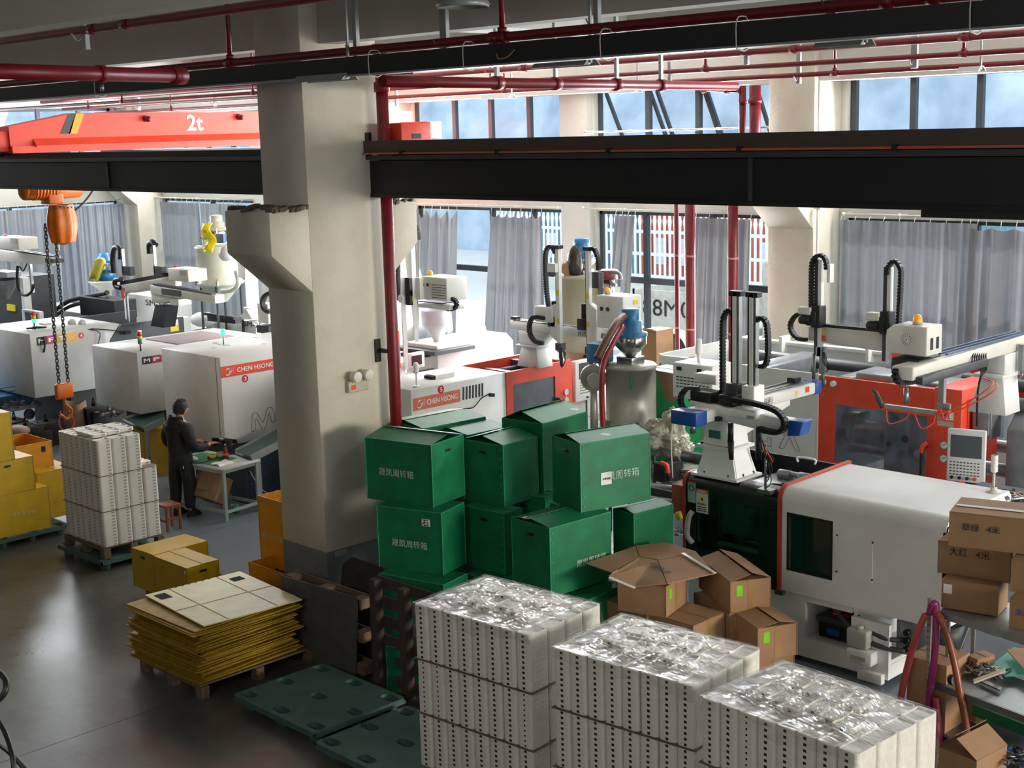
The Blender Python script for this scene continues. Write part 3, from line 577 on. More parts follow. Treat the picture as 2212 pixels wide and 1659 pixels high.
curtain('grey gathered curtain behind the two thick red standpipes', (xw(1503), xw(1622)), 3.78, .9, gather_bot=(xw(1490), xw(1612)), n=6, amp=.08)
curtain('torn grey curtain remnant hanging in the middle window', (xw(1330), xw(1372)), 3.78, 1.6, gather_bot=(xw(1318), xw(1352)), n=2.6, amp=.06, torn=lambda u: .55 if u < .45 else 1)
curtain('grey curtain with ragged top at the left of the three windows', (xw(900), xw(985)), 3.78, 1.2, gather_bot=(xw(893), xw(968)), n=4, amp=.07, droop=.18)
curtain('wide grey curtain between the two panes of the left window', (xw(1060), xw(1168)), 3.78, 1.0, gather_bot=(xw(1038), xw(1168)), n=6, amp=.07, droop=.1)
curtain('grey curtain at the corner window, left half', (xw(347), xw(430)), 3.76, .9, n=5); curtain('grey curtain at the corner window, right half', (xw(433), xw(522)), 3.76, .9, n=5)
yl = lambda px_: P(px_, 450, x=XL+.2).y
curtain('pale grey curtain on the end wall, left of the hoist chain', (9.3, yl(118)), 3.74, .9, n=22, axis='y'); curtain('pale grey curtain on the end wall, right of the hoist chain', (yl(122), 17.2), 3.74, .9, n=9, axis='y')
# ---------------- foreground white machine ----------------
mORL = M('orange_trim', 'b8472b', .45); mPLT = M('cast_platen', '8c9094', .4, metal=.5, var=.2)
def arcp(y0, z1, r, n=12, sgn=1):
    return [(y0+r-r*cos(a), z1-r+r*sin(a)) for a in [pi/2*k/n for k in range(n+1)]]
t = FM = T('injection_molding_machine', 'white injection moulding machine with black glazed guard, right of the green boxes', 'machine', (-7.2, 11.7, 0))
Y0 = 11.1
q = MB(); ar = arcp(Y0, 1.74, .13); ai = arcp(Y0+.03, 1.71, .11)
q.prism([(-7.5, y, z) for y, z in [(Y0, 1.495)]+ar+[(12.3, 1.75), (12.35, 1.70), (12.35, .7), (12.32, .7), (12.32, 1.68), (12.28, 1.71)]+ai[::-1]+[(Y0+.03, 1.495)]], (1.73, 0, 0), smooth=False)
for a in ((-7.5, -7.43, .7, 1.495), (-6.942, -5.77, .7, 1.495), (-7.43, -6.942, .7, .93)): q.box(a[0], a[1], Y0, Y0+.03, a[2], a[3])
q.box(-5.80, -5.77, Y0, 12.34, .7, 1.66); q.prism([(-5.77, 11.3, 1.72), (-5.77, 12.2, 1.72), (-5.68, 12.1, 1.66), (-5.68, 11.4, 1.66)], (0, 0, -.06)); q.build('rear_housing', mWHT, t)
MB().box(-7.43, -6.942, Y0+.035, Y0+.045, .93, 1.495).build('side_window', mGLSD, t)
q = MB(); 
for a, b, c, d in ((-7.445, -6.93, 1.49, 1.505), (-7.445, -6.93, .92, .935), (-7.445, -7.425, .92, 1.5), (-6.95, -6.93, .92, 1.5)): q.box(a, b, Y0-.004, Y0+.02, c, d)
q.build('window_gasket', mBLK2, t)
MB().box(-6.86, -6.5, Y0-.006, Y0, .98, 1.36).build('access_panel', mWHT, t)
q = MB(); 
for x in (-6.88, -6.5):
    for z in (1.38, 1.02): q.cyl((x, Y0, z), (x, Y0-.01, z), .009, 8)
q.build('panel_screw', mBLK2, t)
q = MB(); q.prism([(-7.55, y, z) for y, z in [(Y0-.012, .66), (Y0-.012, 1.6)]+arcp(Y0-.012, 1.755, .14)+[(12.36, 1.77), (12.36, 1.74), (11.25, 1.73), (11.1, 1.6), (Y0+.02, .66)]], (.045, 0, 0)); q.build('orange_seam', mORL, t, label='orange trim band between guard and housing')
q = MB(); q.prism([(-8.72, y, z) for y, z in [(Y0-.012, .83), (Y0-.012, 1.55)]+arcp(Y0-.012, 1.70, .1)+[(11.3, 1.70), (11.3, .83)]], (.03, 0, 0)); q.build('orange_edge', mORL, t, label='orange trim at the guard\'s left edge')
q = MB(); q.prism([(-8.69, y, z) for y, z in [(Y0, 1.495)]+arcp(Y0, 1.69, .12)+[(11.3, 1.69), (11.3, 1.66), (11.23, 1.66), (11.15, 1.495)]], (1.145, 0, 0))
q.box(-8.69, -8.56, Y0, Y0+.05, .74, 1.5); q.box(-7.65, -7.545, Y0, Y0+.05, .68, 1.5); q.box(-8.56, -7.65, Y0, Y0+.05, .7, .93)
q.build('guard_door', M('guard_black', '1b1a19', .3, var=.1, coat=.3), t)
mGG = bpy.data.materials.new('green_guard_glass'); mGG.use_nodes = True; nt = mGG.node_tree; nt.nodes.clear()
o_ = nt.nodes.new('ShaderNodeOutputMaterial'); tr = nt.nodes.new('ShaderNodeBsdfTransparent'); tr.inputs[0].default_value = (.34, .58, .48, 1); gl = nt.nodes.new('ShaderNodeBsdfGlossy'); gl.inputs['Roughness'].default_value = .06; ms = nt.nodes.new('ShaderNodeMixShader'); ms.inputs[0].default_value = .08
nt.links.new(tr.outputs[0], ms.inputs[1]); nt.links.new(gl.outputs[0], ms.inputs[2]); nt.links.new(ms.outputs[0], o_.inputs[0])
MB().box(-8.56, -7.65, Y0+.015, Y0+.022, .93, 1.5).build('guard_glass', mGG, t)
q = MB(); q.tube([(-8.58, Y0-.03, 1.32), (-8.6, Y0-.06, 1.26), (-8.62, Y0-.06, 1.15), (-8.62, Y0-.06, 1.05), (-8.58, Y0-.03, .98)], .028, 10); q.build('door_handle', M('wrapped_handle', 'b7b5ae', .8, bump=.4), t, label='door handle wrapped in white film')
q = MB(); q.box(-8.66, -8.56, Y0-.004, Y0, 1.40, 1.62); q.build('warning_plate', M('pale_green_plate', '8fb7a6', .6), t)
MB().box(-8.66, -8.56, Y0-.006, Y0-.004, 1.60, 1.62).build('warning_header', mMRED, t); q = MB(); q.tube([V((-8.61+.03*cos(a*pi/6), Y0-.007, 1.555+.03*sin(a*pi/6))) for a in range(13)], .004, 5, res=1); q.build('hand_symbol', mINK, t)
MB().box(-8.55, -8.40, Y0-.005, Y0, 1.31, 1.56).build('warning_plate', M('white_plate', 'c6cbc2', .6), t); MB().box(-8.55, -8.40, Y0-.007, Y0-.005, 1.52, 1.56).build('warning_header', mMRED, t)
MB().prism([(-8.52, Y0-.007, 1.43), (-8.43, Y0-.007, 1.43), (-8.475, Y0-.007, 1.505)], (0, .001, 0)).build('warning_triangle', mYST, t); MB().prism([(-8.49, Y0-.009, 1.445), (-8.455, Y0-.009, 1.445), (-8.475, Y0-.009, 1.48)], (0, .001, 0)).build('hazard_mark', mINK, t)
txt('安全标示', .12, (-8.535, Y0-.006, 1.525), (1, 0, 0), (0, 0, 1), mWTX, t, height=.028); txt('当心机械伤人', .12, (-8.535, Y0-.006, 1.395), (1, 0, 0), (0, 0, 1), mINK, t, height=.026)
for z in (1.37, 1.35, 1.33): MB().box(-8.535, -8.42, Y0-.007, Y0-.005, z, z+.008).build('print_line', mINK, t)
# inside of the clamping section: platens, tie bars, rear black panel
q = MB(); q.box(-8.62, -8.45, 11.35, 12.25, .85, 1.50); q.box(-7.95, -7.80, 11.35, 12.25, .85, 1.5); q.box(-8.3, -8.18, 11.4, 12.2, .9, 1.45); q.build('platen', mPLT, t, bevel=.01)
for y, z in ((11.45, 1.38), (12.15, 1.38), (11.45, .98), (12.15, .98)): MB().cyl((-8.6, y, z), (-7.5, y, z), .04, 16).build('tie_bar', mSTEEL, t)
q = MB(); q.prism([(-8.75, 12.3, 1.0), (-7.5, 12.3, 1.0), (-7.5, 12.3, 1.72), (-8.75, 12.3, 1.72)], (0, .04, 0)); q.box(-8.75, -8.72, 11.6, 12.3, 1.0, 1.7); q.build('rear_guard', mBLK, t)
q = MB(); q.box(-8.3, -7.55, 11.7, 12.2, 1.5, 1.56); q.box(-7.9, -7.6, 11.3, 11.65, 1.52, 1.60); q.cyl((-8.1, 12.0, 1.62), (-7.5, 12.0, 1.62), .03, 12); q.cyl((-8.15, 12.0, 1.6), (-8.0, 12.0, 1.6), .055, 14); q.cyl((-7.9, 12.0, 1.6), (-7.78, 12.0, 1.6), .06, 14); q.build('clamp_mechanism', mPLT, t, bevel=.006)
q = MB(); rnd = random.Random(5)
for k in range(9): q.tube([(-7.9+.4*rnd.random(), 11.35+.3*rnd.random(), 1.58+.06*rnd.random()) for _ in range(4)], .009, 5)
q.build('hose_bundle', mDGR, t)
q = MB(); q.box(-8.69, -7.55, 11.12, 12.3, .70, .78); q.box(-8.69, -8.6, 11.2, 12.3, .78, 1.3); q.build('machine_bed', mDGR, t)
q = MB(); q.box(-8.4, -7.9, 11.25, 11.28, .95, .99); q.box(-8.0, -7.6, 11.2, 11.24, .84, .88); q.build('bed_rail', mWHT, t)
# base
q = MB(); yb0, yb1 = 11.13, 12.3
for a, b, c, d in ((-8.68, -7.245, .06, .70), (-7.245, -6.733, .63, .70), (-7.245, -6.733, .06, .25), (-6.733, -6.33, .06, .60)): q.box(a, b, yb0, yb0+.05, c, d)
q.box(-8.68, -6.33, yb1-.05, yb1, .06, .7); q.box(-7.7, -6.34, yb0+.051, yb1-.051, .20, .24); q.box(-8.67, -6.34, yb0+.051, yb1-.051, .64, .69); q.box(-6.38, -6.33, yb0+.051, yb1-.051, .06, .2); q.box(-7.29, -7.25, yb0+.052, yb1-.052, .24, .64); q.box(-6.733, -6.70, yb0+.052, yb1-.052, .24, .64)
q.build('machine_base', mWHT, t)
for x in (-8.5, -7.4, -6.5):
    for y in (11.2, 12.2): MB().cyl((x, y, 0), (x, y, .07), .06, 14).build('levelling_foot', mDGR, t)
q = MB(); q.box(-6.62, -6.36, 11.06, 11.129, .02, .12); q.build('foot_block', mWHT, t, bevel=.01)
q = MB(); q.tube([(-6.9, 11.35, .62), (-6.7, 11.2, .58), (-6.55, 11.15, .50), (-6.35, 11.15, .46), (-6.2, 11.3, .45)], .024, 10); q.tube([(-7.15, 11.3, .66), (-6.95, 11.2, .60), (-6.7, 11.15, .44), (-6.45, 11.12, .38), (-6.2, 11.2, .36)], .026, 10); q.build('hydraulic_hose', mDGR, t)
q = MB(); q.box(-6.33, -6.0, 11.25, 11.9, .30, .64); q.build('oil_manifold', mPLT, t, bevel=.02)
for z in (.38, .46, .54): MB().cyl((-6.2, 11.25, z), (-6.2, 11.2, z), .03, 12).build('port', mBLK2, t)
q = MB(); q.cyl((-5.95, 11.5, .4), (-5.95, 11.5, .62), .16, 18); q.build('pump_motor', mDGR, t)
q = MB(); q.box(-6.72, -6.50, 11.02, 11.13, .34, .52); q.cyl((-6.6, 11.07, .52), (-6.6, 11.07, .56), .035, 12); q.build('oil_bottle', M('bottle_plastic', 'b5b8ae', .4, var=.1), t, bevel=.03, seg=3)
q = MB(); q.box(-6.70, -6.44, 11.0, 11.13, .20, .33); q.build('drip_tray', mWHT, t, bevel=.006, seg=1); MB().box(-6.66, -6.5, 10.995, 11.0, .235, .275).build('tray_slot', mHOLE2, t)
q = MB(); q.box(-7.55, -7.46, 11.05, 11.1, .66, .70); q.build('hinge_bracket', mDGR, t)
t = T('tool_box', 'black tool box with a grey lid inside the white machine base', 'box', (-7.0, 11.45, .24)); MB().box(-7.2, -6.82, 11.3, 11.6, .24, .40).build('box_body', mBLK2, t, bevel=.012)
q = MB(); q.box(-7.22, -6.80, 11.28, 11.62, .40, .46); q.build('box_lid', M('toolbox_lid', '3f4347', .35), t, bevel=.012); MB().box(-7.08, -6.95, 11.26, 11.28, .30, .36).build('box_label', mNBLUE, t); MB().box(-7.1, -6.92, 11.4, 11.43, .46, .48).build('lid_handle', mMRED, t)
k = P(2146, 1062, z=1.75); t = T('signal_lamp', 'unlit white signal lamp on the white machine roof at right', 'lamp', k)
q = MB(); q.lathe(k, [(.07, 0), (.07, .01), (.035, .02), (.03, .05)], 16); q.build('foot', mOFF, t); MB().cyl(k, k+V((0, 0, .2)), .013, 10).build('stem', mOFF, t)
for i in range(3): q = MB(); q.lathe(k+V((0, 0, .19+i*.055)), [(.026, 0), (.032, .008), (.032, .048), (.026, .055)], 16); q.build('lamp_segment', mWTX, t)
k = P(1765, 995, z=1.76); t = T('lift_handle', 'white tube handle at the back edge of the white machine roof', 'handle', k); a, b = P(1724, 998, z=1.75), P(1760, 1003, z=1.75); MB().tube([a, a+V((0, 0, .05)), b+V((0, 0, .05)), b], .012, 8, res=3).build('handle_tube', mWHT, t)
# ---------------- robot on the foreground machine ----------------
t = T('picker_robot', 'white picker robot with blue end caps on the foreground machine', 'robot', (-8.35, 11.35, 1.7))
q = MB(); q.prism([(-8.60, 11.16, 1.70), (-8.10, 11.16, 1.70), (-8.20, 11.22, 2.0), (-8.52, 11.22, 2.0)], (0, .03, 0)); q.prism([(-8.60, 11.5, 1.70), (-8.10, 11.5, 1.70), (-8.20, 11.46, 2.0), (-8.52, 11.46, 2.0)], (0, .03, 0))
q.prism([(-8.40, 11.18, 1.7), (-8.36, 11.18, 1.7), (-8.36, 11.22, 2.0), (-8.40, 11.22, 2.0)], (0, .3, 0)); q.prism([(-8.14, 11.18, 1.7), (-8.10, 11.18, 1.7), (-8.2, 11.22, 2.0), (-8.24, 11.22, 2.0)], (0, .3, 0)); q.prism([(-8.60, 11.18, 1.7), (-8.56, 11.18, 1.7), (-8.48, 11.22, 2.0), (-8.52, 11.22, 2.0)], (0, .3, 0))
q.box(-8.64, -8.06, 11.12, 11.56, 1.69, 1.715); q.box(-8.58, -8.14, 11.14, 11.54, 1.99, 2.02); q.build('riser_base', mWHT, t)
q = MB()
for x, y in ((-8.2, 11.18), (-8.12, 11.3), (-8.12, 11.48), (-8.5, 11.18)): q.cyl((x, y, 1.71), (x, y, 1.74), .018, 8)
for x, y in ((-8.54, 11.18), (-8.2, 11.18)): q.cyl((x, y, 2.02), (x, y, 2.045), .016, 8)
q.build('bolt', mBLK2, t)
q = MB(); q.prism([(-8.53, 11.18, 2.02), (-8.18, 11.18, 2.02), (-8.20, 11.18, 2.12), (-8.22, 11.18, 2.2), (-8.2, 11.18, 2.34), (-8.53, 11.18, 2.34), (-8.5, 11.18, 2.22), (-8.51, 11.18, 2.1)], (0, .32, 0)); q.prism([(-8.50, 11.5, 2.34), (-8.50, 12.3, 2.34), (-8.50, 12.3, 2.28), (-8.50, 11.5, 2.1)], (.28, 0, 0)); q.build('riser_column', mWHT, t, bevel=.01)
MB().box(-8.44, -8.30, 11.165, 11.18, 2.10, 2.18).build('maker_plate', M('teal_plate', '2b6e66', .5), t); MB().cyl((-8.175, 11.25, 2.29), (-8.165, 11.25, 2.29), .018, 14).build('round_badge', mNBLUE, t)
q = MB(); q.box(-8.46, -8.20, 10.75, 12.75, 2.34, 2.46); q.build('main_beam', mWHT, t, bevel=.008, seg=1)
q = MB(); 
for x in (-8.42, -8.25): q.box(x-.012, x+.012, 11.4, 12.74, 2.46, 2.48)
q.box(-8.36, -8.30, 11.5, 12.7, 2.46, 2.475); q.build('linear_rail', mSTEEL2, t)
MB().box(-8.50, -8.18, 10.62, 10.80, 2.33, 2.47).build('end_cap', mNBLUE, t, bevel=.01, label='blue end cap'); MB().box(-8.47, -8.19, 12.74, 12.86, 2.33, 2.47).build('end_cap', mNBLUE, t, bevel=.01, label='blue end cap')
txt('科利', .17, (-8.19, 11.75, 2.36), (0, 1, 0), (0, 0, 1), mINK, t, height=.08); MB().box(-8.198, -8.194, 12.55, 12.62, 2.38, 2.44).build('red_sticker', mMRED, t); q = MB(); q.cyl((-8.2, 12.38, 2.4), (-8.196, 12.38, 2.4), .028, 12); q.build('yellow_sticker', mYST, t)
MB().box(-8.40, -8.30, 12.5, 12.62, 2.48, 2.53).build('rail_stop', mBLK2, t)
q = MB(); q.box(-8.62, -8.0, 11.06, 11.42, 2.47, 2.50); q.box(-8.55, -8.30, 11.0, 11.2, 2.50, 2.60); q.box(-8.2, -8.02, 11.0, 11.2, 2.50, 2.6); q.build('carriage', mBLK2, t, bevel=.008)
q = MB(); q.prism([(-8.55, 11.0, 2.39), (-8.45, 11.0, 2.37), (-7.55, 11.0, 2.29), (-7.28, 11.0, 2.32), (-7.28, 11.0, 2.44), (-8.55, 11.0, 2.50)], (0, .14, 0)); q.build('cross_beam', mWHT, t, bevel=.006, seg=1)
MB().prism([(-7.38, 10.985, 2.29), (-7.24, 10.985, 2.31), (-7.20, 10.985, 2.45), (-7.36, 10.985, 2.45)], (0, .17, 0)).build('end_cap', mNBLUE, t, bevel=.008, label='blue end cap')
q = MB(); q.box(-8.02, -7.70, 10.93, 11.1, 2.40, 2.50); q.build('valve_cover', mWHT, t, bevel=.03, seg=3); q = MB()
for k in range(8): q.obox((-7.80+k*.012, 10.928, 2.435), (.003, 0, 0), (0, .004, 0), (.01, 0, .03))
q.build('cover_slot', mHOLE, t); txt('V K E C', .2, (-8.45, 10.998, 2.41), (1, 0, -.09), (0, 0, 1), mINK, t, height=.025)
for x, zt in ((-8.10, 3.6), (-7.90, 3.6)):
    q = MB(); q.box(x-.045, x+.0, 11.16, 11.23, 2.3, zt); q.build('vertical_arm', mWHT, t); q = MB(); q.box(x-.003, x+.03, 11.165, 11.225, 2.32, zt); q.build('arm_rail', mSTEEL2, t)
    q = MB(); q.box(x-.07, x-.04, 11.17, 11.22, 2.5, zt); q.box(x-.09, x+.05, 11.16, 11.24, zt-.03, zt+.02); q.build('arm_track', mBLK2, t)
    MB().box(x-.09, x+.06, 11.1, 11.28, 2.46, 2.70).build('slide_block', mWHT if x > -8 else mDGR, t, bevel=.01)
q = MB(); chainlinks(q, [(-8.29, 11.2, 2.5), (-8.29, 11.2, 3.2), (-8.27, 11.2, 3.36), (-8.21, 11.2, 3.42), (-8.15, 11.2, 3.36), (-8.14, 11.2, 3.2), (-8.14, 11.2, 3.0)], .06, .04, (0, 1, 0)); q.build('cable_chain', mBLK2, t)
q = MB(); chainlinks(q, [(-7.93, 11.2, 2.5), (-7.91, 11.2, 3.2), (-7.89, 11.2, 3.33), (-7.83, 11.2, 3.37), (-7.77, 11.2, 3.33), (-7.75, 11.2, 3.2), (-7.75, 11.2, 3.0), (-7.79, 11.2, 2.9), (-7.86, 11.2, 2.9)], .06, .04, (0, 1, 0)); q.build('cable_chain', mBLK2, t)
q = MB(); chainlinks(q, [(-8.5, 11.05, 2.62), (-8.58, 11.0, 2.62), (-8.64, 10.98, 2.55), (-8.65, 10.98, 2.47), (-8.6, 10.98, 2.40), (-8.4, 10.98, 2.37), (-8.15, 10.97, 2.36)], .06, .04, (0, 1, 0)); q.build('cable_chain', mBLK2, t)
q = MB(); chainlinks(q, [(-7.98, 10.95, 2.58), (-7.7, 10.95, 2.57), (-7.5, 10.95, 2.54), (-7.40, 10.95, 2.48), (-7.38, 10.95, 2.40), (-7.44, 10.95, 2.33), (-7.56, 10.95, 2.32), (-7.68, 10.95, 2.33)], .07, .045, (0, 1, 0)); q.build('cable_chain', mBLK2, t)
q = MB(); q.box(-9.25, -8.72, 11.6, 11.98, 2.36, 2.74); q.build('control_box', mWHT, t, bevel=.012); q = MB()
for r_ in range(4):
    for k in range(9): q.box(-9.2+k*.05, -9.165+k*.05, 11.596, 11.6, 2.48+r_*.035, 2.49+r_*.035)
q.build('vent_slot', mHOLE, t); q = MB(); q.box(-9.19, -9.13, 11.592, 11.6, 2.66, 2.70); q.box(-8.92, -8.86, 11.592, 11.6, 2.66, 2.70); q.build('box_latch', mBLK2, t); MB().box(-8.72, -8.5, 11.65, 11.85, 2.38, 2.46).build('box_bracket', mWHT, t)
MB().box(-8.72, -8.45, 11.3, 11.5, 2.62, 2.72).build('drive_cover', mWHT, t, bevel=.01)
k = V((-9.05, 11.8, 2.74)); q = MB(); q.cyl(k, k+V((0, 0, .08)), .018, 10); q.lathe(k+V((0, 0, .08)), [(.035, 0), (.04, .04), (.035, .16), (0, .17)], 14); q.build('signal_lamp', mWTX, t)
q = MB(); q.cyl((-8.12, 11.1, 2.3), (-8.12, 11.1, 2.12), .03, 12); q.cyl((-8.12, 11.1, 2.12), (-8.11, 11.1, 1.93), .036, 12, r2=.022); q.cyl((-7.78, 11.1, 2.3), (-7.78, 11.1, 1.98), .032, 12); q.build('gripper', mBLK2, t)
q = MB(); q.cyl((-7.70, 11.1, 2.15), (-7.70, 11.1, 1.66), .012, 8); q.box(-7.76, -7.60, 11.04, 11.16, 1.66, 1.70); q.build('sprue_pole', mSTEEL2, t)
q = MB(); rnd = random.Random(2)
for k in range(5): q.tube([(-7.78, 11.1, 2.25), (-7.72+.05*rnd.random(), 11.06, 2.12), (-7.68+.08*rnd.random(), 11.1, 2.0-.05*k), (-7.70, 11.1, 1.9-.05*k)], .005, 5)
q.build('air_hose', mINK, t); q = MB(); q.tube([(-7.76, 11.1, 2.2), (-7.66, 11.05, 2.1), (-7.62, 11.1, 1.98), (-7.7, 11.1, 1.95)], .006, 5); q.build('air_hose', mMRED, t, label='red air hose')
q = MB(); q.tube([(-8.52, 10.68, 2.33), (-8.54, 10.68, 2.1), (-8.54, 10.7, 1.75)], .006, 6); q.build('drain_hose', mOFF, t); q = MB(); q.cyl((-8.36, 10.8, 2.33), (-8.36, 10.8, 2.22), .03, 10); q.build('air_filter', mSTEEL2, t)
# ---------------- red machine ----------------
t = T('injection_molding_machine', 'large red and white injection moulding machine below the wide curtained window', 'machine', (-8.6, 15.8, 0))
YR = 14.85
def framed(t, name, mat, axis, pos, th, a0, a1, z0, z1, h0, h1, k0, k1):
    """panel with a rectangular window opening; axis 'y' = panel faces -Y at y=pos, 'x' = faces +X"""
    q = MB()
    for a, b, c, d in ((a0, h0, z0, z1), (h1, a1, z0, z1), (h0, h1, z0, k0), (h0, h1, k1, z1)):
        q.box(a, b, pos, pos+th, c, d) if axis == 'y' else q.box(pos-th, pos, a, b, c, d)
    return q.build(name, mat, t)
framed(t, 'sliding_door', mMRED, 'y', YR, .04, -9.505, -7.92, .35, 2.1, -9.28, -8.008, 1.02, 1.76)
mSCR = bpy.data.materials.new('scratched_guard_glass'); mSCR.use_nodes = True; nt = mSCR.node_tree; nt.nodes.clear()
o_ = nt.nodes.new('ShaderNodeOutputMaterial'); tr = nt.nodes.new('ShaderNodeBsdfTransparent'); tr.inputs[0].default_value = (.85, .88, .92, 1); gl = nt.nodes.new('ShaderNodeBsdfPrincipled'); gl.inputs['Base Color'].default_value = srgb('8793a3'); gl.inputs['Roughness'].default_value = .15; ms = nt.nodes.new('ShaderNodeMixShader')
nn = nt.nodes.new('ShaderNodeTexNoise'); nn.inputs['Scale'].default_value = 5; nn.inputs['Detail'].default_value = 8; rg = nt.nodes.new('ShaderNodeMapRange'); rg.inputs[1].default_value = .35; rg.inputs[2].default_value = .75; rg.inputs[3].default_value = .08; rg.inputs[4].default_value = .45
tcn = nt.nodes.new('ShaderNodeTexCoord'); nt.links.new(tcn.outputs['Object'], nn.inputs[0]); nt.links.new(nn.outputs[0], rg.inputs[0]); nt.links.new(rg.outputs[0], ms.inputs[0]); nt.links.new(tr.outputs[0], ms.inputs[1]); nt.links.new(gl.outputs[0], ms.inputs[2]); nt.links.new(ms.outputs[0], o_.inputs[0])
MB().box(-9.28, -8.008, YR+.015, YR+.025, 1.02, 1.76).build('door_window', mSCR, t)
q = MB(); q.box(-7.91, -7.56, YR-.03, YR+.9, .35, 2.13); q.build('side_cabinet', mMRED, t, bevel=.01); MB().box(-7.56, -7.545, YR+.1, YR+.6, .5, 2.0).build('cabinet_side_panel', mORG, t)
for z in (1.30, 1.46): 
    q = MB(); q.cyl((-7.75, YR-.03, z), (-7.75, YR-.07, z), .05, 20); q.build('pressure_gauge', mSTEEL, t); MB().cyl((-7.75, YR-.07, z), (-7.75, YR-.074, z), .04, 20).build('gauge_face', mPAPER, t)
    MB().obox((-7.745, YR-.076, z+.01), (.05, 0, .02), (0, .002, 0), (-.002, 0, .006)).build('gauge_needle', mINK, t)
MB().box(-7.86, -7.66, YR-.034, YR-.03, 1.76, 1.86).build('instruction_plate', mPAPER, t); MB().box(-7.86, -7.66, YR-.034, YR-.03, 1.68, 1.74).build('instruction_plate', mHOLE2, t); MB().box(-7.86, -7.72, YR-.034, YR-.03, 1.60, 1.67).build('instruction_plate', mORG, t)
for z in (1.84, 1.81, 1.78): MB().box(-7.84, -7.7, YR-.036, YR-.034, z, z+.006).build('print_line', mINK, t)
q = MB(); q.tube([(-7.99, YR-.03, 1.42), (-8.02, YR-.07, 1.36), (-8.02, YR-.07, 1.0), (-7.97, YR-.03, .95)], .025, 10); q.build('door_handle', mBLK2, t); q = MB(); q.tube([(-7.97, YR-.05, 1.46), (-8.02, YR-.075, 1.40), (-8.03, YR-.075, 1.33)], .03, 8); q.build('handle_tip', mORG, t)
q = MB(); 
for x in (-9.42, -9.28): q.cyl((x, YR, 2.02), (x, YR-.05, 2.02), .035, 16)
q.build('door_knob', mWTX, t)
q = MB(); q.box(-12.05, -9.51, YR+.0, YR+.03, .35, 2.115); q.box(-12.08, -12.05, YR, 17.0, .35, 2.13); q.build('white_guard', mWGR, t); MB().box(-9.525, -9.505, YR-.005, YR+.04, .35, 2.13).build('guard_edge', mWHT, t)
for i_ in range(4):
    o_x = V((-11.35+i_*.42, YR-.004, 1.08)); pth = [[(0, 0), (.02, .2), (.06, .25), (.12, .22), (.17, .1), (.22, .22), (.28, .25), (.33, .2), (.34, 0), (.28, 0), (.26, .15), (.2, .04), (.14, .04), (.08, .15), (.06, 0), (0, 0)], [(0, 0), (0, .24), (.3, .24), (.3, .18), (.07, .18), (.07, .06), (.3, .06), (.3, 0), (0, 0)], [(0, 0), (0, .24), (.3, .24), (.3, .18), (.07, .18), (.07, .06), (.24, .06), (.24, .12), (.3, .12), (.3, 0), (0, 0)], [(0, 0), (.12, .24), (.2, .24), (.32, 0), (.25, 0), (.16, .17), (.07, 0), (0, 0)]][i_]
    MB().tube([o_x+V((a_, 0, b_)) for a_, b_ in pth], .003, 4, res=1).build('outline_letter', M('faint_print', '6c6e6c', .5), t)
MB().box(-12.08, -12.04, YR-.003, 15.6, 1.86, 2.0).build('orange_stripe', M('orange_band', 'd98a64', .5), t)
q = MB(); q.box(-12.05, -9.6, 16.75, 16.8, 1.5, 2.12); q.box(-12.05, -9.6, 16.7, 16.85, 2.09, 2.13); 
for x in (-11.3, -9.9): q.box(x, x+.05, 16.6, 16.82, 1.95, 2.22)
q.build('rear_guard_rail', mWGR, t)
q = MB(); q.box(-9.6, -6.9, 16.75, 16.8, 1.5, 2.12); q.box(-9.6, -6.9, 16.68, 16.86, 2.08, 2.14); q.box(-9.6, -6.9, 16.7, 16.75, 1.86, 1.9); q.build('rear_guard_rail', mMRED, t, label='red part of the rear guard rail')
for y, z in ((15.25, 1.95), (16.4, 1.95), (15.25, 1.15), (16.4, 1.15)): MB().cyl((-11.6, y, z), (-6.4, y, z), .085, 20).build('tie_bar', mDGR if z > 1.5 else mSTEEL2, t)
q = MB(); q.box(-10.9, -10.55, 15.05, 16.6, .7, 2.05); q.box(-9.6, -9.4, 15.1, 16.5, .75, 2.0); q.box(-8.7, -8.35, 15.05, 16.6, .7, 2.05); q.build('platen', mPLT, t, bevel=.03)
q = MB(); 
for x, z, r in ((-8.55, 1.62, .07), (-8.4, 1.4, .05), (-8.62, 1.3, .04), (-8.45, 1.2, .05), (-8.6, 1.7, .03)): q.cyl((x, 15.045, z), (x, 15.04, z), r, 14)
q.build('platen_bore', mHOLE, t)
q = MB(); q.cyl((-9.2, 15.3, 1.35), (-8.7, 15.3, 1.35), .16, 16); q.box(-9.35, -9.15, 15.2, 15.5, 1.2, 1.6); q.build('mold_half', M('oily_steel', '6f6a5e', .35, metal=.7), t, bevel=.02)
q = MB(); q.box(-9.2, -8.6, 15.2, 15.7, 2.02, 2.12); q.cyl((-8.9, 15.9, 2.05), (-8.3, 15.9, 2.05), .14, 16); q.box(-8.3, -7.9, 15.3, 15.8, 2.0, 2.08); q.build('ejector_drive', mPLT, t, bevel=.02)
q = MB(); q.box(-12.0, -6.4, 14.95, 16.7, .12, .45); q.build('machine_bed', mWGR, t); 
q = MB(); q.prism([(-6.75, 15.0, .5), (-6.75, 16.7, .5), (-6.75, 16.7, 1.7), (-6.75, 16.4, 1.95), (-6.75, 15.3, 1.95), (-6.75, 15.0, 1.7)], (-.35, 0, 0)); q.build('fixed_platen', mPLT, t, bevel=.03)
q = MB(); q.cyl((-6.75, 15.85, 1.2), (-6.72, 15.85, 1.2), .35, 24); q.build('platen_hole', mHOLE, t)
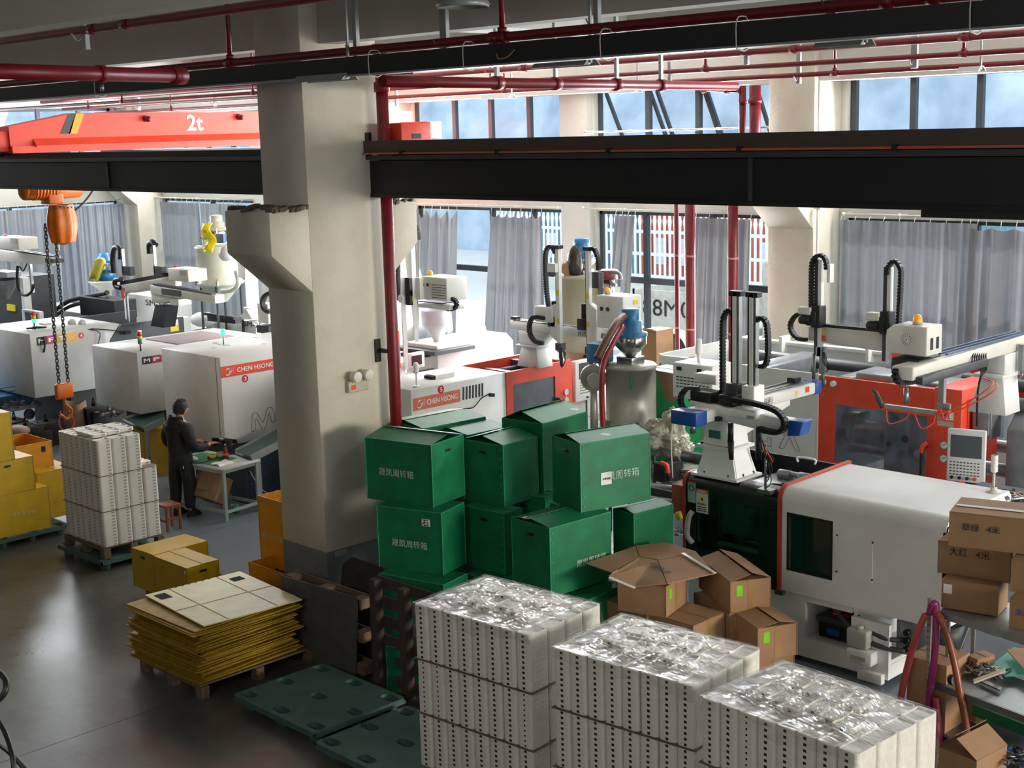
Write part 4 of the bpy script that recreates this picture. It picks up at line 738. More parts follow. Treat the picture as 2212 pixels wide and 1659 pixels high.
q = MB(); q.cyl((-6.72, 15.85, 1.2), (-5.0, 15.85, 1.2), .06, 14); q.box(-6.5, -5.0, 15.3, 16.3, 1.0, 1.45); q.build('injection_unit', mMRED, t, bevel=.03)
q = MB(); q.box(-7.52, -7.28, 15.0, 15.25, 1.55, 2.0); q.box(-7.5, -7.3, 14.98, 15.0, 1.6, 1.95); q.build('clamp_cylinder', mPLT, t, bevel=.02)
q = MB(); q.obox((-7.38, 14.62, 1.42), (.42, .10, 0), (-.012, .05, 0), (0, 0, .62)); q.build('control_panel', mWGR, t, bevel=.015); q = MB(); q.obox((-7.375, 14.592, 1.53), (.34, .081, 0), (-.001, .004, 0), (0, 0, .26)); q.build('panel_screen', M('panel_screen', '4a5155', .15), t)
q = MB(); rnd = random.Random(4)
for i in range(9):
    for j in range(5): c = V((-7.54+i*.038, 14.592-.038+i*.0091, 1.34-j*.036)); q.obox(c, (.022, .005, 0), (-.001, .004, 0), (0, 0, .012))
q.build('panel_key', mDGR, t)
for i, mm in enumerate((mBLK2, mBLK2, mBLK2, mMRED)): c = V((-7.52+i*.085, 14.56+i*.02, 1.16)); MB().cyl(c, c+V((.004, -.03, 0)), .018, 12).build('panel_knob', mm, t)
q = MB(); q.box(-7.42, -7.34, 14.68, 14.72, .3, 1.2); q.build('panel_post', mBLK2, t)
# conveyor in front of the red machine
t = T('belt_conveyor', 'green belt conveyor with flared guides in front of the red machine', 'conveyor', (-9.0, 13.8, 0))
a, b, c, d = P(1618, 975, z=1.0), P(1940, 993, z=1.0), P(1895, 1020, z=1.0), P(1590, 1000, z=1.0)
xx0, xx1, yy0, yy1 = -10.4, b.x, 13.35, 13.95
MB().box(xx0, xx1, yy0+.05, yy1-.05, .98, 1.0).build('belt', M('dark_green_belt', '1f4a40', .25), t); MB().cyl((xx1, yy0+.05, .97), (xx1, yy1-.05, .97), .04, 16).build('roller', mOFF, t)
MB().box(xx0, xx1-.02, yy0+.02, yy0+.06, .90, 1.0).build('side_rail', mGALV, t); MB().box(xx0, xx1-.02, yy1-.06, yy1-.02, .90, 1.0).build('side_rail', mGALV, t)
q = MB(); q.prism([(xx0, yy1-.04, 1.0), (xx1-.35, yy1-.04, 1.0), (xx1-.35, yy1+.1, 1.12), (xx0, yy1+.25, 1.15)], (0, .01, 0)); q.prism([(xx0, yy0+.06, 1.0), (xx1-.9, yy0+.06, 1.0), (xx1-.95, yy0-.1, 1.08), (xx0, yy0-.16, 1.1)], (0, .01, 0)); q.build('flared_guide', M('guide_steel', '6b726d', .5), t)
for x in (-10.2, xx1-.3):
    for y in (yy0+.06, yy1-.06): MB().box(x-.02, x+.02, y-.02, y+.02, 0, .92).build('leg', mGALV, t)
# ---------------- robot on the red machine ----------------
t = T('picker_robot', 'cream picker robot with an orange beacon above the red machine', 'robot', (-7.0, 14.6, 2.1))
q = MB(); q.prism([(-7.25, 14.35, 2.0), (-6.8, 14.35, 2.0), (-6.9, 14.45, 2.42), (-7.15, 14.45, 2.42)], (0, .35, 0)); q.box(-7.2, -6.85, 14.35, 14.85, 2.40, 2.44); q.box(-7.15, -6.88, 14.45, 14.85, 2.44, 2.66); q.build('riser', mWGR, t, bevel=.006, seg=1)
q = MB(); q.prism([(-7.12, 12.45, 2.66), (-7.12, 15.1, 2.66), (-7.12, 15.1, 2.82), (-7.12, 12.45, 2.80)], (.24, 0, 0)); q.build('main_beam', mOFF, t, bevel=.02)
q = MB()
for x in (-7.08, -7.0, -6.92): q.box(x-.012, x+.012, 13.2, 15.08, 2.82, 2.84)
q.build('linear_rail', M('rail_blue_steel', '5d6d84', .35, metal=.6), t)
q = MB(); q.box(-6.88, -6.80, 12.5, 13.9, 2.62, 2.70); q.build('cable_tray', mDGR, t, bevel=.01)
q = MB(); q.box(-7.3, -6.98, 12.75, 13.2, 2.68, 2.82); q.build('carriage', mBLK2, t, bevel=.01)
q = MB(); chainlinks(q, [(-7.12, 12.7, 2.76), (-7.08, 12.5, 2.76), (-7.06, 12.42, 2.70), (-7.02, 12.5, 2.63), (-6.95, 12.9, 2.63), (-6.86, 13.6, 2.64)], .06, .06, (1, 0, 0)); q.build('cable_chain', mBLK2, t)
q = MB(); q.prism([(-8.5, 13.05, 2.86), (-7.2, 13.05, 2.80), (-7.2, 13.05, 3.02), (-8.5, 13.05, 3.02)], (0, .12, 0)); q.build('cross_beam', mOFF, t, bevel=.006, seg=1); MB().box(-8.45, -7.3, 13.07, 13.14, 3.02, 3.05).build('linear_rail', mBLK2, t)
for x in (-8.3, -7.52): MB().cyl((x, 13.045, 2.97), (x, 13.047, 2.97), .03, 14).build('yellow_sticker', mYST, t); MB().box(x-.03, x+.03, 13.044, 13.048, 2.87, 2.93).build('sticker', mMRED if x < -8 else mINK, t)
q = MB(); q.box(-7.30, -6.92, 12.78, 13.1, 2.86, 3.16); q.prism([(-7.30, 12.78, 2.86), (-7.38, 12.78, 2.88), (-7.38, 12.78, 3.10), (-7.30, 12.78, 3.16)], (0, .32, 0)); q.build('control_box', mOFF, t, bevel=.012)
q = MB(); q.cyl((-7.14, 12.78, 3.02), (-7.14, 12.77, 3.02), .06, 20); q.build('fan_grille', mHOLE2, t); q = MB()
for k in range(6): a_ = k*pi/6; q.obox((-7.14, 12.765, 3.02), (.11*cos(a_), 0, .11*sin(a_)), (0, .004, 0), (-.006*sin(a_), 0, .006*cos(a_)))
q.build('fan_spoke', mWTX, t)
for y in (12.88, 13.0): q = MB(); q.box(-6.92, -6.915, y-.025, y+.025, 2.92, 3.04); q.build('connector', mINK, t)
k = V((-7.12, 12.95, 3.16)); MB().cyl(k, k+V((0, 0, .025)), .05, 16).build('beacon_base', mHOLE2, t); q = MB(); q.lathe(k+V((0, 0, .025)), [(.048, 0), (.046, .04), (.03, .07), (0, .08)], 16); q.build('beacon', mBEAC, t)
for x, zt in ((-8.36, 3.76), (-7.52, 3.72)):
    q = MB(); q.box(x-.0, x+.04, 13.02, 13.08, 2.7, zt); q.build('vertical_arm', mWHT, t); q = MB(); q.box(x-.05, x+.0, 13.03, 13.07, 2.72, zt); q.build('arm_track', mDGR, t)
    q = MB(); q.box(x-.10, x+.02, 12.94, 13.0, 3.04, 3.2); q.cyl((x-.18, 12.96, 3.10), (x-.05, 12.96, 3.10), .05, 14); q.box(x-.05, x+.06, 12.96, 13.1, 3.02, 3.26); q.build('slide_drive', mBLK2, t, bevel=.01)
    MB().cyl((x-.185, 12.96, 3.10), (x-.18, 12.96, 3.10), .045, 16).build('yellow_cap', mYST, t); MB().box(x-.2, x-.04, 12.93, 13.03, 3.16, 3.24).build('motor_cover', mOFF, t, bevel=.01)
q = MB(); chainlinks(q, [(-8.44, 13.02, 3.2), (-8.44, 13.02, 3.66), (-8.41, 13.02, 3.77), (-8.34, 13.02, 3.81), (-8.27, 13.02, 3.77), (-8.25, 13.02, 3.66)], .06, .04, (0, 1, 0)); q.build('cable_chain', mBLK2, t)
q = MB(); chainlinks(q, [(-7.52, 13.02, 3.66), (-7.50, 13.02, 3.74), (-7.44, 13.02, 3.79), (-7.38, 13.02, 3.74), (-7.36, 13.02, 3.62), (-7.38, 13.02, 3.1)], .06, .04, (0, 1, 0)); q.build('cable_chain', mBLK2, t)
q = MB(); chainlinks(q, [(-8.5, 13.02, 3.16), (-8.62, 13.02, 3.14), (-8.70, 13.02, 3.05), (-8.70, 13.02, 2.96), (-8.62, 13.02, 2.88), (-8.5, 13.02, 2.87)], .06, .04, (0, 1, 0)); q.build('cable_chain', mBLK2, t)
MB().box(-8.24, -8.2, 13.0, 13.08, 3.52, 3.72).build('air_valve', mWTX, t)
q = MB(); q.box(-8.38, -8.30, 13.02, 13.08, 2.7, 2.8); q.cyl((-8.42, 13.05, 2.72), (-8.42, 13.05, 2.38), .02, 10); q.cyl((-8.30, 13.05, 2.62), (-8.30, 13.05, 2.35), .02, 10); q.box(-8.34, -8.27, 13.03, 13.07, 2.5, 2.8); q.build('gripper', mSTEEL2, t)
q = MB(); 
for k in range(4): q.tube([(-8.3, 13.05, 2.78), (-8.22-.02*k, 13.0, 2.66), (-8.24, 13.05, 2.55), (-8.33, 13.05, 2.5)], .004, 5)
q.build('air_hose', mINK, t)
# hanging nipper tool
e = P(2037, 795, x=-7.0); q = MB(); q.box(-7.03, -6.97, e.y-.03, e.y+.03, 2.12, 2.72); q.build('tool_post', mGALV, t)
a, b = P(1912, 877, y=e.y-.1), P(2035, 893, y=e.y-.1); q = MB(); q.bar(a, b, .05, .045); q.obox(b+V((.02, .0, .04)), (.14, 0, 0), (0, .03, 0), (0, 0, .14)); q.build('tool_bar', mGALV, t)
for (x0_, y0_), (x1_, y1_) in (((1908, 880), (1890, 848)), ((1958, 870), (1957, 838))): u0, u1 = P(x0_, y0_, y=e.y-.1), P(x1_, y1_, y=e.y-.1); q = MB(); q.cyl(u0, u1, .034, 14, r2=.026); q.cyl(u1, u1+(u1-u0)*.25, .012, 8); q.build('air_nipper', mDGR if x0_ < 1950 else mSTEEL2, t)
q = MB(); rnd = random.Random(9)
for k in range(7): g = rnd.random; q.tube([b+V((-.05, -.04, 0)), b+V((-.05+.12*g(), -.06, .10*g()-.02)), b+V((.06*g(), -.05, -.06+.1*g())), b+V((.1, -.04, .05))], .007, 5)
c = P(2120, 815, x=-6.95); q.tube([b+V((.05, -.04, 0)), b+V((.3, .0, .12)), b+V((.55, .1, .33)), c], .008, 5); q.tube([b+V((.05, -.04, .02)), b+V((.3, .02, .17)), b+V((.5, .1, .36)), c], .008, 5)
q.tube([P(1915, 885, y=e.y-.1), P(1920, 915, y=e.y-.1), P(1955, 905, y=e.y-.1), P(1965, 890, y=e.y-.1)], .006, 5); q.tube([P(1975, 890, y=e.y-.1), P(1990, 925, y=e.y-.1), P(2015, 915, y=e.y-.1), P(2020, 895, y=e.y-.1)], .006, 5)
q.build('orange_air_hose', M('hose_orange_red', 'f0512e', .45), t)
q = MB(); 
for k in range(7): q.tube([P(2105+k*4, 755, x=-6.9), P(2100+k*5, 785, x=-6.85), P(2118+k*2, 800, x=-6.9), P(2118, 815, x=-6.9)], .008, 5)
q.tube([P(2118, 815, x=-6.9), P(2112, 850, x=-6.9), P(2110, 920, x=-6.95)], .012, 6); q.build('cable_bundle', mINK, t)
q = MB(); q.box(-6.85, -6.8, 14.7, 14.78, 2.45, 2.75); q.cyl((-6.82, 14.74, 2.45), (-6.82, 14.74, 2.35), .02, 8); q.build('air_regulator', mSTEEL2, t)
# ---------------- machine with the number 5 ----------------
def numdisc(t, c, r, s, axis='x', col=None):
    c = V(c); MB().cyl(c, c+V((.006, 0, 0)), r, 24).build('number_disc', M('disc_red', 'c22a2c', .5), t)
    txt(s, r*.8, c+V((.007, 0, 0)), (0, 1, 0), (0, 0, 1), mWTX, t, height=r*1.1, center=True, bold=.02)
def brand(t, x, y0, y1, z0, z1, col):
    MB().box(x, x+.004, y0, y1, z0, z1).build('brand_band', col, t); h = z1-z0; L = y1-y0
    txt('CHEN HSONG', L*.66, (x+.005, y0+L*.28, z0+h*.3), (0, 1, 0), (0, 0, 1), mWTX, t, height=h*.42, bold=.01)
    q = MB(); s = h*.5; o = V((x+.006, y0+L*.08, z0+h*.25)); q.tube([o+V((0, 0, .1*s)), o+V((0, .25*s, -.15*s)), o+V((0, .7*s, .0)), o+V((0, .95*s, .6*s))], h*.05, 5); q.tube([o+V((0, .15*s, .75*s)), o+V((0, .5*s, 1.0*s)), o+V((0, .8*s, .9*s))], h*.05, 5)
    q.bar(o+V((0, 1.1*s, -.05*s)), o+V((0, 1.2*s, 1.1*s)), h*.07, .004); q.bar(o+V((0, 1.5*s, -.05*s)), o+V((0, 1.6*s, 1.1*s)), h*.07, .004); q.bar(o+V((0, .7*s, .5*s)), o+V((0, 1.6*s, .5*s)), h*.06, .004); q.build('brand_emblem', mWTX, t)
t = T('injection_molding_machine', 'white and red injection moulding machine numbered 5 behind the green boxes', 'machine', (-14.2, 14, 0)); X5 = -13.75
q = MB(); q.prism([(X5, 11.74, .55), (X5, 13.5, .55), (X5, 13.5, 1.885), (X5, 11.74, 1.9)], (-1.0, 0, 0)); q.build('clamp_housing', mWGR, t, bevel=.008, seg=1)
brand(t, X5, 11.77, 12.62, 1.61, 1.78, M('salmon_band', 'd4755c', .5)); numdisc(t, (X5, 12.27, 1.83), .055, '5')
q = MB()
for k in range(7): q.prism([(X5, 12.66+k*.06, 1.62), (X5, 12.69+k*.06, 1.62), (X5, 12.70+k*.06, 1.80), (X5, 12.67+k*.06, 1.80)], (.005, 0, 0))
q.build('vent_slot', mDGR, t)
q = MB(); q.tube([(X5, 12.58, 1.52), (X5+.05, 12.8, 1.5), (X5+.06, 12.95, 1.6), (X5+.05, 13.1, 1.64)], .008, 6); q.build('power_cord', mINK, t); q = MB(); q.obox((X5+.05, 13.17, 1.62), (.04, 0, 0), (0, .1, -.02), (0, .01, .05)); q.build('plug', mBLK2, t, bevel=.01)
q = MB(); q.box(X5-.55, X5-.35, 12.5, 12.85, 1.89, 1.95); q.build('roof_box', mWHT, t); MB().box(X5-.54, X5-.36, 12.45, 12.5, 1.9, 1.94).build('box_opening', mINK, t)
q = MB(); q.box(X5-.8, X5-.5, 11.9, 12.0, 1.89, 1.905); q.build('roof_slot', mDGR, t)
k = V((X5-.12, 11.95, 1.9)); q = MB(); q.cyl(k, k+V((0, 0, .02)), .05, 12); q.cyl(k, k+V((0, 0, .18)), .012, 8); q.lathe(k+V((0, 0, .18)), [(.03, 0), (.035, .02), (.035, .13), (.02, .15), (0, .15)], 14); q.build('signal_lamp', mWTX, t)
framed(t, 'red_guard', mMRED, 'x', X5+.01, .04, 13.5, 14.85, .55, 1.885, 13.63, 14.5, .95, 1.69); MB().box(X5-.02, X5-.01, 13.63, 14.5, .95, 1.69).build('guard_window', M('dusty_glass', '545c66', .2, var=.25, scale=5), t)
q = MB(); q.box(X5-1.0, X5-.95, 13.5, 14.85, .55, 1.88); q.box(X5-1.0, X5, 14.82, 14.87, .55, 1.86); q.build('red_rear_guard', mMRED, t); 
q = MB(); q.cyl((X5-.3, 13.5, 1.75), (X5-.3, 14.9, 1.75), .035, 10); q.cyl((X5-.75, 13.5, 1.75), (X5-.75, 14.9, 1.75), .035, 10); q.box(X5-.9, X5-.1, 13.9, 14.0, 1.2, 1.8); q.box(X5-.9, X5-.1, 14.5, 14.6, 1.2, 1.85); q.build('clamp_unit', mDGR, t)
q = MB(); q.box(X5, X5+.004, 14.6, 14.75, 1.52, 1.80); q.build('warning_plate', mPAPER, t); MB().prism([(X5+.006, 14.63, 1.70), (X5+.006, 14.72, 1.70), (X5+.006, 14.675, 1.78)], (.001, 0, 0)).build('warning_triangle', mYST, t); q = MB(); q.tube([(X5+.02, 14.5, 1.35), (X5+.07, 14.55, 1.32), (X5+.07, 14.56, 1.1)], .025, 8); q.build('door_handle', mBLK2, t)
for z in (1.30, 1.42): MB().cyl((X5, 14.72, z), (X5+.03, 14.72, z), .045, 16).build('pressure_gauge', mSTEEL, t)
q = MB(); q.box(X5-.1, X5+.0, 14.95, 15.5, 1.22, 1.84); q.build('control_panel', mWGR, t, bevel=.015); MB().box(X5, X5+.006, 15.03, 15.42, 1.56, 1.80).build('panel_screen', M('panel_screen', '4a5155', .15), t)
q = MB()
for i in range(8):
    for j in range(5): q.box(X5, X5+.006, 15.05+i*.045, 15.075+i*.045, 1.5-j*.04, 1.512-j*.04)
q.build('panel_key', mDGR, t)
for i in range(4): MB().cyl((X5, 15.2+i*.07, 1.27), (X5+.02, 15.2+i*.07, 1.27), .016, 10).build('panel_knob', mMRED if i == 3 else mBLK2, t)
MB().box(X5-1.0, X5-.02, 11.9, 17.0, 0, .55).build('machine_bed', mDGR, t)
q = MB(); q.box(X5-.85, X5-.15, 15.0, 16.9, .9, 1.55); q.build('injection_cover', mWGR, t, bevel=.03)
# robot above machine 5
t = T('picker_robot', 'pale grey picker robot with two tall white arms above machine 5', 'robot', (-13.9, 14.2, 1.88)); yr = 14.2
q = MB(); q.prism([(-14.12, yr-.1, 1.86), (-13.68, yr-.1, 1.86), (-13.76, yr-.06, 2.16), (-14.06, yr-.06, 2.16)], (0, .3, 0)); q.box(-14.12, -13.7, yr-.12, yr+.22, 2.15, 2.18); q.prism([(-14.10, yr-.06, 2.18), (-13.72, yr-.06, 2.18), (-13.5, yr-.06, 2.38), (-14.12, yr-.06, 2.38)], (0, .2, 0)); q.build('riser', mWGR, t, bevel=.006, seg=1)
q = MB(); q.box(-14.3, -11.85, yr-.05, yr+.12, 2.38, 2.50); q.build('main_beam', mWGR, t, bevel=.006, seg=1); q = MB(); q.box(-14.25, -11.9, yr-.03, yr-.01, 2.5, 2.52); q.box(-14.25, -11.9, yr+.07, yr+.09, 2.5, 2.52); q.build('linear_rail', mSTEEL, t); MB().box(-14.3, -14.2, yr-.02, yr+.08, 2.52, 2.56).build('rail_stop', mBLK2, t)
txt('台达-3D 机械臂', .55, (-12.95, yr-.053, 2.40), (1, 0, 0), (0, 0, 1), mINK, t, height=.07)
for x in (-13.22, -12.66):
    q = MB(); q.box(x-.03, x+.03, yr-.16, yr-.10, 2.25, 3.62); q.build('vertical_arm', mWHT, t); MB().box(x-.05, x-.03, yr-.15, yr-.11, 2.3, 3.6).build('arm_track', mDGR, t); MB().box(x-.06, x+.05, yr-.18, yr-.08, 3.6, 3.65).build('arm_cap', mBLK2, t)
    q = MB(); q.prism([(x+.03, yr-.17, 2.30), (x+.16, yr-.17, 2.36), (x+.16, yr-.17, 2.80), (x+.03, yr-.17, 2.88)] if x > -13 else [(x-.14, yr-.17, 2.36), (x-.02, yr-.17, 2.30), (x-.02, yr-.17, 2.84), (x-.14, yr-.17, 2.80)], (0, .1, 0)); q.build('slide_block', mWGR, t, bevel=.006)
    for z in (2.95, 2.55): MB().box(x-.022, x+.022, yr-.164, yr-.16, z, z+.08).build('yellow_sticker', mYST, t)
    q = MB(); q.box(x-.2, x-.05, yr-.17, yr-.03, 2.5, 2.66); q.cyl((x-.12, yr-.1, 2.66), (x-.12, yr-.1, 2.86), .045, 12); q.build('servo_motor', mBLK2, t, bevel=.008)
    q = MB(); q.cyl((x, yr-.13, 2.25), (x+.02, yr-.13, 1.95), .035, 10, r2=.02); q.box(x-.05, x+.06, yr-.18, yr-.08, 2.18, 2.28); q.build('gripper', mDGR, t); q = MB(); rnd = random.Random(int(-x*100))
    for k_ in range(4): g = rnd.random; q.tube([(x, yr-.15, 2.25), (x+.1+.08*g(), yr-.18, 2.15), (x+.12*g(), yr-.15, 2.02), (x+.02, yr-.13, 1.93)], .005, 5)
    q.build('air_hose', mINK, t)
q = MB(); q.box(-13.65, -13.3, yr-.2, yr-.02, 2.56, 2.78); q.build('valve_cover', mWGR, t, bevel=.02)
q = MB(); chainlinks(q, [(-13.28, yr-.13, 3.55), (-13.33, yr-.13, 3.62), (-13.42, yr-.13, 3.60), (-13.47, yr-.13, 3.45), (-13.46, yr-.13, 3.0), (-13.42, yr-.13, 2.75)], .06, .05, (0, 1, 0)); q.build('cable_chain', mBLK2, t)
q = MB(); chainlinks(q, [(-12.62, yr-.13, 3.62), (-12.55, yr-.13, 3.62), (-12.49, yr-.13, 3.5), (-12.48, yr-.13, 3.35)], .06, .05, (0, 1, 0)); q.build('cable_chain', mBLK2, t)
q = MB(); chainlinks(q, [(-13.45, yr-.2, 2.62), (-13.65, yr-.2, 2.62), (-13.74, yr-.2, 2.52), (-13.74, yr-.2, 2.38), (-13.65, yr-.2, 2.28), (-13.5, yr-.2, 2.26)], .06, .05, (0, 1, 0)); q.build('cable_chain', mBLK2, t)
MB().box(-12.55, -12.42, yr-.2, yr-.1, 3.1, 3.32).build('solenoid_box', mDGR, t, bevel=.01); MB().box(-13.35, -13.2, yr-.22, yr-.1, 3.28, 3.4).build('arm_bracket', mWGR, t)
q = MB(); q.box(-12.42, -11.95, yr-.25, yr+.12, 2.58, 3.02); q.build('control_box', mWGR, t, bevel=.015); q = MB()
for r_ in range(6): q.box(-11.95, -11.945, yr-.2, yr+.08, 2.66+r_*.035, 2.67+r_*.035)
q.build('vent_slot', mHOLE, t); 
for x in (-12.33, -12.22): MB().cyl((x, yr-.25, 2.84), (x, yr-.256, 2.84), .03, 16).build('connector', mDGR, t)
MB().box(-11.948, -11.943, yr-.05, yr+.05, 2.90, 2.96).build('yellow_sticker', mYST, t)
MB().cyl((-12.35, yr-.1, 3.02), (-12.35, yr-.1, 3.05), .04, 14).build('beacon_base', mHOLE2, t); q = MB(); q.sphere((-12.35, yr-.1, 3.07), .04, 14); q.build('beacon', mBEAC, t)
MB().cyl((-12.85, yr+.1, 1.7), (-12.85, yr+.1, 2.38), .045, 14).build('support_post', mSTEEL, t)
# ---------------- hopper dryers ----------------
def dryer(label, base, r, zb, zt, barrel, motor, steel=True, blow=True, zm=None, bag=None):
    x, y = base; t = T('hopper_dryer', label, 'hopper', (x, y, zb-.35)); H = zt-zb; zm = zm or zt+.72; h = zm-zt
    q = MB(); q.lathe((x, y, zb), [(.12, -.35), (r*.95, -.02), (r*1.08, 0), (r*1.1, .03), (r, .06), (r, H-.06), (r*1.04, H-.05), (r*1.04, H-.02), (r*.98, H), (0, H+.02)], 36); q.build('barrel', barrel, t)
    for a in (.8, 2.4, 3.9, 5.5): MB().cyl((x+r*.9*cos(a), y+r*.9*sin(a), 0), (x+r*.9*cos(a), y+r*.9*sin(a), zb), .025, 8).build('leg', mDGR, t)
    for a in (2.2, 4.4, 5.6): q = MB(); q.box(x+r*1.08*cos(a)-.02, x+r*1.08*cos(a)+.02, y+r*1.08*sin(a)-.02, y+r*1.08*sin(a)+.02, zb+.0, zb+.08); q.build('clasp', mSTEEL2, t)
    q = MB(); q.box(x-.13, x+.13, y-.13, y+.13, zt, zt+h*.13); q.build('lid_box', mSTEEL, t, bevel=.006); q = MB(); q.lathe((x, y, zt+h*.13), [(.05, 0), (.075, .01), (.21, h*.22), (.21, h*.36), (.2, h*.38)], 28); q.build('steel_cone', mSTEEL, t)
    q = MB(); z0 = zt+h*.5; q.lathe((x, y, z0), [(.22, 0), (.22, h*.06), (.17, h*.08), (.155, h*.1), (.155, h*.26), (.12, h*.28), (.12, h*.32), (.12, h*.48), (.08, h*.5), (0, h*.5)], 24); q.build('motor', motor, t)
    for a in (-.6, 2.5): q = MB(); q.box(x+.2*cos(a)-.015, x+.2*cos(a)+.015, y+.2*sin(a)-.015, y+.2*sin(a)+.015, z0-.1, z0+.05); q.build('clamp', mSTEEL2, t)
    if blow:
        q = MB(); u = V((-.7, -.7, 0)).normalized(); c = V((x, y, zb+H*.78))+u*(r+.16); q.cyl(c-V((.05, -.05, 0)), c+V((.05, -.05, 0)), .17, 20); q.cyl(c+V((.05, -.05, 0)), c+V((.16, -.16, 0)), .09, 18); q.cyl(c-V((0, 0, 0)), c-u*.3, .06, 12); q.cyl(c, c-V((0, 0, .9)), .05, 12); q.build('blower', barrel, t)
    return t
mDRY = M('dryer_grey', '9d9c90', .35, metal=.2, var=.06); mDRY2 = M('dryer_olive', '96937e', .4, var=.06); mDRYW = M('dryer_pale', 'c6c8b8', .4, var=.06)
kx, ky = -11.5, 13.56
t = dryer('large grey hopper dryer with a blue motor on top, behind the green boxes', (kx, ky), .325, 1.44, 2.23, mDRY, mBLUE, zm=2.95)
q = MB(); a = P(1303, 915, x=kx+.3); q.tube([P(1305, 960, x=kx+.35), P(1300, 860, x=kx+.35), P(1303, 790, x=kx+.35), P(1325, 740, x=kx+.3), P(1345, 705, x=kx+.2)], .035, 10); q.build('suction_hose', M('hose_dark_red', '8c2323', .35), t)
q = MB(); q.tube([P(1290, 775, x=kx+.3), P(1310, 735, x=kx+.3), P(1335, 695, x=kx+.2), P(1350, 682, x=kx)], .05, 8); q.build('return_hose', M('hose_brown', '5a2f22', .5), t)
q = MB(); q.box(kx-.45, kx-.2, ky-.35, ky-.1, 2.25, 2.5); q.build('filter_box', mBLUE, t, bevel=.01); q = MB(); q.sphere((kx-.2, ky-.3, 2.3), .1, 14, sc=(.8, .8, 1.2)); q.build('glove', mDGR, t)
q = MB(); q.box(kx+.2, kx+.22, ky-.26, ky-.22, 1.95, 2.17); q.build('sight_glass', M('sight_green', '3b8f5e', .3), t)
t = dryer('olive grey hopper dryer with a blue loader behind the robot arms of machine 5', (P(1258, 600, y=15.6).x, 15.6), .40, 1.9, P(1258, 592, y=15.6).z, mDRY2, M('loader_blue', '2577b0', .35), blow=False, zm=P(1265, 515, y=15.6).z)
k = P(1243, 565, y=15.4); q = MB(); q.sphere(k, .2, 16, sc=(.6, .6, 1.25)); q.build('loader_bag', M('black_bag', '2b241f', .4, bump=.6, bscale=12), t); k = P(1228, 583, y=15.3); q = MB(); q.cyl(k, k+V((-.1, .06, .03)), .1, 14); q.build('hose_port', M('port_brown', '8a6a4a', .5), t)
k = P(1313, 600, y=15.6); t = T('material_loader', 'small steel material loader with a maroon head and blower behind the robot', 'loader', (k.x, 15.6, k.z-.5)); MB().cyl((k.x, 15.6, k.z-.5), (k.x, 15.6, k.z), .1, 16).build('steel_tube', mSTEEL, t); q = MB(); q.cyl((k.x, 15.6, k.z-.02), (k.x, 15.6, k.z+.12), .15, 18); q.build('head', M('maroon', '7c2f3a', .5), t); q = MB(); q.tube([V((k.x+.2+.1*cos(a), 15.55, k.z+.0+.1*sin(a))) for a in [i*.6 for i in range(9)]], .03, 8, res=2); q.build('blower_ring', mSTEEL2, t)
# cartons and haze behind the dryer
for (px0, px1, py0, py1, yy, l) in ((1385, 1418, 712, 760, 15.8, 'upright brown carton by the window behind the grey dryer'),):
    a, b = P(px0, py0, y=yy), P(px1, py1, y=yy); t = T('cardboard_box', l, 'box', ((a.x+b.x)/2, yy, b.z)); q = MB(); q.box(a.x, b.x, yy, yy+.4, 0, a.z); q.build('carton_body', mKR, t)
    q = MB(); q.prism([(a.x, yy, a.z), (b.x, yy, a.z), (b.x+.1, yy-.2, a.z+.05), (a.x+.1, yy-.2, a.z+.05)], (0, 0, .01)); q.build('flap', mKR, t)
# ---------------- machine behind, with hopper and its robot (left of machine 5) ----------------
def robot_small(label, y, items, root):
    return T('picker_robot', label, 'robot', root)
XD = -16.0; t = T('injection_molding_machine', 'white injection unit with peeling roof, behind machine 5', 'machine', (XD, 15, 0))
a, b = P(945, 790, x=XD), P(1110, 765, x=XD); zt = P(1000, 738, x=XD).z; print('MD', a, b, zt)
q = MB(); q.prism([(XD, a.y, .9), (XD, b.y, .9), (XD, b.y, zt-.12), (XD, b.y-.15, zt+.02), (XD, a.y, zt)], (-.75, 0, 0)); q.build('injection_cover', mWHT, t, bevel=.015); q = MB(); q.box(XD-.6, XD-.1, a.y+.5, b.y-.5, zt, zt+.015); q.build('peeling_film', M('film_blue_white', 'c4d3e2', .3, bump=.6, bscale=9), t)
txt('BNiltec', (b.y-a.y)*.28, (XD+.01, a.y+(b.y-a.y)*.55, zt-.32), (0, 1, 0), (0, 0, 1), mHOLE2, t, height=.09)
MB().box(XD-.9, XD, 11.9, b.y, 0, .9).build('machine_bed', mDGR, t); q = MB(); q.box(XD-.9, XD-.02, 11.9, 13.6, .9, 1.8); q.build('clamp_housing', mWGR, t, bevel=.01)
q = MB(); 
for z in (1.2, 1.32, 1.44, 1.56): q.cyl((XD-.1, a.y-.9, z), (XD-.1, a.y+.1, z), .05, 12)
q.build('barrel_heater', mSTEEL, t)
a2, b2 = P(882, 765, x=XD+.1), P(918, 792, x=XD+.1); q = MB(); q.box(XD+.02, XD+.1, a2.y, b2.y, b2.z, a2.z); q.build('control_panel', mWGR, t, bevel=.01); MB().box(XD+.1, XD+.106, a2.y+.06, b2.y-.06, b2.z+.05, a2.z-.04).build('panel_screen', M('screen_dark', '33292c', .2), t)
q = MB(); a3, b3 = P(856, 715, x=XD+.15), P(866, 795, x=XD+.15); q.box(XD, XD+.15, a3.y-.2, b3.y, b3.z, a3.z); q.build('red_guard_post', mORG, t)
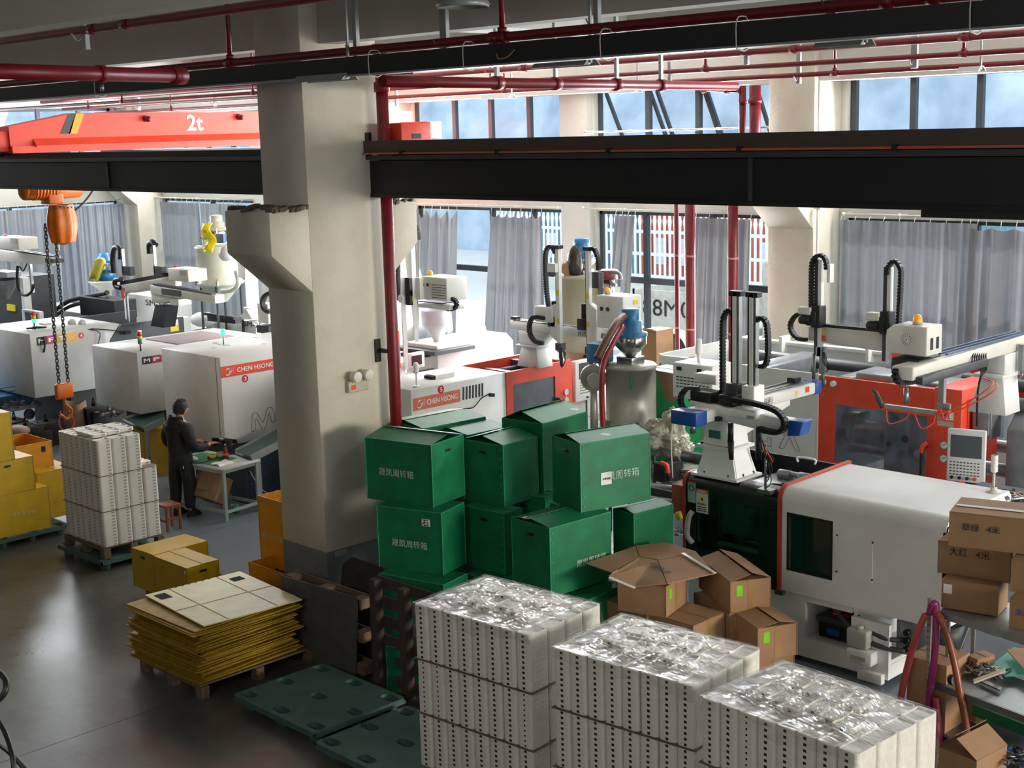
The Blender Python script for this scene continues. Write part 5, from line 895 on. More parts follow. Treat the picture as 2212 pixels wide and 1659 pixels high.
k = P(943, 700, x=XD-.35); t = T('material_hopper', 'white conical material hopper lettered in red, left of the curtained window', 'hopper', (k.x, k.y, k.z-.5)); dz = P(943, 669, x=k.x).z-P(943, 735, x=k.x).z; rr_ = (P(975, 690, x=k.x).y-P(908, 690, x=k.x).y)/2*.72; zt_ = P(943, 669, x=k.x).z
q = MB(); q.lathe((k.x, k.y, zt_), [(rr_, 0), (rr_, -dz*.45), (rr_*.95, -dz*.5), (.06, -dz), (.05, -dz-.1)], 32); q.build('cone', M('hopper_white', 'd4d5dc', .4), t); q = MB(); q.box(k.x-.5, k.x+.5, k.y-.5, k.y+.35, zt_-dz-.14, zt_-dz-.08); q.box(k.x-.2, k.x+.2, k.y-.6, k.y+.6, zt_-dz-.2, zt_-dz-.14); q.build('slide_gate', mDGR, t); txt('ECN', rr_*.8, (k.x+rr_*.6, k.y+.02, zt_-dz*.32), V((-.45, .9, 0)), (0, 0, 1), M('salmon_lettering', 'c9604a', .5), t, height=dz*.24)
t = T('picker_robot', 'grey picker robot with an orange beacon directly right of the near column', 'robot', (-15.5, 13.5, 2.0)); yd = 13.5
def PB(q, px0, py0, px1, py1, y0, y1): a, b = P(px0, py0, y=y0), P(px1, py1, y=y0); q.box(a.x, b.x, y0, y1, b.z, a.z); return q
PB(MB(), 908, 597, 966, 652, yd-.2, yd+.2).build('control_box', mWGR, t, bevel=.015); q = MB()
for r_ in range(6):
    PB(q, 932, 615+r_*5.5, 963, 617+r_*5.5, yd-.206, yd-.2)
q.build('vent_slot', mHOLE, t)
for x_ in (914, 924): k = P(x_, 615, y=yd-.2); MB().cyl(k, k+V((0, -.01, 0)), .025, 14).build('connector', mDGR, t)
k = P(929, 595, y=yd); q = MB(); q.sphere(k+V((0, 0, .03)), .045, 14); q.build('beacon', mBEAC, t)
q = MB(); PB(q, 900, 656, 970, 671, yd-.2, yd+.1); q.build('cross_beam', mWGR, t, bevel=.006); PB(MB(), 905, 650, 955, 657, yd-.1, yd+.1).build('cable_tray', mBLK2, t)
q = MB(); chainlinks(q, [P(x_, y_, y=yd-.1) for x_, y_ in ((952, 641), (970, 643), (984, 650), (986, 660), (978, 668), (966, 668))], .06, .05, (0, 1, 0)); q.build('cable_chain', mBLK2, t)
for x0_, x1_, y0_, y1_ in ((887, 896, 520, 740), (864, 874, 600, 800)):
    q = MB(); PB(q, x0_, y0_, x1_, y1_, yd-.3, yd-.22); q.build('vertical_arm', mWHT, t); q = MB(); PB(q, x0_+3, 640, x1_-3, 652, yd-.31, yd-.3); q.build('yellow_sticker', mYST, t)
q = MB(); PB(q, 874, 600, 886, 660, yd-.25, yd-.1); PB(q, 873, 625, 905, 640, yd-.2, yd); q.build('slide_drive', mBLK2, t); q = MB(); PB(q, 896, 600, 908, 648, yd-.28, yd-.1); q.build('slide_block', mWGR, t, bevel=.006)
q = MB(); chainlinks(q, [P(x_, y_, y=yd-.25) for x_, y_ in ((895, 488), (901, 495), (903, 510), (903, 520))], .06, .05, (0, 1, 0)); chainlinks(q, [P(x_, y_, y=yd-.25) for x_, y_ in ((860, 560), (860, 620), (861, 650))], .06, .05, (0, 1, 0)); q.build('cable_chain', mBLK2, t)
k = P(868, 645, y=yd-.3); MB().cyl(k, k+V((0, -.03, 0)), .06, 16).build('pulley', mWHT, t)
# ---------------- number 3 machine behind the person ----------------
X3 = -17.14; t = T('injection_molding_machine', 'large white injection moulding machine numbered 3 behind the worker', 'machine', (-17.9, 12.5, 0))
q = MB(); q.box(-18.74, X3, 11.03, 14.6, .78, 2.1); q.build('clamp_housing', mWHT, t, bevel=.01, seg=1); MB().box(-18.6, X3-.1, 11.4, 14.5, 0, .78).build('machine_bed', mDGR, t)
MB().box(X3-.12, X3-.112, 11.026, 11.03, .8, 2.08).build('panel_seam', mDGR, t)
brand(t, X3, 11.03, 12.02, 1.80, 1.965, M('band_orange_red', 'dc4a2c', .5)); numdisc(t, (X3, 11.44, 1.735), .055, '3')
q = MB(); o = V((X3+.004, 11.5, .93)); path = [(0, 0), (.02, .22), (.06, .27), (.12, .25), (.22, .1), (.30, .27), (.36, .31), (.42, .27), (.45, .1), (.38, .08), (.36, .2), (.34, .21), (.25, .0), (.2, -.01), (.12, .15), (.10, .17), (.08, .15), (.06, 0), (0, 0)]
q.tube([o+V((0, a*.95, b+.12*a*0)) for a, b in path], .003, 4, res=2); q.build('outline_letter', mINK, t)
k = P(483, 742, z=2.12); q = MB(); q.cyl((k.x, k.y, 2.1), (k.x, k.y, 2.24), .01, 8); q.box(k.x-.12, k.x+.12, k.y-.04, k.y+.05, 2.1, 2.105); q.build('lamp_stem', mSTEEL2, t); mGE = M('lit_green', '46e890', .3, emit='35e58a', es=2.5); mGO = M('unlit_green', '1f7d5a', .3); mRL = M('lamp_red', 'c53a2c', .3); mYL = M('lamp_amber', 'e0a832', .3)
q = MB(); q.lathe((k.x, k.y, 2.24), [(.02, 0), (.035, .01), (.035, .10), (.0, .11)], 14); q.build('green_lamp', mGE, t, label='lit green signal lamp')
rnd = random.Random(8); q = MB()
for k_ in range(10): x, y = -18.5+1.2*rnd.random(), 11.3+2*rnd.random(); q.obox((x, y, 2.102), (.12*rnd.random()+.02, .02, 0), (0, .05*rnd.random()+.01, 0), (0, 0, .003))
q.build('roof_litter', mHOLE2, t)
def tower(t, x, y, z, lit=False, s=1.0):
    MB().cyl((x, y, z), (x, y, z+.1*s), .012*s, 8).build('lamp_stem', mDGR, t)
    for i, (mm, nm) in enumerate(((mGE if lit else mGO, 'green_lamp'), (mYL, 'amber_lamp'), (mRL, 'red_lamp'))): q = MB(); q.cyl((x, y, z+.1*s+i*.055*s), (x, y, z+.1*s+(i+.95)*.055*s), .032*s, 14); q.build(nm, mm, t)
    MB().cyl((x, y, z+.265*s), (x, y, z+.285*s), .03*s, 12).build('lamp_cap', mWTX, t)
def mpt(t, x, y, z0, z1, w):
    for i, (c, ch) in enumerate((('2c2a2f', 'M'), ('a81f44', 'P'), ('b9993a', 'T'), ('d9a23a', ''))):
        y0 = y+i*w*1.08; MB().box(x, x+.004, y0, y0+w*1.08, z0, z1).build('logo_tile', M('tile_'+c, c, .5), t)
        if ch: txt(ch, w*.7, (x+.006, y0+w*.18, z0+(z1-z0)*.25), (0, 1, 0), (0, 0, 1), mWTX, t, height=(z1-z0)*.5, bold=.02)
X2 = -19.5; t = T('injection_molding_machine', 'white injection moulding machine standing between machines 4 and 3', 'machine', (-20.2, 12, 0))
q = MB(); q.box(-20.93, X2, 11.04, 13.4, .96, 1.95); q.build('clamp_housing', mWGR, t, bevel=.01, seg=1); MB().box(-20.8, X2-.15, 11.5, 13.3, 0, .96).build('machine_bed', mBLK2, t); mpt(t, X2, 11.12, 1.75, 1.87, .16)
k = P(304, 758, z=1.95); tower(t, k.x, k.y, 1.95, s=1.15); q = MB(); q.box(-20.7, -19.7, 11.9, 13.0, 1.95, 1.965); q.build('roof_mat', M('pinkish_mat', 'a89a9a', .7), t, bevel=.005)
a, b = P(390, 712, x=X2-.1), P(590, 700, x=X2-.1)
X4 = -23.4; t = T('injection_molding_machine', 'white injection moulding machine numbered 4 at the far left', 'machine', (-24.2, 12.5, 0))
q = MB(); q.box(-25.3, X4, 11.17, 12.6, .74, 1.9); q.prism([(X4, 12.6, .74), (X4, 12.72, 1.6), (X4, 12.95, 1.88), (X4, 12.6, 1.9)], (-1.9, 0, 0)); q.build('clamp_housing', mWGR, t, bevel=.01, seg=1); MB().box(-25.0, X4-.1, 11.9, 14.2, 0, .74).build('machine_bed', mBLK2, t)
q = MB(); q.prism([(X4, 12.72, .8), (X4, 14.3, .8), (X4, 14.3, 1.86), (X4, 12.97, 1.86), (X4, 12.72, 1.6)], (-.04, 0, 0)); q.box(-25.2, -25.16, 12.7, 14.3, .8, 1.86); q.build('dark_guard', mDGR, t); MB().box(X4-.3, X4+.01, 14.3, 14.45, .8, 1.84).build('guard_post', mWGR, t)
mpt(t, X4, 11.29, 1.68, 1.83, .18); numdisc(t, (X4, 12.15, 1.76), .055, '4'); k = P(75, 712, z=1.9); tower(t, k.x, k.y, 1.9, lit=True, s=1.25)
q = MB(); q.tube([(k.x-.1, k.y-.1, 1.93), (k.x+.1, k.y-.15, 1.95), (k.x+.3, k.y+.05, 1.96), (k.x+.1, k.y+.12, 1.94), (k.x-.1, k.y, 1.92), (X4+.02, k.y-.1, 1.8), (X4+.02, k.y-.12, 1.55)], .018, 6); q.build('loose_cable', mBLK2, t)
MB().box(X4+.0, X4+.01, 14.0, 14.18, 1.6, 1.72).build('yellow_sticker', mYST, t); MB().box(X4+.0, X4+.01, 14.0, 14.18, 1.72, 1.82).build('white_sticker', mPAPER, t)
q = MB(); q.tube([(X4+.02, 12.3, 1.86), (X4+.06, 12.5, 1.75), (X4+.06, 12.35, 1.4)], .008, 5); q.tube([(X4+.02, 12.35, 1.86), (X4+.1, 12.7, 1.8), (X4+.1, 13.0, 1.72)], .01, 5); q.box(X4+.05, X4+.12, 12.98, 13.1, 1.68, 1.74); q.build('hanging_cord', mINK, t)
q = MB(); q.box(-24.5, -24.3, 11.9, 12.05, 1.9, 1.93); q.sphere((-24.0, 12.3, 1.93), .08, 10); q.sphere((-23.8, 12.4, 1.93), .07, 10); q.build('roof_bags', M('clear_bags', 'c0c4c6', .2, bump=.5), t)
t = T('injection_molding_machine', 'pale injection unit lettered SM-55 below the curtains at left', 'machine', (-24.5, 16.5, 0)); yy = 16.2
q = MB(); a, b = P(268, 640, y=yy), P(350, 700, y=yy); q.prism([(a.x, yy, b.z-.6), (b.x, yy, b.z-.6), (b.x, yy, a.z-.02), (b.x-.3, yy, a.z+.08), (a.x+.2, yy, a.z+.08), (a.x, yy, a.z-.05)], (0, .8, 0)); q.build('injection_cover', mWHT, t, bevel=.02)
txt('SM-55', .85, P(315, 659, y=yy-.01), (1, 0, 0), (0, 0, 1), mINK, t, height=.13); q = MB(); a, b = P(85, 692, y=yy-1.6), P(225, 672, y=yy-1.6); q.box(a.x, b.x, yy-1.8, yy-1.0, 1.1, (a.z+b.z)/2+.15); q.build('long_cover', mWGR, t, bevel=.02)
q = MB(); c0 = [P(x_, y_, y=yy-1.9) for x_, y_ in ((122, 668), (150, 650), (190, 640), (232, 632))]; q.tube(c0, .05, 8); q.tube([c+V((0, 0, -.12)) for c in c0], .04, 8); q.box(c0[2].x, c0[3].x+.6, yy-2.1, yy-1.6, c0[3].z-.5, c0[3].z-.12); q.build('hose_bundle', mBLK2, t)
a = P(0, 605, y=13.0); b = P(78, 705, y=13.0); q = MB(); q.box(a.x-1, P(38, 600, y=13.0).x, 13.0, 13.8, b.z-.8, a.z+.1); q.build('dark_guard', mDGR, t); q = MB(); PB(q, 42, 600, 58, 705, 12.95, 13.1); q.build('white_post', mWGR, t); PB(MB(), 14, 657, 33, 673, 12.97, 13.0).build('yellow_sticker', mYST, t)
q = MB(); PB(q, 46, 668, 86, 700, 12.8, 12.9); q.build('control_panel', mWGR, t, bevel=.01); PB(MB(), 53, 674, 80, 699, 12.78, 12.8).build('panel_screen', M('panel_screen', '4a5155', .15), t)
t = T('injection_molding_machine', 'pale injection unit lettered SM-25 left of the near column', 'machine', (-21, 15, 0)); yy = 15.2
q = MB(); a, b = P(455, 690, y=yy), P(556, 760, y=yy); q.prism([(a.x, yy, b.z-.5), (b.x, yy, b.z-.5), (b.x, yy, a.z-.0), (b.x-.2, yy, a.z+.06), (a.x, yy, a.z-.05)], (0, .8, 0)); q.build('injection_cover', mWHT, t, bevel=.02); txt('SM-25', .6, P(527, 704, y=yy-.01), (1, 0, 0), (0, 0, 1), mINK, t, height=.1)
q = MB(); PB(q, 395, 722, 540, 760, 13.9, 14.0); q.build('dark_guard', mDGR, t); q = MB(); PB(q, 370, 693, 400, 715, 15.0, 15.5); q.sphere(P(440, 690, y=15), .25, 12, sc=(1.3, 1, .6)); q.build('white_bundle', mWTX, t)
q = MB(); a, b = P(455, 686, y=14.9), P(515, 692, y=14.9); q.bar(a, b, .15, .12); q.bar(a+V((0, -.15, .1)), b+V((.1, -.15, .06)), .05, .05); q.build('slide_rail', mBLK2, t)
q = MB(); PB(q, 522, 664, 548, 690, 15.3, 15.6); q.prism([P(512, 690, y=15.1), P(532, 668, y=15.1), P(545, 690, y=15.1)], (0, .3, 0)); q.build('paper_pile', mPAPER, t)
# pale hopper with yellow bag
xh = P(475, 600, y=14.9).x; t = dryer('tall pale hopper dryer with a yellow bag tied on, left of the near column', (xh, 14.9), (P(510, 600, y=14.9).x-P(436, 600, y=14.9).x)*.36, P(475, 612, y=14.9).z, P(475, 530, y=14.9).z, mDRYW, mDRYW, blow=False, zm=P(460, 464, y=14.9).z)
a, b = P(448, 545, y=14.3), P(448, 482, y=14.3); w_ = .17; q = MB(); q.grid(lambda u, v: V((b.x-w_+2*w_*u+.05*sin(9*v+3*u), 14.3-.08*sin(pi*u)-.04*sin(7*v), b.z+(a.z-b.z)*v*(1-.12*sin(pi*u)))), 14, 14); q.build('yellow_bag', M('yellow_bag_plastic', 'f2dc12', .35, bump=.5, bscale=8), t, solid=.02); 
for i in range(3): txt('中瑞粒料', .24, (b.x-.13, 14.2, b.z-.17-i*.13), (1, 0, 0), (0, 0, 1), mINK, t, height=.05)
q = MB(); PB(q, 467, 505, 483, 526, 14.4, 14.45); q.build('spec_plate', mNBLUE, t); q = MB(); PB(q, 512, 560, 530, 601, 14.2, 14.5); q.build('temperature_controller', mWTX, t, bevel=.01); q = MB(); PB(q, 519, 565, 525, 572, 14.18, 14.2); q.build('controller_display', mDGR, t)
q = MB(); k = P(478, 605, y=14.6); q.tube([P(510, 585, y=14.5), P(515, 610, y=14.5), P(503, 625, y=14.5), P(480, 628, y=14.5)], .05, 8); q.build('return_pipe', mDRYW, t); q = MB(); PB(q, 465, 603, 472, 607, 14.2, 14.22); q.build('sticker', mYST, t); q = MB(); q.sphere(P(488, 548, y=14.3), .14, 12); q.build('clear_bag', M('clear_bags', 'c0c4c6', .2, bump=.5), t)
# blue loader on a cone, far left
yy = 15.6; k = P(227, 585, y=yy); t = T('material_loader', 'blue and steel material loader with a yellow bag, in front of the far left curtain', 'loader', (k.x, yy, k.z-1)); sc = .0085
def lz(py): return P(227, py, y=yy).z
q = MB(); q.lathe((k.x, yy, 0), [(.13, lz(568)), (.24, lz(566)), (.24, lz(562)), (.17, lz(560)), (.17, lz(553)), (.13, lz(551)), (.13, lz(547)), (0, lz(546))], 20); q.build('motor', M('loader_blue', '2577b0', .35), t); q = MB(); q.lathe((k.x, yy, 0), [(.22, lz(567)), (.22, lz(578)), (.08, lz(591))], 20); q.build('steel_cone', mSTEEL, t)
q = MB(); q.lathe((k.x, yy, 0), [(.38, lz(605)), (.4, lz(607)), (.12, lz(628)), (.1, lz(640))], 24); q.build('feed_cone', mOFF, t); q = MB(); q.lathe((k.x+.05, yy, 0), [(.2, lz(605)), (.22, lz(598)), (.18, lz(590)), (.1, lz(588))], 16); q.build('base_ring', mBLUE, t)
a, b = P(215, 563, y=15.3), P(198, 608, y=15.3); q = MB(); q.grid(lambda u, v: a.lerp(b, v)+V(((u-.5)*.38*(1-.2*v), .1*cos(pi*(u-.5)), .05*sin(5*u))), 8, 10); q.build('yellow_bag', M('yellow_bag_dull', 'b5ac35', .4, bump=.5, bscale=8), t, solid=.03)
# robots at far left
yE = 13.6; t = T('picker_robot', 'cream picker robot with two short black masts, above machine 4', 'robot', P(362, 660, y=yE))
q = MB(); a, b = P(258, 623, y=yE), P(378, 607, y=yE); q.prism([(a.x, yE, a.z-.10), (b.x, yE, b.z-.10), (b.x, yE, b.z+.08), (a.x, yE, a.z+.06)], (0, .14, 0)); q.build('cross_beam', mOFF, t, bevel=.01); a, b = a+V((0, 0, .1)), b+V((0, 0, .14)); MB().bar(a+V((0, .05, 0)), b+V((0, .05, 0)), .06, .07).build('cable_tray', mBLK2, t)
q = MB(); PB(q, 362, 579, 407, 610, yE-.2, yE+.2); q.build('control_box', mOFF, t, bevel=.012); PB(MB(), 388, 584, 402, 596, yE-.205, yE-.2).build('display', mHOLE2, t); k = P(379, 577, y=yE); q = MB(); q.sphere(k, .05, 12, sc=(1, 1, .7)); q.build('beacon', M('red_beacon', 'd23a36', .4), t)
q = MB(); q.tube([P(245, 590, y=yE), P(243, 560, y=yE), P(246, 538, y=yE), P(253, 534, y=yE), P(259, 540, y=yE), P(260, 560, y=yE)], .05, 8); q.tube([P(262, 603, y=yE), P(249, 606, y=yE), P(250, 618, y=yE), P(262, 622, y=yE)], .05, 8); q.build('cable_chain', mBLK2, t)
for x_ in (264, 332): 
    q = MB(); PB(q, x_-3, 538 if x_ < 300 else 530, x_+3, 590, yE-.1, yE-.05); q.build('vertical_arm', mSTEEL, t); q = MB(); PB(q, x_-1, 575, x_+18, 596, yE-.1, yE); q.build('slide_drive', mBLK2, t)
q = MB(); q.tube([P(324, 548, y=yE), P(323, 528, y=yE), P(330, 523, y=yE), P(336, 530, y=yE)], .06, 8); q.build('cable_chain', mBLK2, t)
q = MB(); a, b = P(350, 620, y=yE), P(490, 638, y=yE); q.prism([(a.x, yE-.25, a.z-.1), (b.x, yE-.25, b.z-.12), (b.x, yE-.25, b.z+.02), (a.x, yE-.25, a.z+.06)], (0, .2, 0)); q.build('main_beam', mOFF, t, bevel=.008); MB().bar(a+V((.1, -.2, .08)), b+V((-.1, -.2, .04)), .1, .03).build('linear_rail', mDGR, t); c = a.lerp(b, .33); MB().box(c.x-.3, c.x+.35, yE-.26, yE-.25, c.z-.08, c.z+.03).build('name_plate', mDGR, t)
q = MB(); a, b = P(346, 620, y=yE), P(400, 640, y=yE); q.prism([(a.x, yE-.2, b.z-.15), (a.x+.4, yE-.2, b.z-.15), (b.x+.2, yE-.2, b.z+.05), (b.x+.2, yE-.2, a.z-.05), (a.x, yE-.2, a.z-.05)], (0, .25, 0)); q.build('riser_head', mOFF, t, bevel=.01)
q = MB(); a, b = P(345, 690, y=yE), P(382, 660, y=yE); q.prism([(a.x, yE-.2, a.z-.1), (a.x+.45, yE-.2, a.z-.1), (b.x-.02, yE-.2, b.z), (b.x-.42, yE-.2, b.z)], (0, .25, 0)); q.build('riser_base', mBLK2, t); q = MB(); PB(q, 366, 645, 386, 660, yE-.22, yE+.05); q.build('riser_collar', mOFF, t)
q = MB(); PB(q, 266, 622, 270, 690, yE-.1, yE-.07); PB(q, 274, 640, 276, 695, yE-.1, yE-.07); q.build('gripper_rod', mSTEEL2, t); q = MB(); PB(q, 261, 628, 268, 645, yE-.12, yE-.1); q.build('red_valve', mMRED, t)
yF = 12.5; t = T('picker_robot', 'cream picker robot beam reaching in at the left edge', 'robot', P(10, 560, y=yF))
q = MB(); a, b = P(-60, 543, y=yF), P(112, 565, y=yF); q.prism([(a.x, yF, a.z-.15), (b.x, yF, b.z-.08), (b.x, yF, b.z+.08), (a.x, yF, a.z+.12)], (0, .2, 0)); q.build('main_beam', mOFF, t, bevel=.008); q = MB(); q.bar(a+V((0, .05, .14)), b+V((0, .05, .09)), .04, .03); q.bar(a+V((0, .15, .14)), b+V((0, .15, .09)), .04, .03); q.build('linear_rail', mDGR, t); PB(MB(), 97, 558, 115, 569, yF-.02, yF+.2).build('end_cap', mBLK2, t)
q = MB(); PB(q, -10, 511, 41, 541, yF-.3, yF+.1); q.build('control_box', mOFF, t, bevel=.012); PB(MB(), 22, 514, 35, 526, yF-.31, yF-.3).build('display', mHOLE2, t); q = MB(); q.sphere(P(12, 509, y=yF), .05, 12, sc=(1, 1, .7)); q.build('beacon', M('red_beacon', 'd23a36', .4), t)
q = MB(); PB(q, 61, 570, 70, 632, yF+.1, yF+.15); q.build('vertical_arm', mSTEEL, t); q = MB(); q.tube([P(38, 575, y=yF), P(37, 605, y=yF), P(42, 630, y=yF), P(55, 638, y=yF), P(68, 630, y=yF), P(72, 615, y=yF)], .03, 6); q.tube([P(42, 575, y=yF), P(50, 585, y=yF), P(58, 570, y=yF)], .015, 6); q.build('air_hose', mINK, t)
q = MB(); PB(q, -20, 585, 15, 600, yF, yF+.3); q.lathe(P(2, 620, y=yF), [(.35, .15), (.3, 0), (.15, -.25)], 20); q.build('hopper_cone', mSTEEL2, t)
t = T('picker_robot', 'black and cream robot arm half hidden behind the left edge of the near column', 'robot', P(575, 690, y=13.0)); q = MB(); PB(q, 555, 655, 580, 700, 13.0, 13.2); q.build('slide_block', mWGR, t, bevel=.01); q = MB(); chainlinks(q, [P(x_, y_, y=12.9) for x_, y_ in ((586, 632), (572, 640), (567, 655), (572, 668), (584, 674))], .07, .06, (0, 1, 0)); q.build('cable_chain', mBLK2, t); q = MB(); PB(q, 554, 702, 580, 722, 13.0, 13.3); q.build('riser_base', mBLK2, t)
# ---------------- cartons and crates ----------------
def corner(c, l, r, zt):
    c, l, r = P(*c, z=zt), P(*l, z=zt), P(*r, z=zt); a = l-c; L = a.length; a.normalize(); b = r-c
    bp = V((a.y, -a.x, 0)); bp = bp if bp.dot(b) > 0 else -bp; R = abs(b.dot(bp)); return c, a, L, bp, R
UPZ = V((0, 0, 1))
def crate(label, cat, c, a, L, b, R, zt, h, mat, group=None, flaps='a', gap=.06, edge=None, handle=None, rivets=None, text=None, tw=.4, tmat=None, side='L', sticker=None, name='plastic_box', lift=.05, open_=False, tilt=0, hfrac=.42, tape=None, tx=.2):
    """box whose near top corner is c; a,b = horizontal edge directions. L face looks along -b, R face along -a"""
    ctr = c+a*L/2+b*R/2; t = T(name, label, cat, (ctr.x, ctr.y, zt-h), group); Z = UPZ; c0 = V((c.x, c.y, zt-h))
    q = MB(); w_ = .006
    if open_:
        for o_, u, l_, n_ in ((c0, a, L, b), (c0, b, R, a), (c0+b*(R-w_), a, L, b), (c0+a*(L-w_), b, R, a)): q.obox(o_+u*l_/2+n_*w_/2+Z*h/2, u*l_, n_*w_, Z*h)
        q.obox(c0+a*L/2+b*R/2+Z*.01, a*L, b*R, Z*.02)
    else: q.obox(c0+a*L/2+b*R/2+Z*h/2, a*L, b*R, Z*h)
    q.build('box_body', mat, t)
    T0 = c0+Z*h
    def panel(o, u, v, nm='flap'):
        q = MB(); n_ = u.cross(v).normalized()*.004; q.add([o, o+u, o+u+v, o+v, o+n_, o+u+n_, o+u+v+n_, o+v+n_], [(0, 1, 2, 3), (7, 6, 5, 4), (0, 4, 5, 1), (1, 5, 6, 2), (2, 6, 7, 3), (3, 7, 4, 0)]); return q.build(nm, mat, t)
    if flaps == 'a':   # ridge runs along a
        rise = Z*lift; panel(T0+Z*.002, a*L, b*R*.5+rise); panel(T0+b*R+Z*.002, a*L, -b*R*.48+rise*1.25)
    elif flaps == 'b':
        rise = Z*lift; panel(T0+Z*.002, b*R, a*L*.5+rise); panel(T0+a*L+Z*.002, b*R, -a*L*.48+rise*1.25)
    elif flaps == 'flat': panel(T0+Z*.001, a*L, b*R*.497+Z*.003); panel(T0+b*R+Z*.001, a*L, -b*R*.497+Z*.003)
    elif flaps == 'flatb': panel(T0+Z*.001, b*R, a*L*.497+Z*.003); panel(T0+a*L+Z*.001, b*R, -a*L*.497+Z*.003)
    if edge:
        q = MB()
        for o_ in (T0, T0+a*L, T0+b*R): q.obox(o_-Z*h/2, a*.008, b*.008, Z*h)
        q.obox(T0+a*L/2, a*L, b*.008, Z*.006); q.obox(T0+b*R/2, b*R, a*.008, Z*.006); q.build('edge_seam', edge, t)
    def face(s): return (c0, a, L, -b) if s == 'L' else (c0, b, R, -a)
    if handle:
        o_, u, l_, n_ = face(handle); q = MB(); q.obox(o_+u*l_*.5+Z*h*.84+n_*.002, u*.09, n_*.004, Z*.028); q.build('handle_slot', mBLK2 if mat is not mKR else mKR2, t, bevel=.001, seg=1)
    if rivets:
        o_, u, l_, n_ = face(rivets); q = MB()
        for k in range(7): e = o_+u*(.03 if rivets[-1:] == 'L' else .03)+Z*h*(.08+.14*k); q.cyl(e, e+n_*.006, .009, 8)
        q.build('rivet', edge or mat, t)
    if text:
        o_, u, l_, n_ = face(side); xd = -u if side == 'L' else u; e = (o_+u*l_ if side == 'L' else o_)+n_*.003; e = e+xd*l_*tx+Z*h*(hfrac)
        txt(text, tw, e, xd, Z, tmat or mGTX, t)
    if sticker:
        for s_, fx, fz, sw, sh, sm, *stx in sticker:
            o_, u, l_, n_ = face(s_)
            if stx: xd_ = -u if s_ == 'L' else u; txt(stx[0], sw*.75, o_+u*l_*fx+Z*h*fz+n_*.005, xd_, Z, mINK, t, center=True, bold=.01)
            q = MB(); q.obox(o_+u*l_*fx+Z*h*fz+n_*.002, u*sw, n_*.003, Z*sh); q.build('sticker', sm, t)
    if tape:
        o_, u, l_, n_ = face(tape); q = MB(); q.obox(o_+u*l_*.5+Z*h*.5+n_*.001, u*.05, n_*.002, Z*h); q.build('tape_strip', mTAPE, t)
    return t
GG = 'green turnover boxes behind the wrapped loads'
def green(label, c, l, r, zt, h, **k):
    cc, a, L, b, R = corner(c, l, r, zt); k.setdefault('edge', mGRNL); print('green', [round(v, 2) for v in (*cc, L, R)], label[:40])
    return crate(label, 'box', cc, a, L, b, R, zt, h, mGRN, GG, **k)
TXG = '晟凯周转箱'
green('green box on top of the left stack, lettered in white, lid slightly open', (931, 962), (788, 945), (990, 937), 2.30, .62, text=TXG, tw=.42, handle='R', tx=.2)
green('green box with a white tag, second in the left stack', (953, 1109), (814, 1092), (1000, 1085), 1.68, .62, text=TXG, tw=.40, flaps='flat', tx=.22, sticker=[('L', .24, .82, .09, .07, mPAPER, '石')], hfrac=.38)
green('green box third from the top of the left stack, behind the upright pallet', (958, 1264), (819, 1238), (1012, 1240), 1.06, .62, flaps='flat'); green('lowest green box of the left stack, seen through the pallet slats', (960, 1420), (834, 1395), (1012, 1390), .44, .44, flaps='flat')
green('green box in the gap right of the left stack, upper one', (1086, 963), (999, 948), (1115, 935), 2.22, .62, rivets='L', handle='L', lift=.06, flaps='b'); green('green box in the gap right of the left stack, lower one', (1088, 1110), (1003, 1092), (1115, 1095), 1.60, .62, flaps='flat', rivets='L', handle='L')
green('bottom green box in the gap right of the left stack', (1090, 1262), (1006, 1240), (1115, 1245), .97, .97, flaps='flat')
green('green box at the back beside the column, torn tape on its lid', (914, 927), (836, 908), (1018, 894), 2.22, .6, sticker=[], flaps='b', lift=.04); green('green box at the back, just left of the tall one, shiny lid', (1010, 941), (928, 923), (1090, 918), 2.16, .6, flaps='b', lift=.03)
green('tallest green box with a peaked open lid', (1172, 916), (1085, 903), (1288, 893), 2.34, .70, handle='L', rivets='R', lift=.09, flaps='b', sticker=[]); green('green box under the tallest one', (1178, 1075), (1086, 1062), (1210, 1066), 1.63, .7, flaps='flat', handle='L', rivets='L')
green('bright green box at top right with a paper notice over its lettering', (1253, 960), (1192, 940), (1411, 938), 2.34, .66, text='凯周转箱', tw=.36, side='R', tx=.38, rivets='R', handle='L', flaps='b', lift=.05, sticker=[('R', .36, .44, .12, .12, mPAPER, '合格品箱')], hfrac=.40)
green('bright green box below the one with the notice, lettered white at right', (1187, 1142), (1105, 1118), (1323, 1107), 1.66, .66, text=TXG, tw=.38, side='R', tx=.42, rivets='R', handle='L', flaps='b', lift=.04, hfrac=.32)
green('green box at the right end, behind the folded carton', (1369, 1111), (1325, 1098), (1447, 1088), 1.55, .62, flaps='b', lift=.03, rivets='R'); green('green box at the bottom right end under the others', (1262, 1300), (1112, 1262), (1385, 1262), .98, .9, flaps='flat')
for (px_, py_, zz, l) in ((1308, 938, 2.415, 'scrap of tape on the notice box lid'), (1140, 1118, 1.70, 'tape scrap on the lower bright box lid'), (1240, 884, 2.46, 'tape scrap on the tallest lid')):
    k = P(px_, py_, z=zz); tag(MB().obox(k, V((.09, .02, 0)), V((-.01, .06, 0)), V((0, 0, .002))).build('paper_scrap', mPAPER), 'small paper '+l, 'paper')
for i_, (x0_, x1_, y0_, y1_, z1_, l_) in enumerate([(-10.75, -10.05, 9.55, 10.1, 1.6, 'left part'), (-9.95, -9.25, 9.75, 10.4, 1.55, 'right part')]): crate('green box hidden behind the front stacks, filling the gap, '+l_, 'box', V((x1_, y0_, z1_)), V((-1, 0, 0)), x1_-x0_, V((0, 1, 0)), y1_-y0_, z1_, z1_, mGRN, GG, flaps='flat')
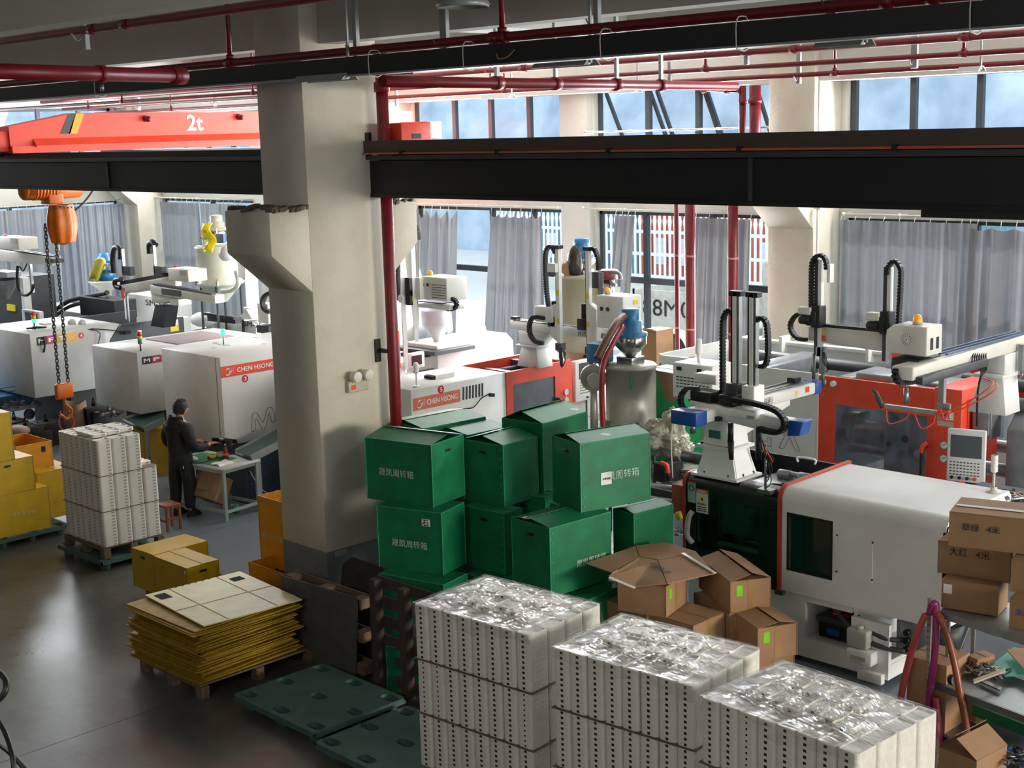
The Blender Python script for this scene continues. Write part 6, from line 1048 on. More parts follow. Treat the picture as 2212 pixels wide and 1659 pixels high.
k = P(1466, 870, y=14.0); t = crate('green box standing on end behind the grey dryer', 'box', k, V((-1, 0, 0)), .6, V((0, 1, 0)), .5, P(1440, 806, y=14.0).z, P(1440, 806, y=14.0).z-P(1440, 1000, y=14).z, M('bright_green_plastic', '0c8a4c', .5), flaps='flat')
# brown cartons
KG = 'brown cartons with lime stickers'
def brown(label, c, l, r, zt, h, **k):
    cc, a, L, b, R = corner(c, l, r, zt); print('brown', [round(v, 2) for v in (*cc, L, R)], label[:40])
    return crate(label, 'box', cc, a, min(L, .75), b, R, zt, h, mKR, KG, name='cardboard_box', tape='R', edge=mKR2, **k)
LS = lambda: [('R', .22, .68, .06, .10, mLGRN)]
brown('brown carton with half open lid, topmost at right', (1578, 1257), (1508, 1203), (1643, 1232), 1.20, .295, flaps='a', lift=.05, sticker=LS()); brown('brown carton directly under the half open one', (1575, 1326), (1500, 1280), (1643, 1300), .905, .295, flaps='flat', sticker=LS())
brown('brown carton third down in the right hand pile', (1572, 1392), (1500, 1345), (1636, 1366), .61, .295, flaps='flat', sticker=LS()); brown('lowest brown carton of the pile', (1572, 1455), (1500, 1410), (1636, 1430), .315, .31, flaps='flat')
brown('brown carton right beside the pile, top slightly open', (1637, 1358), (1580, 1318), (1698, 1330), .90, .295, flaps='a', lift=.03, sticker=LS()); brown('brown carton below it at the right edge of the pile', (1636, 1418), (1580, 1378), (1697, 1393), .60, .60, flaps='flat')
brown('brown carton carrying the flattened sheet', (1438, 1268), (1335, 1252), (1508, 1240), 1.20, .29, flaps='flat', sticker=LS()); brown('brown carton under and before the one with the sheet', (1497, 1352), (1396, 1322), (1566, 1324), .90, .9, flaps='flat')
brown('dark side brown carton at the left of the pile', (1396, 1326), (1288, 1288), (1440, 1308), .90, .9, flaps='flat')
t = T('flattened_carton', 'unfolded brown carton sheet lying on the carton pile, lettered in marker', 'cardboard', P(1420, 1225, z=1.25)); zz = 1.235
def sheet(pts, zs, nm='sheet_panel', th=.008, mat=mKR): 
    q = MB(); q.prism([P(*p_, z=z_) for p_, z_ in zip(pts, zs)], (0, 0, th)); return q.build(nm, mat, t)
sheet([(1315, 1245), (1372, 1268), (1440, 1262), (1420, 1212), (1382, 1205)], [1.27, 1.2, 1.24, 1.25, 1.25]); sheet([(1442, 1262), (1545, 1240), (1505, 1195), (1422, 1212)], [1.24, 1.23, 1.24, 1.25]); sheet([(1265, 1218), (1322, 1238), (1380, 1204), (1372, 1181)], [1.25, 1.26, 1.25, 1.26]); sheet([(1382, 1203), (1422, 1210), (1504, 1193), (1440, 1173), (1373, 1180)], [1.25, 1.25, 1.245, 1.26, 1.26])
k0, k1 = P(1400, 1218, z=1.26), P(1455, 1250, z=1.26); txt('长塑料箱', .34, k0+V((0, 0, .003)), (k1-k0), (k1-k0).cross(V((0, 0, -1))), mINK, t, height=.07)
q = MB(); a, b = P(1316, 1247, z=1.29), P(1372, 1270, z=1.22); q.bar(a, b, .04, .006); a, b = P(1475, 1195, z=1.27), P(1545, 1238, z=1.25); q.bar(a, b, .035, .006); q.build('shiny_tape', mTAPEW, t)
# cartons on the shelf at right
SG = 'brown cartons on the steel shelf'
def carton(label, c, l, r, zt, h, **k):
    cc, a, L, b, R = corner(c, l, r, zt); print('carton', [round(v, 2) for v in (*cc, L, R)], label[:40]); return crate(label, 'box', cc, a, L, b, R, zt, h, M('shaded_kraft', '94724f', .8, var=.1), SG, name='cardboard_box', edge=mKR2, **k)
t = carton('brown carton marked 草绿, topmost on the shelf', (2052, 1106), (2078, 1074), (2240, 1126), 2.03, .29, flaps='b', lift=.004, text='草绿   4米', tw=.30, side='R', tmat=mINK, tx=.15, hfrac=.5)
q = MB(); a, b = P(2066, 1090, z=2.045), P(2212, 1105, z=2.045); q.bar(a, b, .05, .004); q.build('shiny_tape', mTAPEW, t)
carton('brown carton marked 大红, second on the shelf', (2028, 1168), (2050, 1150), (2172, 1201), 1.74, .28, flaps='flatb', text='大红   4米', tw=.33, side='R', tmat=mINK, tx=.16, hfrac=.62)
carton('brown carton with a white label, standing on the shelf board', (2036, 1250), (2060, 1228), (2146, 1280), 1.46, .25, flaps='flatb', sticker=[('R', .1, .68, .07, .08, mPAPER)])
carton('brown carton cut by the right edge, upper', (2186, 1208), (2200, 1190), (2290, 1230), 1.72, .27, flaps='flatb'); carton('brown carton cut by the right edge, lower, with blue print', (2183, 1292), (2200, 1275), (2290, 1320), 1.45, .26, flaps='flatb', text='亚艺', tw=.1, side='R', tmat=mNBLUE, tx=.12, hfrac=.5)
# steel shelf
a, b = P(2008, 1312, z=1.2), P(2330, 1415, z=1.2); d = (b-a).normalized(); n = V((-d.y, d.x, 0)); L = (b-a).length
t = T('steel_shelf', 'grey slotted angle shelf holding brown cartons at the right edge', 'shelf', ((a.x+b.x)/2, (a.y+b.y)/2, 0))
def sh(q, s0, s1, n0, n1, z0, z1): q.obox(a*0+V((a.x, a.y, 0))+d*(s0+s1)/2+n*(n0+n1)/2+UPZ*(z0+z1)/2, d*(s1-s0), n*(n1-n0), UPZ*(z1-z0)); return q
for z in (1.2, .56, .12): q = MB(); sh(q, 0, L, 0, .6, z-.01, z); sh(q, 0, L, -.01, .01, z-.06, z+.0); sh(q, 0, L, .58, .6, z-.06, z); q.build('shelf_board', mGALV if z > 1 else mSTEEL2, t)
for s_ in (0, L): 
    for n_ in (0, .6):
        q = MB(); sh(q, s_-.02, s_+.02, n_-.003, n_+.003, 0, 1.28); sh(q, s_-.02, s_-.014, n_-.0, n_+.04, 0, 1.28); q.build('post', M('pale_angle_steel', 'a3a4a0', .5, metal=.3), t)
q = MB()
for k in range(22):
    for o_ in (-.01, .01): sh(q, o_-.003, o_+.003, -.0045, -.003, .05+k*.055, .062+k*.055)
q.build('post_slot', mINK, t); q = MB(); sh(q, .02, .05, .2, .22, .3, 1.1); q.bar(V((a.x, a.y, .1))+n*.02, V((a.x, a.y, 1.0))+n*.58, .03, .01); q.build('brace', mGALV, t)
top = V((a.x, a.y, 1.29)); HG = 'flexible hoses draped over the shelf post'
for nm, pts, mat, l in (('h', [(2010, 1322), (1990, 1370), (1972, 1430), (1955, 1510), (1950, 1600)], M('hose_salmon', 'b04a44', .3), 'salmon red hose draped left of the shelf post'), ('h', [(2018, 1322), (2024, 1302), (2032, 1310), (2030, 1400), (2018, 1500), (2012, 1600), (2026, 1700)], M('hose_magenta', '8f2a62', .25), 'magenta hose hanging down the shelf post'),
        ('h', [(2030, 1318), (2048, 1345), (2070, 1420), (2085, 1500), (2098, 1580), (2090, 1680)], M('hose_brown_orange', '8e4a2e', .3), 'orange brown hose hanging right of the shelf post'), ('h', [(2030, 1500), (2036, 1560), (2040, 1620)], M('hose_crimson', 'a01f44', .3), 'short crimson hose below the lower shelf board')):
    pp = [P(x_, y_, y=a.y-.02-.02*(i % 2)) for i, (x_, y_) in enumerate(pts)]; o = tag(MB().tube([p_-n*.06 for p_ in pp], .03, 10).build('flexible_hose', mat), l, 'hose', HG)
# things on the lower shelf
def heap(name, label, cat, c, r, n_, mats, zs, s=.06, seed=1, parent=None):
    rnd = random.Random(seed); q = MB(); g = rnd.random
    for k in range(n_):
        a_, rr = g()*6.28, r*math.sqrt(g()); x, y = c[0]+rr*cos(a_), c[1]+rr*sin(a_)*.7; z = c[2]+zs*g()*(1-rr/r*.6)
        if k % 3 == 0: q.tube([(x, y, z), (x+s*(g()-.5)*3, y+s*(g()-.5)*3, z+.02*g()), (x+s*(g()-.5)*4, y+s*(g()-.5)*4, z)], .006, 5, m=k % len(mats))
        else: q.obox((x, y, z), V((g()-.5, g()-.5, .2*(g()-.5)))*s*2, V((g()-.5, g()-.5, 0))*s*.8, (0, 0, s*.4*g()+.005), m=k % len(mats))
    o = q.build(name, mats); tag(o, label, cat); o['kind'] = 'stuff'; return o
zl = .57; k = P(2130, 1455, z=zl+.03); heap('tool_litter', 'heap of black and silver machine fittings on the lower shelf', 'tools', k, .16, 70, [mBLK2, mSTEEL2, mHOLE2, mOFF], .1, .05, 3)
def flatpiece(name, label, cat, pts, z, th, mat): c = P(*pts[0], z=z); return tag(MB().prism([P(*p_, z=z) for p_ in pts], (0, 0, th)).build(name, mat), label, cat)
flatpiece('wooden_offcut', 'pale wooden slat lying across the fittings on the lower shelf', 'wood', [(2102, 1470), (2172, 1445), (2172, 1452), (2104, 1477)], zl+.1, .012, M('pale_wood', 'b8ab8a', .7)); flatpiece('steel_bar', 'short dark steel bar lying on the lower shelf', 'bar', [(2120, 1468), (2164, 1488), (2160, 1493), (2117, 1474)], zl+.02, .012, mSTEEL2)
k = P(2055, 1468, z=zl+.07); q = MB(); q.cyl(k, k+V((.05, -.02, .01)), .045, 20); q.cyl(k+V((.05, -.02, .01)), k+V((.06, -.024, .012)), .046, 20, m=1); tag(q.build('sanding_disc', [mBLK2, mPAPER]), 'round pad tool with a white face on the lower shelf edge', 'tool')
flatpiece('green_board', 'green plastic board leaning behind the lower shelf', 'board', [(2140, 1440), (2190, 1400), (2230, 1410), (2230, 1460), (2170, 1462)], zl+.05, .01, M('mint_board', '3d9c86', .5)); flatpiece('brown_board', 'piece of brown cardboard on the green board at the right edge', 'cardboard', [(2174, 1405), (2240, 1400), (2240, 1450), (2210, 1445)], zl+.12, .01, mKR)
flatpiece('green_sheet', 'dark green sheets stacked under the lower shelf', 'sheet', [(2100, 1545), (2212, 1590), (2260, 1560), (2150, 1520)], .2, .1, mGRN)
k = P(2140, 1620, z=.35); t = crate('open brown carton on the floor below the shelf', 'box', P(2110, 1645, z=.42), V((-1, .1, 0)).normalized(), .36, V((.1, 1, 0)).normalized(), .42, .42, .3, mKR, name='cardboard_box', flaps='b', lift=.12)
heap('cable_litter', 'tangle of cables and cutlery like parts at the lower right corner', 'cables', P(2190, 1640, z=.3), .2, 60, [mSTEEL2, mNBLUE, mBLK2], .1, .05, 5)
crate('brown carton standing behind the shelf post', 'box', P(2045, 1440, z=.72), V((-1, 0, 0)), .36, V((0, 1, 0)), .4, .72, .72, mKR, name='cardboard_box', flaps='flat'); crate('tall brown carton behind the lower shelf board', 'box', P(2112, 1425, z=.7), V((-.95, .3, 0)), .12, V((.3, .95, 0)), .2, .7, .7, mKR, name='cardboard_box', flaps='flat')
# ---------------- pallets ----------------
def wood_pallet(label, x0, y0, lx, ly, z, h=.14, rz=0, boards=7, mat=mWOOD, rx=None, group='wooden pallets'):
    t = T('wooden_pallet', label, 'pallet', (x0, y0, z), group); w_ = lx/boards
    for k in range(boards): MB().box(x0+k*w_, x0+k*w_+w_*.82, y0, y0+ly, z+h-.02, z+h).build('deck_board', mat, t)
    for y in (0, ly/2-.045, ly-.09): MB().box(x0, x0+lx, y0+y, y0+y+.09, z+h-.04, z+h-.02).build('stringer', mat, t)
    for x in (0, lx/2-.05, lx-.1):
        for y in (0, ly/2-.045, ly-.09): MB().box(x0+x, x0+x+.1, y0+y, y0+y+.09, z+.0, z+h-.04).build('block', mat, t)
    t.rotation_euler = (rx or 0, 0, rz); return t
def plastic_pallet(label, c, lx, ly, rz, z=0, group='green plastic pallets', n=(3, 3)):
    t = T('plastic_pallet', label, 'pallet', (c.x, c.y, z), group); cu = bpy.data.curves.new('d', 'CURVE'); cu.dimensions = '2D'; cu.fill_mode = 'BOTH'; cu.extrude = .011
    def spl(pts): s = cu.splines.new('POLY'); s.points.add(len(pts)-1); [setattr(s.points[i], 'co', (p_[0], p_[1], 0, 1)) for i, p_ in enumerate(pts)]; s.use_cyclic_u = True
    def rr(cx, cy, w_, h_, r, n_=5): return [(cx+sx*(w_/2-r)+r*cos(a_), cy+sy*(h_/2-r)+r*sin(a_)) for sx, sy, a0 in ((1, 1, 0), (-1, 1, pi/2), (-1, -1, pi), (1, -1, 1.5*pi)) for a_ in [a0+pi/2*i/n_ for i in range(n_+1)]]
    spl(rr(-lx/2, ly/2, lx, ly, .05)); hs = [(-lx*.09-i*(lx*.82)/(n[0]-1), ly*.1+j*(ly*.8)/(n[1]-1)) for i in range(n[0]) for j in range(n[1])]
    for hx, hy in hs: spl(rr(hx, hy, .20, .105, .051))
    o = bpy.data.objects.new('t', cu); COL.objects.link(o); dg = bpy.context.evaluated_depsgraph_get(); dg.update(); me = bpy.data.meshes.new_from_object(o.evaluated_get(dg)); bpy.data.objects.remove(o)
    for v in me.vertices: v.co.z += .129
    me.materials.clear(); me.materials.append(mGPAL); me.name = 'deck'; o = bpy.data.objects.new('deck', me); COL.objects.link(o); o.parent = t
    for hx, hy in hs:
        q = MB(); p0, p1 = rr(hx, hy, .198, .103, .05), rr(hx, hy, .15, .07, .034); N = len(p0)
        vs = [V((x+c.x, y+c.y, z+.12)) for x, y in p0]+[V((x+c.x, y+c.y, z+.001)) for x, y in p1]; q.add(vs, [(i, (i+1) % N, N+(i+1) % N, N+i) for i in range(N)]+[tuple(range(N, 2*N))]); q.build('foot_cup', mGPAL, t)
    q = MB(); q.box(c.x-lx, c.x, c.y, c.y+.02, z+.085, z+.12); q.box(c.x-.02, c.x, c.y, c.y+ly, z+.085, z+.12); q.box(c.x-lx, c.x-lx+.02, c.y, c.y+ly, z+.085, z+.12); q.box(c.x-lx, c.x, c.y+ly-.02, c.y+ly, z+.085, z+.12); q.build('skirt', mGPAL, t)
    t.rotation_euler = (0, 0, rz); return t
plastic_pallet('empty green plastic pallet with oval holes right of the yellow sheet stack', V((-9.32, 6.70, 0)), 1.27, 1.04, -.01); plastic_pallet('empty green plastic pallet at the bottom edge, beside the wrapped loads', V((-8.0, 6.58, 0)), 1.18, 1.04, -.01)
plastic_pallet('green plastic pallet under the wooden pallet of the far tubs', V((-15.33, 7.98, 0)), 1.14, 1.0, 0); wood_pallet('wooden pallet under the far stacks of white tubs', -16.40, 8.05, 1.03, .84, .14)
plastic_pallet('green plastic pallet under the lettered yellow boxes at the left edge', V((-17.25, 7.55, 0)), 1.2, 1.0, 0)
wood_pallet('wooden pallet under the stack of yellow sheets', -12.1, 6.62, 1.12, 1.35, 0, rz=0); wood_pallet('wooden pallet under the pair of yellow boxes', -13.9, 7.75, 1.1, .95, 0)
wood_pallet('wooden pallet under the left wrapped load', -8.05, 6.87, 1.2, .9, 0, rz=.0); wood_pallet('wooden pallet under the middle wrapped load', -6.6, 6.9, 1.2, .9, 0); wood_pallet('wooden pallet under the right wrapped load', -5.3, 6.78, 1.2, .9, 0)
# upright pallets
t = T('wooden_pallet', 'dark slatted wooden pallet standing upright before the green boxes', 'pallet', (-9.4, 8.0, 0), 'wooden pallets'); mWD = M('dark_pallet_wood', '4f4238', .85, var=.35, scale=4, stretch=(9, 1, 1))
for k in range(3): MB().box(-9.98+k*.42, -9.89+k*.42, 7.9, 7.99, 0, 1.09).build('stringer', mWD, t)
for k in range(6): MB().box(-9.98, -8.8, 7.99, 8.01, .05+k*.19, .16+k*.19).build('deck_board', mWD, t)
t = T('plywood_pallet', 'plywood faced pallet leaning on edge against the near column', 'pallet', (-11.0, 7.95, 0), 'upright plywood pallets')
q = MB(); q.prism([(-11.50, 7.93, 0), (-10.30, 7.93, 0), (-10.18, 7.90, .80), (-10.20, 7.90, .86), (-11.42, 7.90, .82)], (0, .018, 0)); q.build('plywood_face', mPLY, t)
for x in (-11.4, -10.85, -10.3):
    for z in (.05, .38, .72): MB().box(x, x+.12, 7.95, 8.08, z, z+.1).build('block', mWOOD, t)
q = MB(); 
for z in (.07, .4, .74): q.box(-11.4, -10.12, 8.08, 8.10, z, z+.09)
q.build('back_board', mWOOD, t)
t = T('plywood_board', 'dark weathered board with clipped corners leaning right of the column base', 'board', (-10.6, 8.2, 0)); q = MB(); q.prism([(-11.0, 8.22, 0), (-10.15, 8.22, 0), (-10.15, 8.3, .95), (-10.3, 8.3, 1.05), (-10.75, 8.3, 1.05), (-10.9, 8.3, .95)], (0, .02, 0)); q.build('board_panel', M('dark_weathered_board', '423a33', .85, var=.3), t)
# ---------------- stack of yellow sheets ----------------
ORD = 'first second third fourth fifth sixth seventh eighth ninth tenth eleventh twelfth thirteenth fourteenth fifteenth sixteenth seventeenth eighteenth nineteenth twentieth twenty-first twenty-second twenty-third'.split()
rnd = random.Random(21); z = .14; base = None; N = 44; YS = 'flattened yellow boxes in the stack'
def ysheet(i, z, lx, ly, dx, dy, rz, label, mat=mYSH, th=.0115):
    t_ = T('flattened_box', label, 'sheet', (-11.62+dx, 7.2+dy, z), YS if i < N-1 else None); q = MB()
    s = [(-lx/2, -ly/2), (lx/2, -ly/2), (lx/2, ly/2), (-lx/2, ly/2)]; o_ = WL[t_.name]
    g = rnd.random; bend = .012*g() if i < N-1 else 0
    q.grid(lambda u, v: o_+V(((u-.5)*lx, (v-.5)*ly, th+bend*math.sin(v*5+i)*(1 if i > 2 else 0))), 4, 5, smooth=False); q.grid(lambda u, v: o_+V(((u-.5)*lx, (v-.5)*ly, bend*math.sin(v*5+i)*(1 if i > 2 else 0))), 4, 5, smooth=False)
    n_ = 5*6; ring = [0, 1, 2, 3, 4, 9, 14, 19, 24, 29, 28, 27, 26, 25, 20, 15, 10, 5]; q.f += [(ring[k], ring[(k+1) % 18], ring[(k+1) % 18]+n_, ring[k]+n_) for k in range(18)]; q.m += [0]*18; q.sm += [False]*18
    q.build('sheet_body', mat, t_); t_.rotation_euler = (0, 0, rz); return t_
for i in range(N-1):
    g = rnd.random; f_ = i/N; lean = (-.10+.16*f_+.05*sin(i*.7)); t_ = ysheet(i, z, 1.16+.1*g(), 1.10+.08*g(), .02+lean*.5+.04*(g()-.5), -.02+.06*(g()-.5)+.05*sin(i*.4), .05+.05*(g()-.5)-.05*f_, 'yellow flattened plastic box, %s from the %s of the leaning stack' % (ORD[min(i, N-1-i)], 'bottom' if i < N/2 else 'top'), mat=mYSH, th=.009); z += .0128
c, a, L, b, R = corner((440, 1352), (313, 1285), (628, 1283), z+.02); print('ytop', c, L, R, z)
t = T('flattened_box', 'top sheet of the yellow stack with two black rectangles', 'sheet', (c.x, c.y, z)); q = MB(); q.prism([c, c+a*L, c+a*L+b*R, c+b*R], (0, 0, -.012)); q.build('sheet_body', mYELT, t); Z = UPZ
def tp(q, u0, v0, u1, v1): e = [c+a*L*u+b*R*v+Z*.001 for u, v in ((u0, v0), (u1, v0), (u1, v1), (u0, v1))]; q.prism(e, (0, 0, .002)); return q
q = MB(); tp(q, .79, .05, .93, .16); q.build('black_patch', M('matte_black', '0b0b0d', .95, var=.02), t); q = MB(); tp(q, .78, .80, .88, .92); q.build('black_patch', M('matte_black', '0b0b0d', .95, var=.02), t); q = MB()
for l_ in ((0, .24, 1, .247), (0, .74, 1, .747), (.46, 0, .466, 1)): tp(q, *l_)
q.build('crease', mYSH, t); q = MB()
for k in range(6): tp(q, .985, .3+k*.07, .995, .32+k*.07)
q.build('punch_slot', mHOLE, t); q = MB(); tp(q, .45, .235, .48, .26); tp(q, .45, .735, .48, .76); tp(q, .10, .97, .15, 1.0); q.build('tape_scrap', mPAPER, t)
k = P(395, 1395, y=6.75); q = MB(); q.prism([k, k+V((.42, 0, -.10)), k+V((.42, 0, -.12)), k+V((0, 0, -.015))], (0, .5, 0)); tag(q.build('yellow_strip', M('dull_strip', '8f7a52', .7)), 'protruding drab strip in the middle of the yellow stack', 'strip')
# ---------------- yellow boxes ----------------
YG = 'yellow turnover boxes'; TXY = '晟凯周转箱'
def yellow(label, c, l, r, zt, h, **k):
    cc, a, L, b, R = corner(c, l, r, zt); print('yellow', [round(v, 2) for v in (*cc, L, R)], label[:40]); return crate(label, 'box', cc, a, L, b, R, zt, h, mYEL, YG, name='plastic_box', edge=M('yellow_edge', 'b3921c', .5), **k)
yellow('yellow box in front of the sheet stack, front one of the pair', (403, 1228), (331, 1201), (479, 1212), .60, .46, handle='R', flaps='flat', sticker=[('L', .05, .88, .03, .04, mPAPER)]); yellow('yellow box in front of the sheet stack, left one of the pair', (331, 1200), (284, 1183), (438, 1166), .60, .46, handle='L', flaps='flatb')
def ybox(label, px0, py0, px1, py1, xf, dx, **k):   # box whose +X face spans two pixels (left/right) on the plane x = xf
    a, b = P(px0, py0, x=xf), P(px1, py1, x=xf); return a, b
XB = -17.3
def yb(label, yy0, yy1, z0, z1, xf=XB, dx=.8, mat=mYEL, open_=False, text=None, handle=None, **k):
    return crate(label, 'box', V((xf, yy0, z1)), V((-1, 0, 0)), dx, V((0, 1, 0)), yy1-yy0, z1, z1-z0, mat, YG, name='plastic_box', flaps='flat' if not open_ else None, edge=M('yellow_edge', 'b3921c', .5), text=text, side='R', tw=.34, tmat=mYTX, tx=.25, handle=handle, open_=open_, **k)
z1 = P(107, 1050, x=XB).z; z2 = P(70, 985, x=XB).z; z3 = P(24, 890, x=XB).z; y1_, y2_, y3_ = P(107, 1090, x=XB).y, P(74, 1020, x=XB).y, P(26, 930, x=XB).y; print('yz', z1, z2, z3, y1_, y2_, y3_)
yb('lettered yellow box, bottom one at the left edge', y1_-.72, y1_, .14, z1, text=TXY); yb('yellow box with a hand slot, middle one at the left edge', y2_-.72, y2_, z1, z2, handle='R'); yb('yellow box, topmost at the left edge', y3_-.72, y3_, z2, z3)
yb('yellow box behind the left edge stack, bright lid', y1_+.05, y1_+.6, .14, z1+.1, xf=-17.7); yb('open orange yellow box behind the left edge stack', y2_+.1, y2_+.62, .5, z2+.0, xf=-18.0, open_=True, mat=M('orange_yellow_plastic', 'd99312', .5), sticker=[('R', .75, .85, .06, .08, mBLK2)])
yb('yellow box with seams, tall open one beside the near column', 8.95, 9.5, P(560, 1215, y=9).z, P(556, 1066, y=9).z, xf=-12.1, dx=P(612, 1078, y=8.95).x*0+(-12.1-P(556, 1066, y=8.95).x), open_=True, mat=M('orange_yellow_plastic', 'd99312', .5)); 
txt(TXY, .42, (-13.25, 8.945, P(575, 1163, y=8.95).z), (1, 0, 0), (0, 0, 1), mYTX, bpy.data.objects[[o.name for o in COL.objects if o.name.startswith('plastic_box')][-1]])
zz = P(600, 1235, y=8.6).z; yb('low open yellow box at the foot of the near column', 8.6, 9.0, 0, zz, xf=-12.35, dx=-12.35-P(538, 1222, y=8.6).x, open_=True, mat=M('orange_yellow_plastic', 'd99312', .5))
p0 = P(346, 1030, z=0); yb('yellow box under the green chute, behind the worker, left half', p0.y, p0.y+.5, .0, P(320, 935, y=p0.y).z, xf=p0.x-.42, dx=.42); yb('yellow box under the green chute, behind the worker, right half', p0.y, p0.y+.5, 0, P(345, 930, y=p0.y).z, xf=p0.x+.0, dx=.41)
# ---------------- tubs ----------------
def tubmesh(name, w_, d_, h, r=.03, top=True, hole='sq', slot=False):
    q = MB(); n = 4
    def ring(ins, z): return [(sx*(w_/2-r)+(r-ins)*cos(a_), sy*(d_/2-r)+(r-ins)*sin(a_), z) for sx, sy, a0 in ((1, 1, 0), (-1, 1, pi/2), (-1, -1, pi), (1, -1, 1.5*pi)) for a_ in [a0+pi/2*i/n for i in range(n+1)]]
    rs = [ring(.0022, 0), ring(.0, .0035), ring(.0, h-.001), ring(.0012, h+.0004), ring(.008, h+.0004), ring(.012, h-.012)]; M_ = len(rs[0]); vs = [p_ for r_ in rs for p_ in r_]
    q.add(vs, [(k*M_+i, k*M_+(i+1) % M_, (k+1)*M_+(i+1) % M_, (k+1)*M_+i) for k in range(len(rs)-1) for i in range(M_)], 0, False); q.add(rs[-1], [tuple(range(M_))]); q.add(rs[0], [tuple(range(M_))[::-1]])
    y = -d_/2
    if hole == 'sq': q.box(-.011, .011, y-.0015, y+.004, h*.25, h*.7, 1)
    elif hole == 'dot': q.cyl((0, y+.003, h*.45), (0, y-.0015, h*.45), .008, 8, m=1)
    if slot: 
        for k in (.045,): q.box(w_/2-.004, w_/2+.001, k-.022, k+.022, h*.25, h*.7, 2)
    o = q.build(name, [mTUB, mHOLE, mHOLE2]); me = o.data; WL.pop(o.name); bpy.data.objects.remove(o); me.name = name; return me
mFILM = bpy.data.materials.new('stretch_film'); mFILM.use_nodes = True; nt = mFILM.node_tree; nt.nodes.clear(); o_ = nt.nodes.new('ShaderNodeOutputMaterial'); tr = nt.nodes.new('ShaderNodeBsdfTransparent'); tr.inputs[0].default_value = (.93, .93, .91, 1)
gl = nt.nodes.new('ShaderNodeBsdfGlossy'); gl.inputs['Roughness'].default_value = .16; gl.inputs['Color'].default_value = (.95, .95, .95, 1); ms = nt.nodes.new('ShaderNodeMixShader'); tr.inputs[0].default_value = (.985, .985, .98, 1)
tcn = nt.nodes.new('ShaderNodeTexCoord'); mp = nt.nodes.new('ShaderNodeMapping'); mp.inputs['Scale'].default_value = (1.1, 10, 3); mp.inputs['Rotation'].default_value = (0, 0, .35); ns = nt.nodes.new('ShaderNodeTexNoise'); ns.inputs['Scale'].default_value = 4.0; ns.inputs['Detail'].default_value = 7; ns.inputs['Distortion'].default_value = 1.2
bp = nt.nodes.new('ShaderNodeBump'); bp.inputs['Strength'].default_value = 1; bp.inputs['Distance'].default_value = .09; rg = nt.nodes.new('ShaderNodeMapRange'); rg.inputs[1].default_value = .42; rg.inputs[2].default_value = .60; rg.inputs[3].default_value = .12; rg.inputs[4].default_value = .72
for x, y in ((tcn.outputs['Object'], mp.inputs[0]), (mp.outputs[0], ns.inputs[0]), (ns.outputs[0], bp.inputs['Height']), (bp.outputs[0], gl.inputs['Normal']), (ns.outputs[0], rg.inputs[0]), (rg.outputs[0], ms.inputs[0]), (tr.outputs[0], ms.inputs[1]), (gl.outputs[0], ms.inputs[2]), (ms.outputs[0], o_.inputs[0])): nt.links.new(x, y)
mFILM2 = mFILM.copy(); mFILM2.name = 'stretch_film_side'; [setattr(n.inputs[4], 'default_value', .16) or setattr(n.inputs[3], 'default_value', .02) for n in mFILM2.node_tree.nodes if n.type == 'MAP_RANGE']
TW, TD, TH, NT = .15, .215, .0405, 11
meSQ, meDOT = tubmesh('tub', TW-.003, TD-.003, TH), tubmesh('tub', TW-.003, TD-.003, TH, hole='dot')
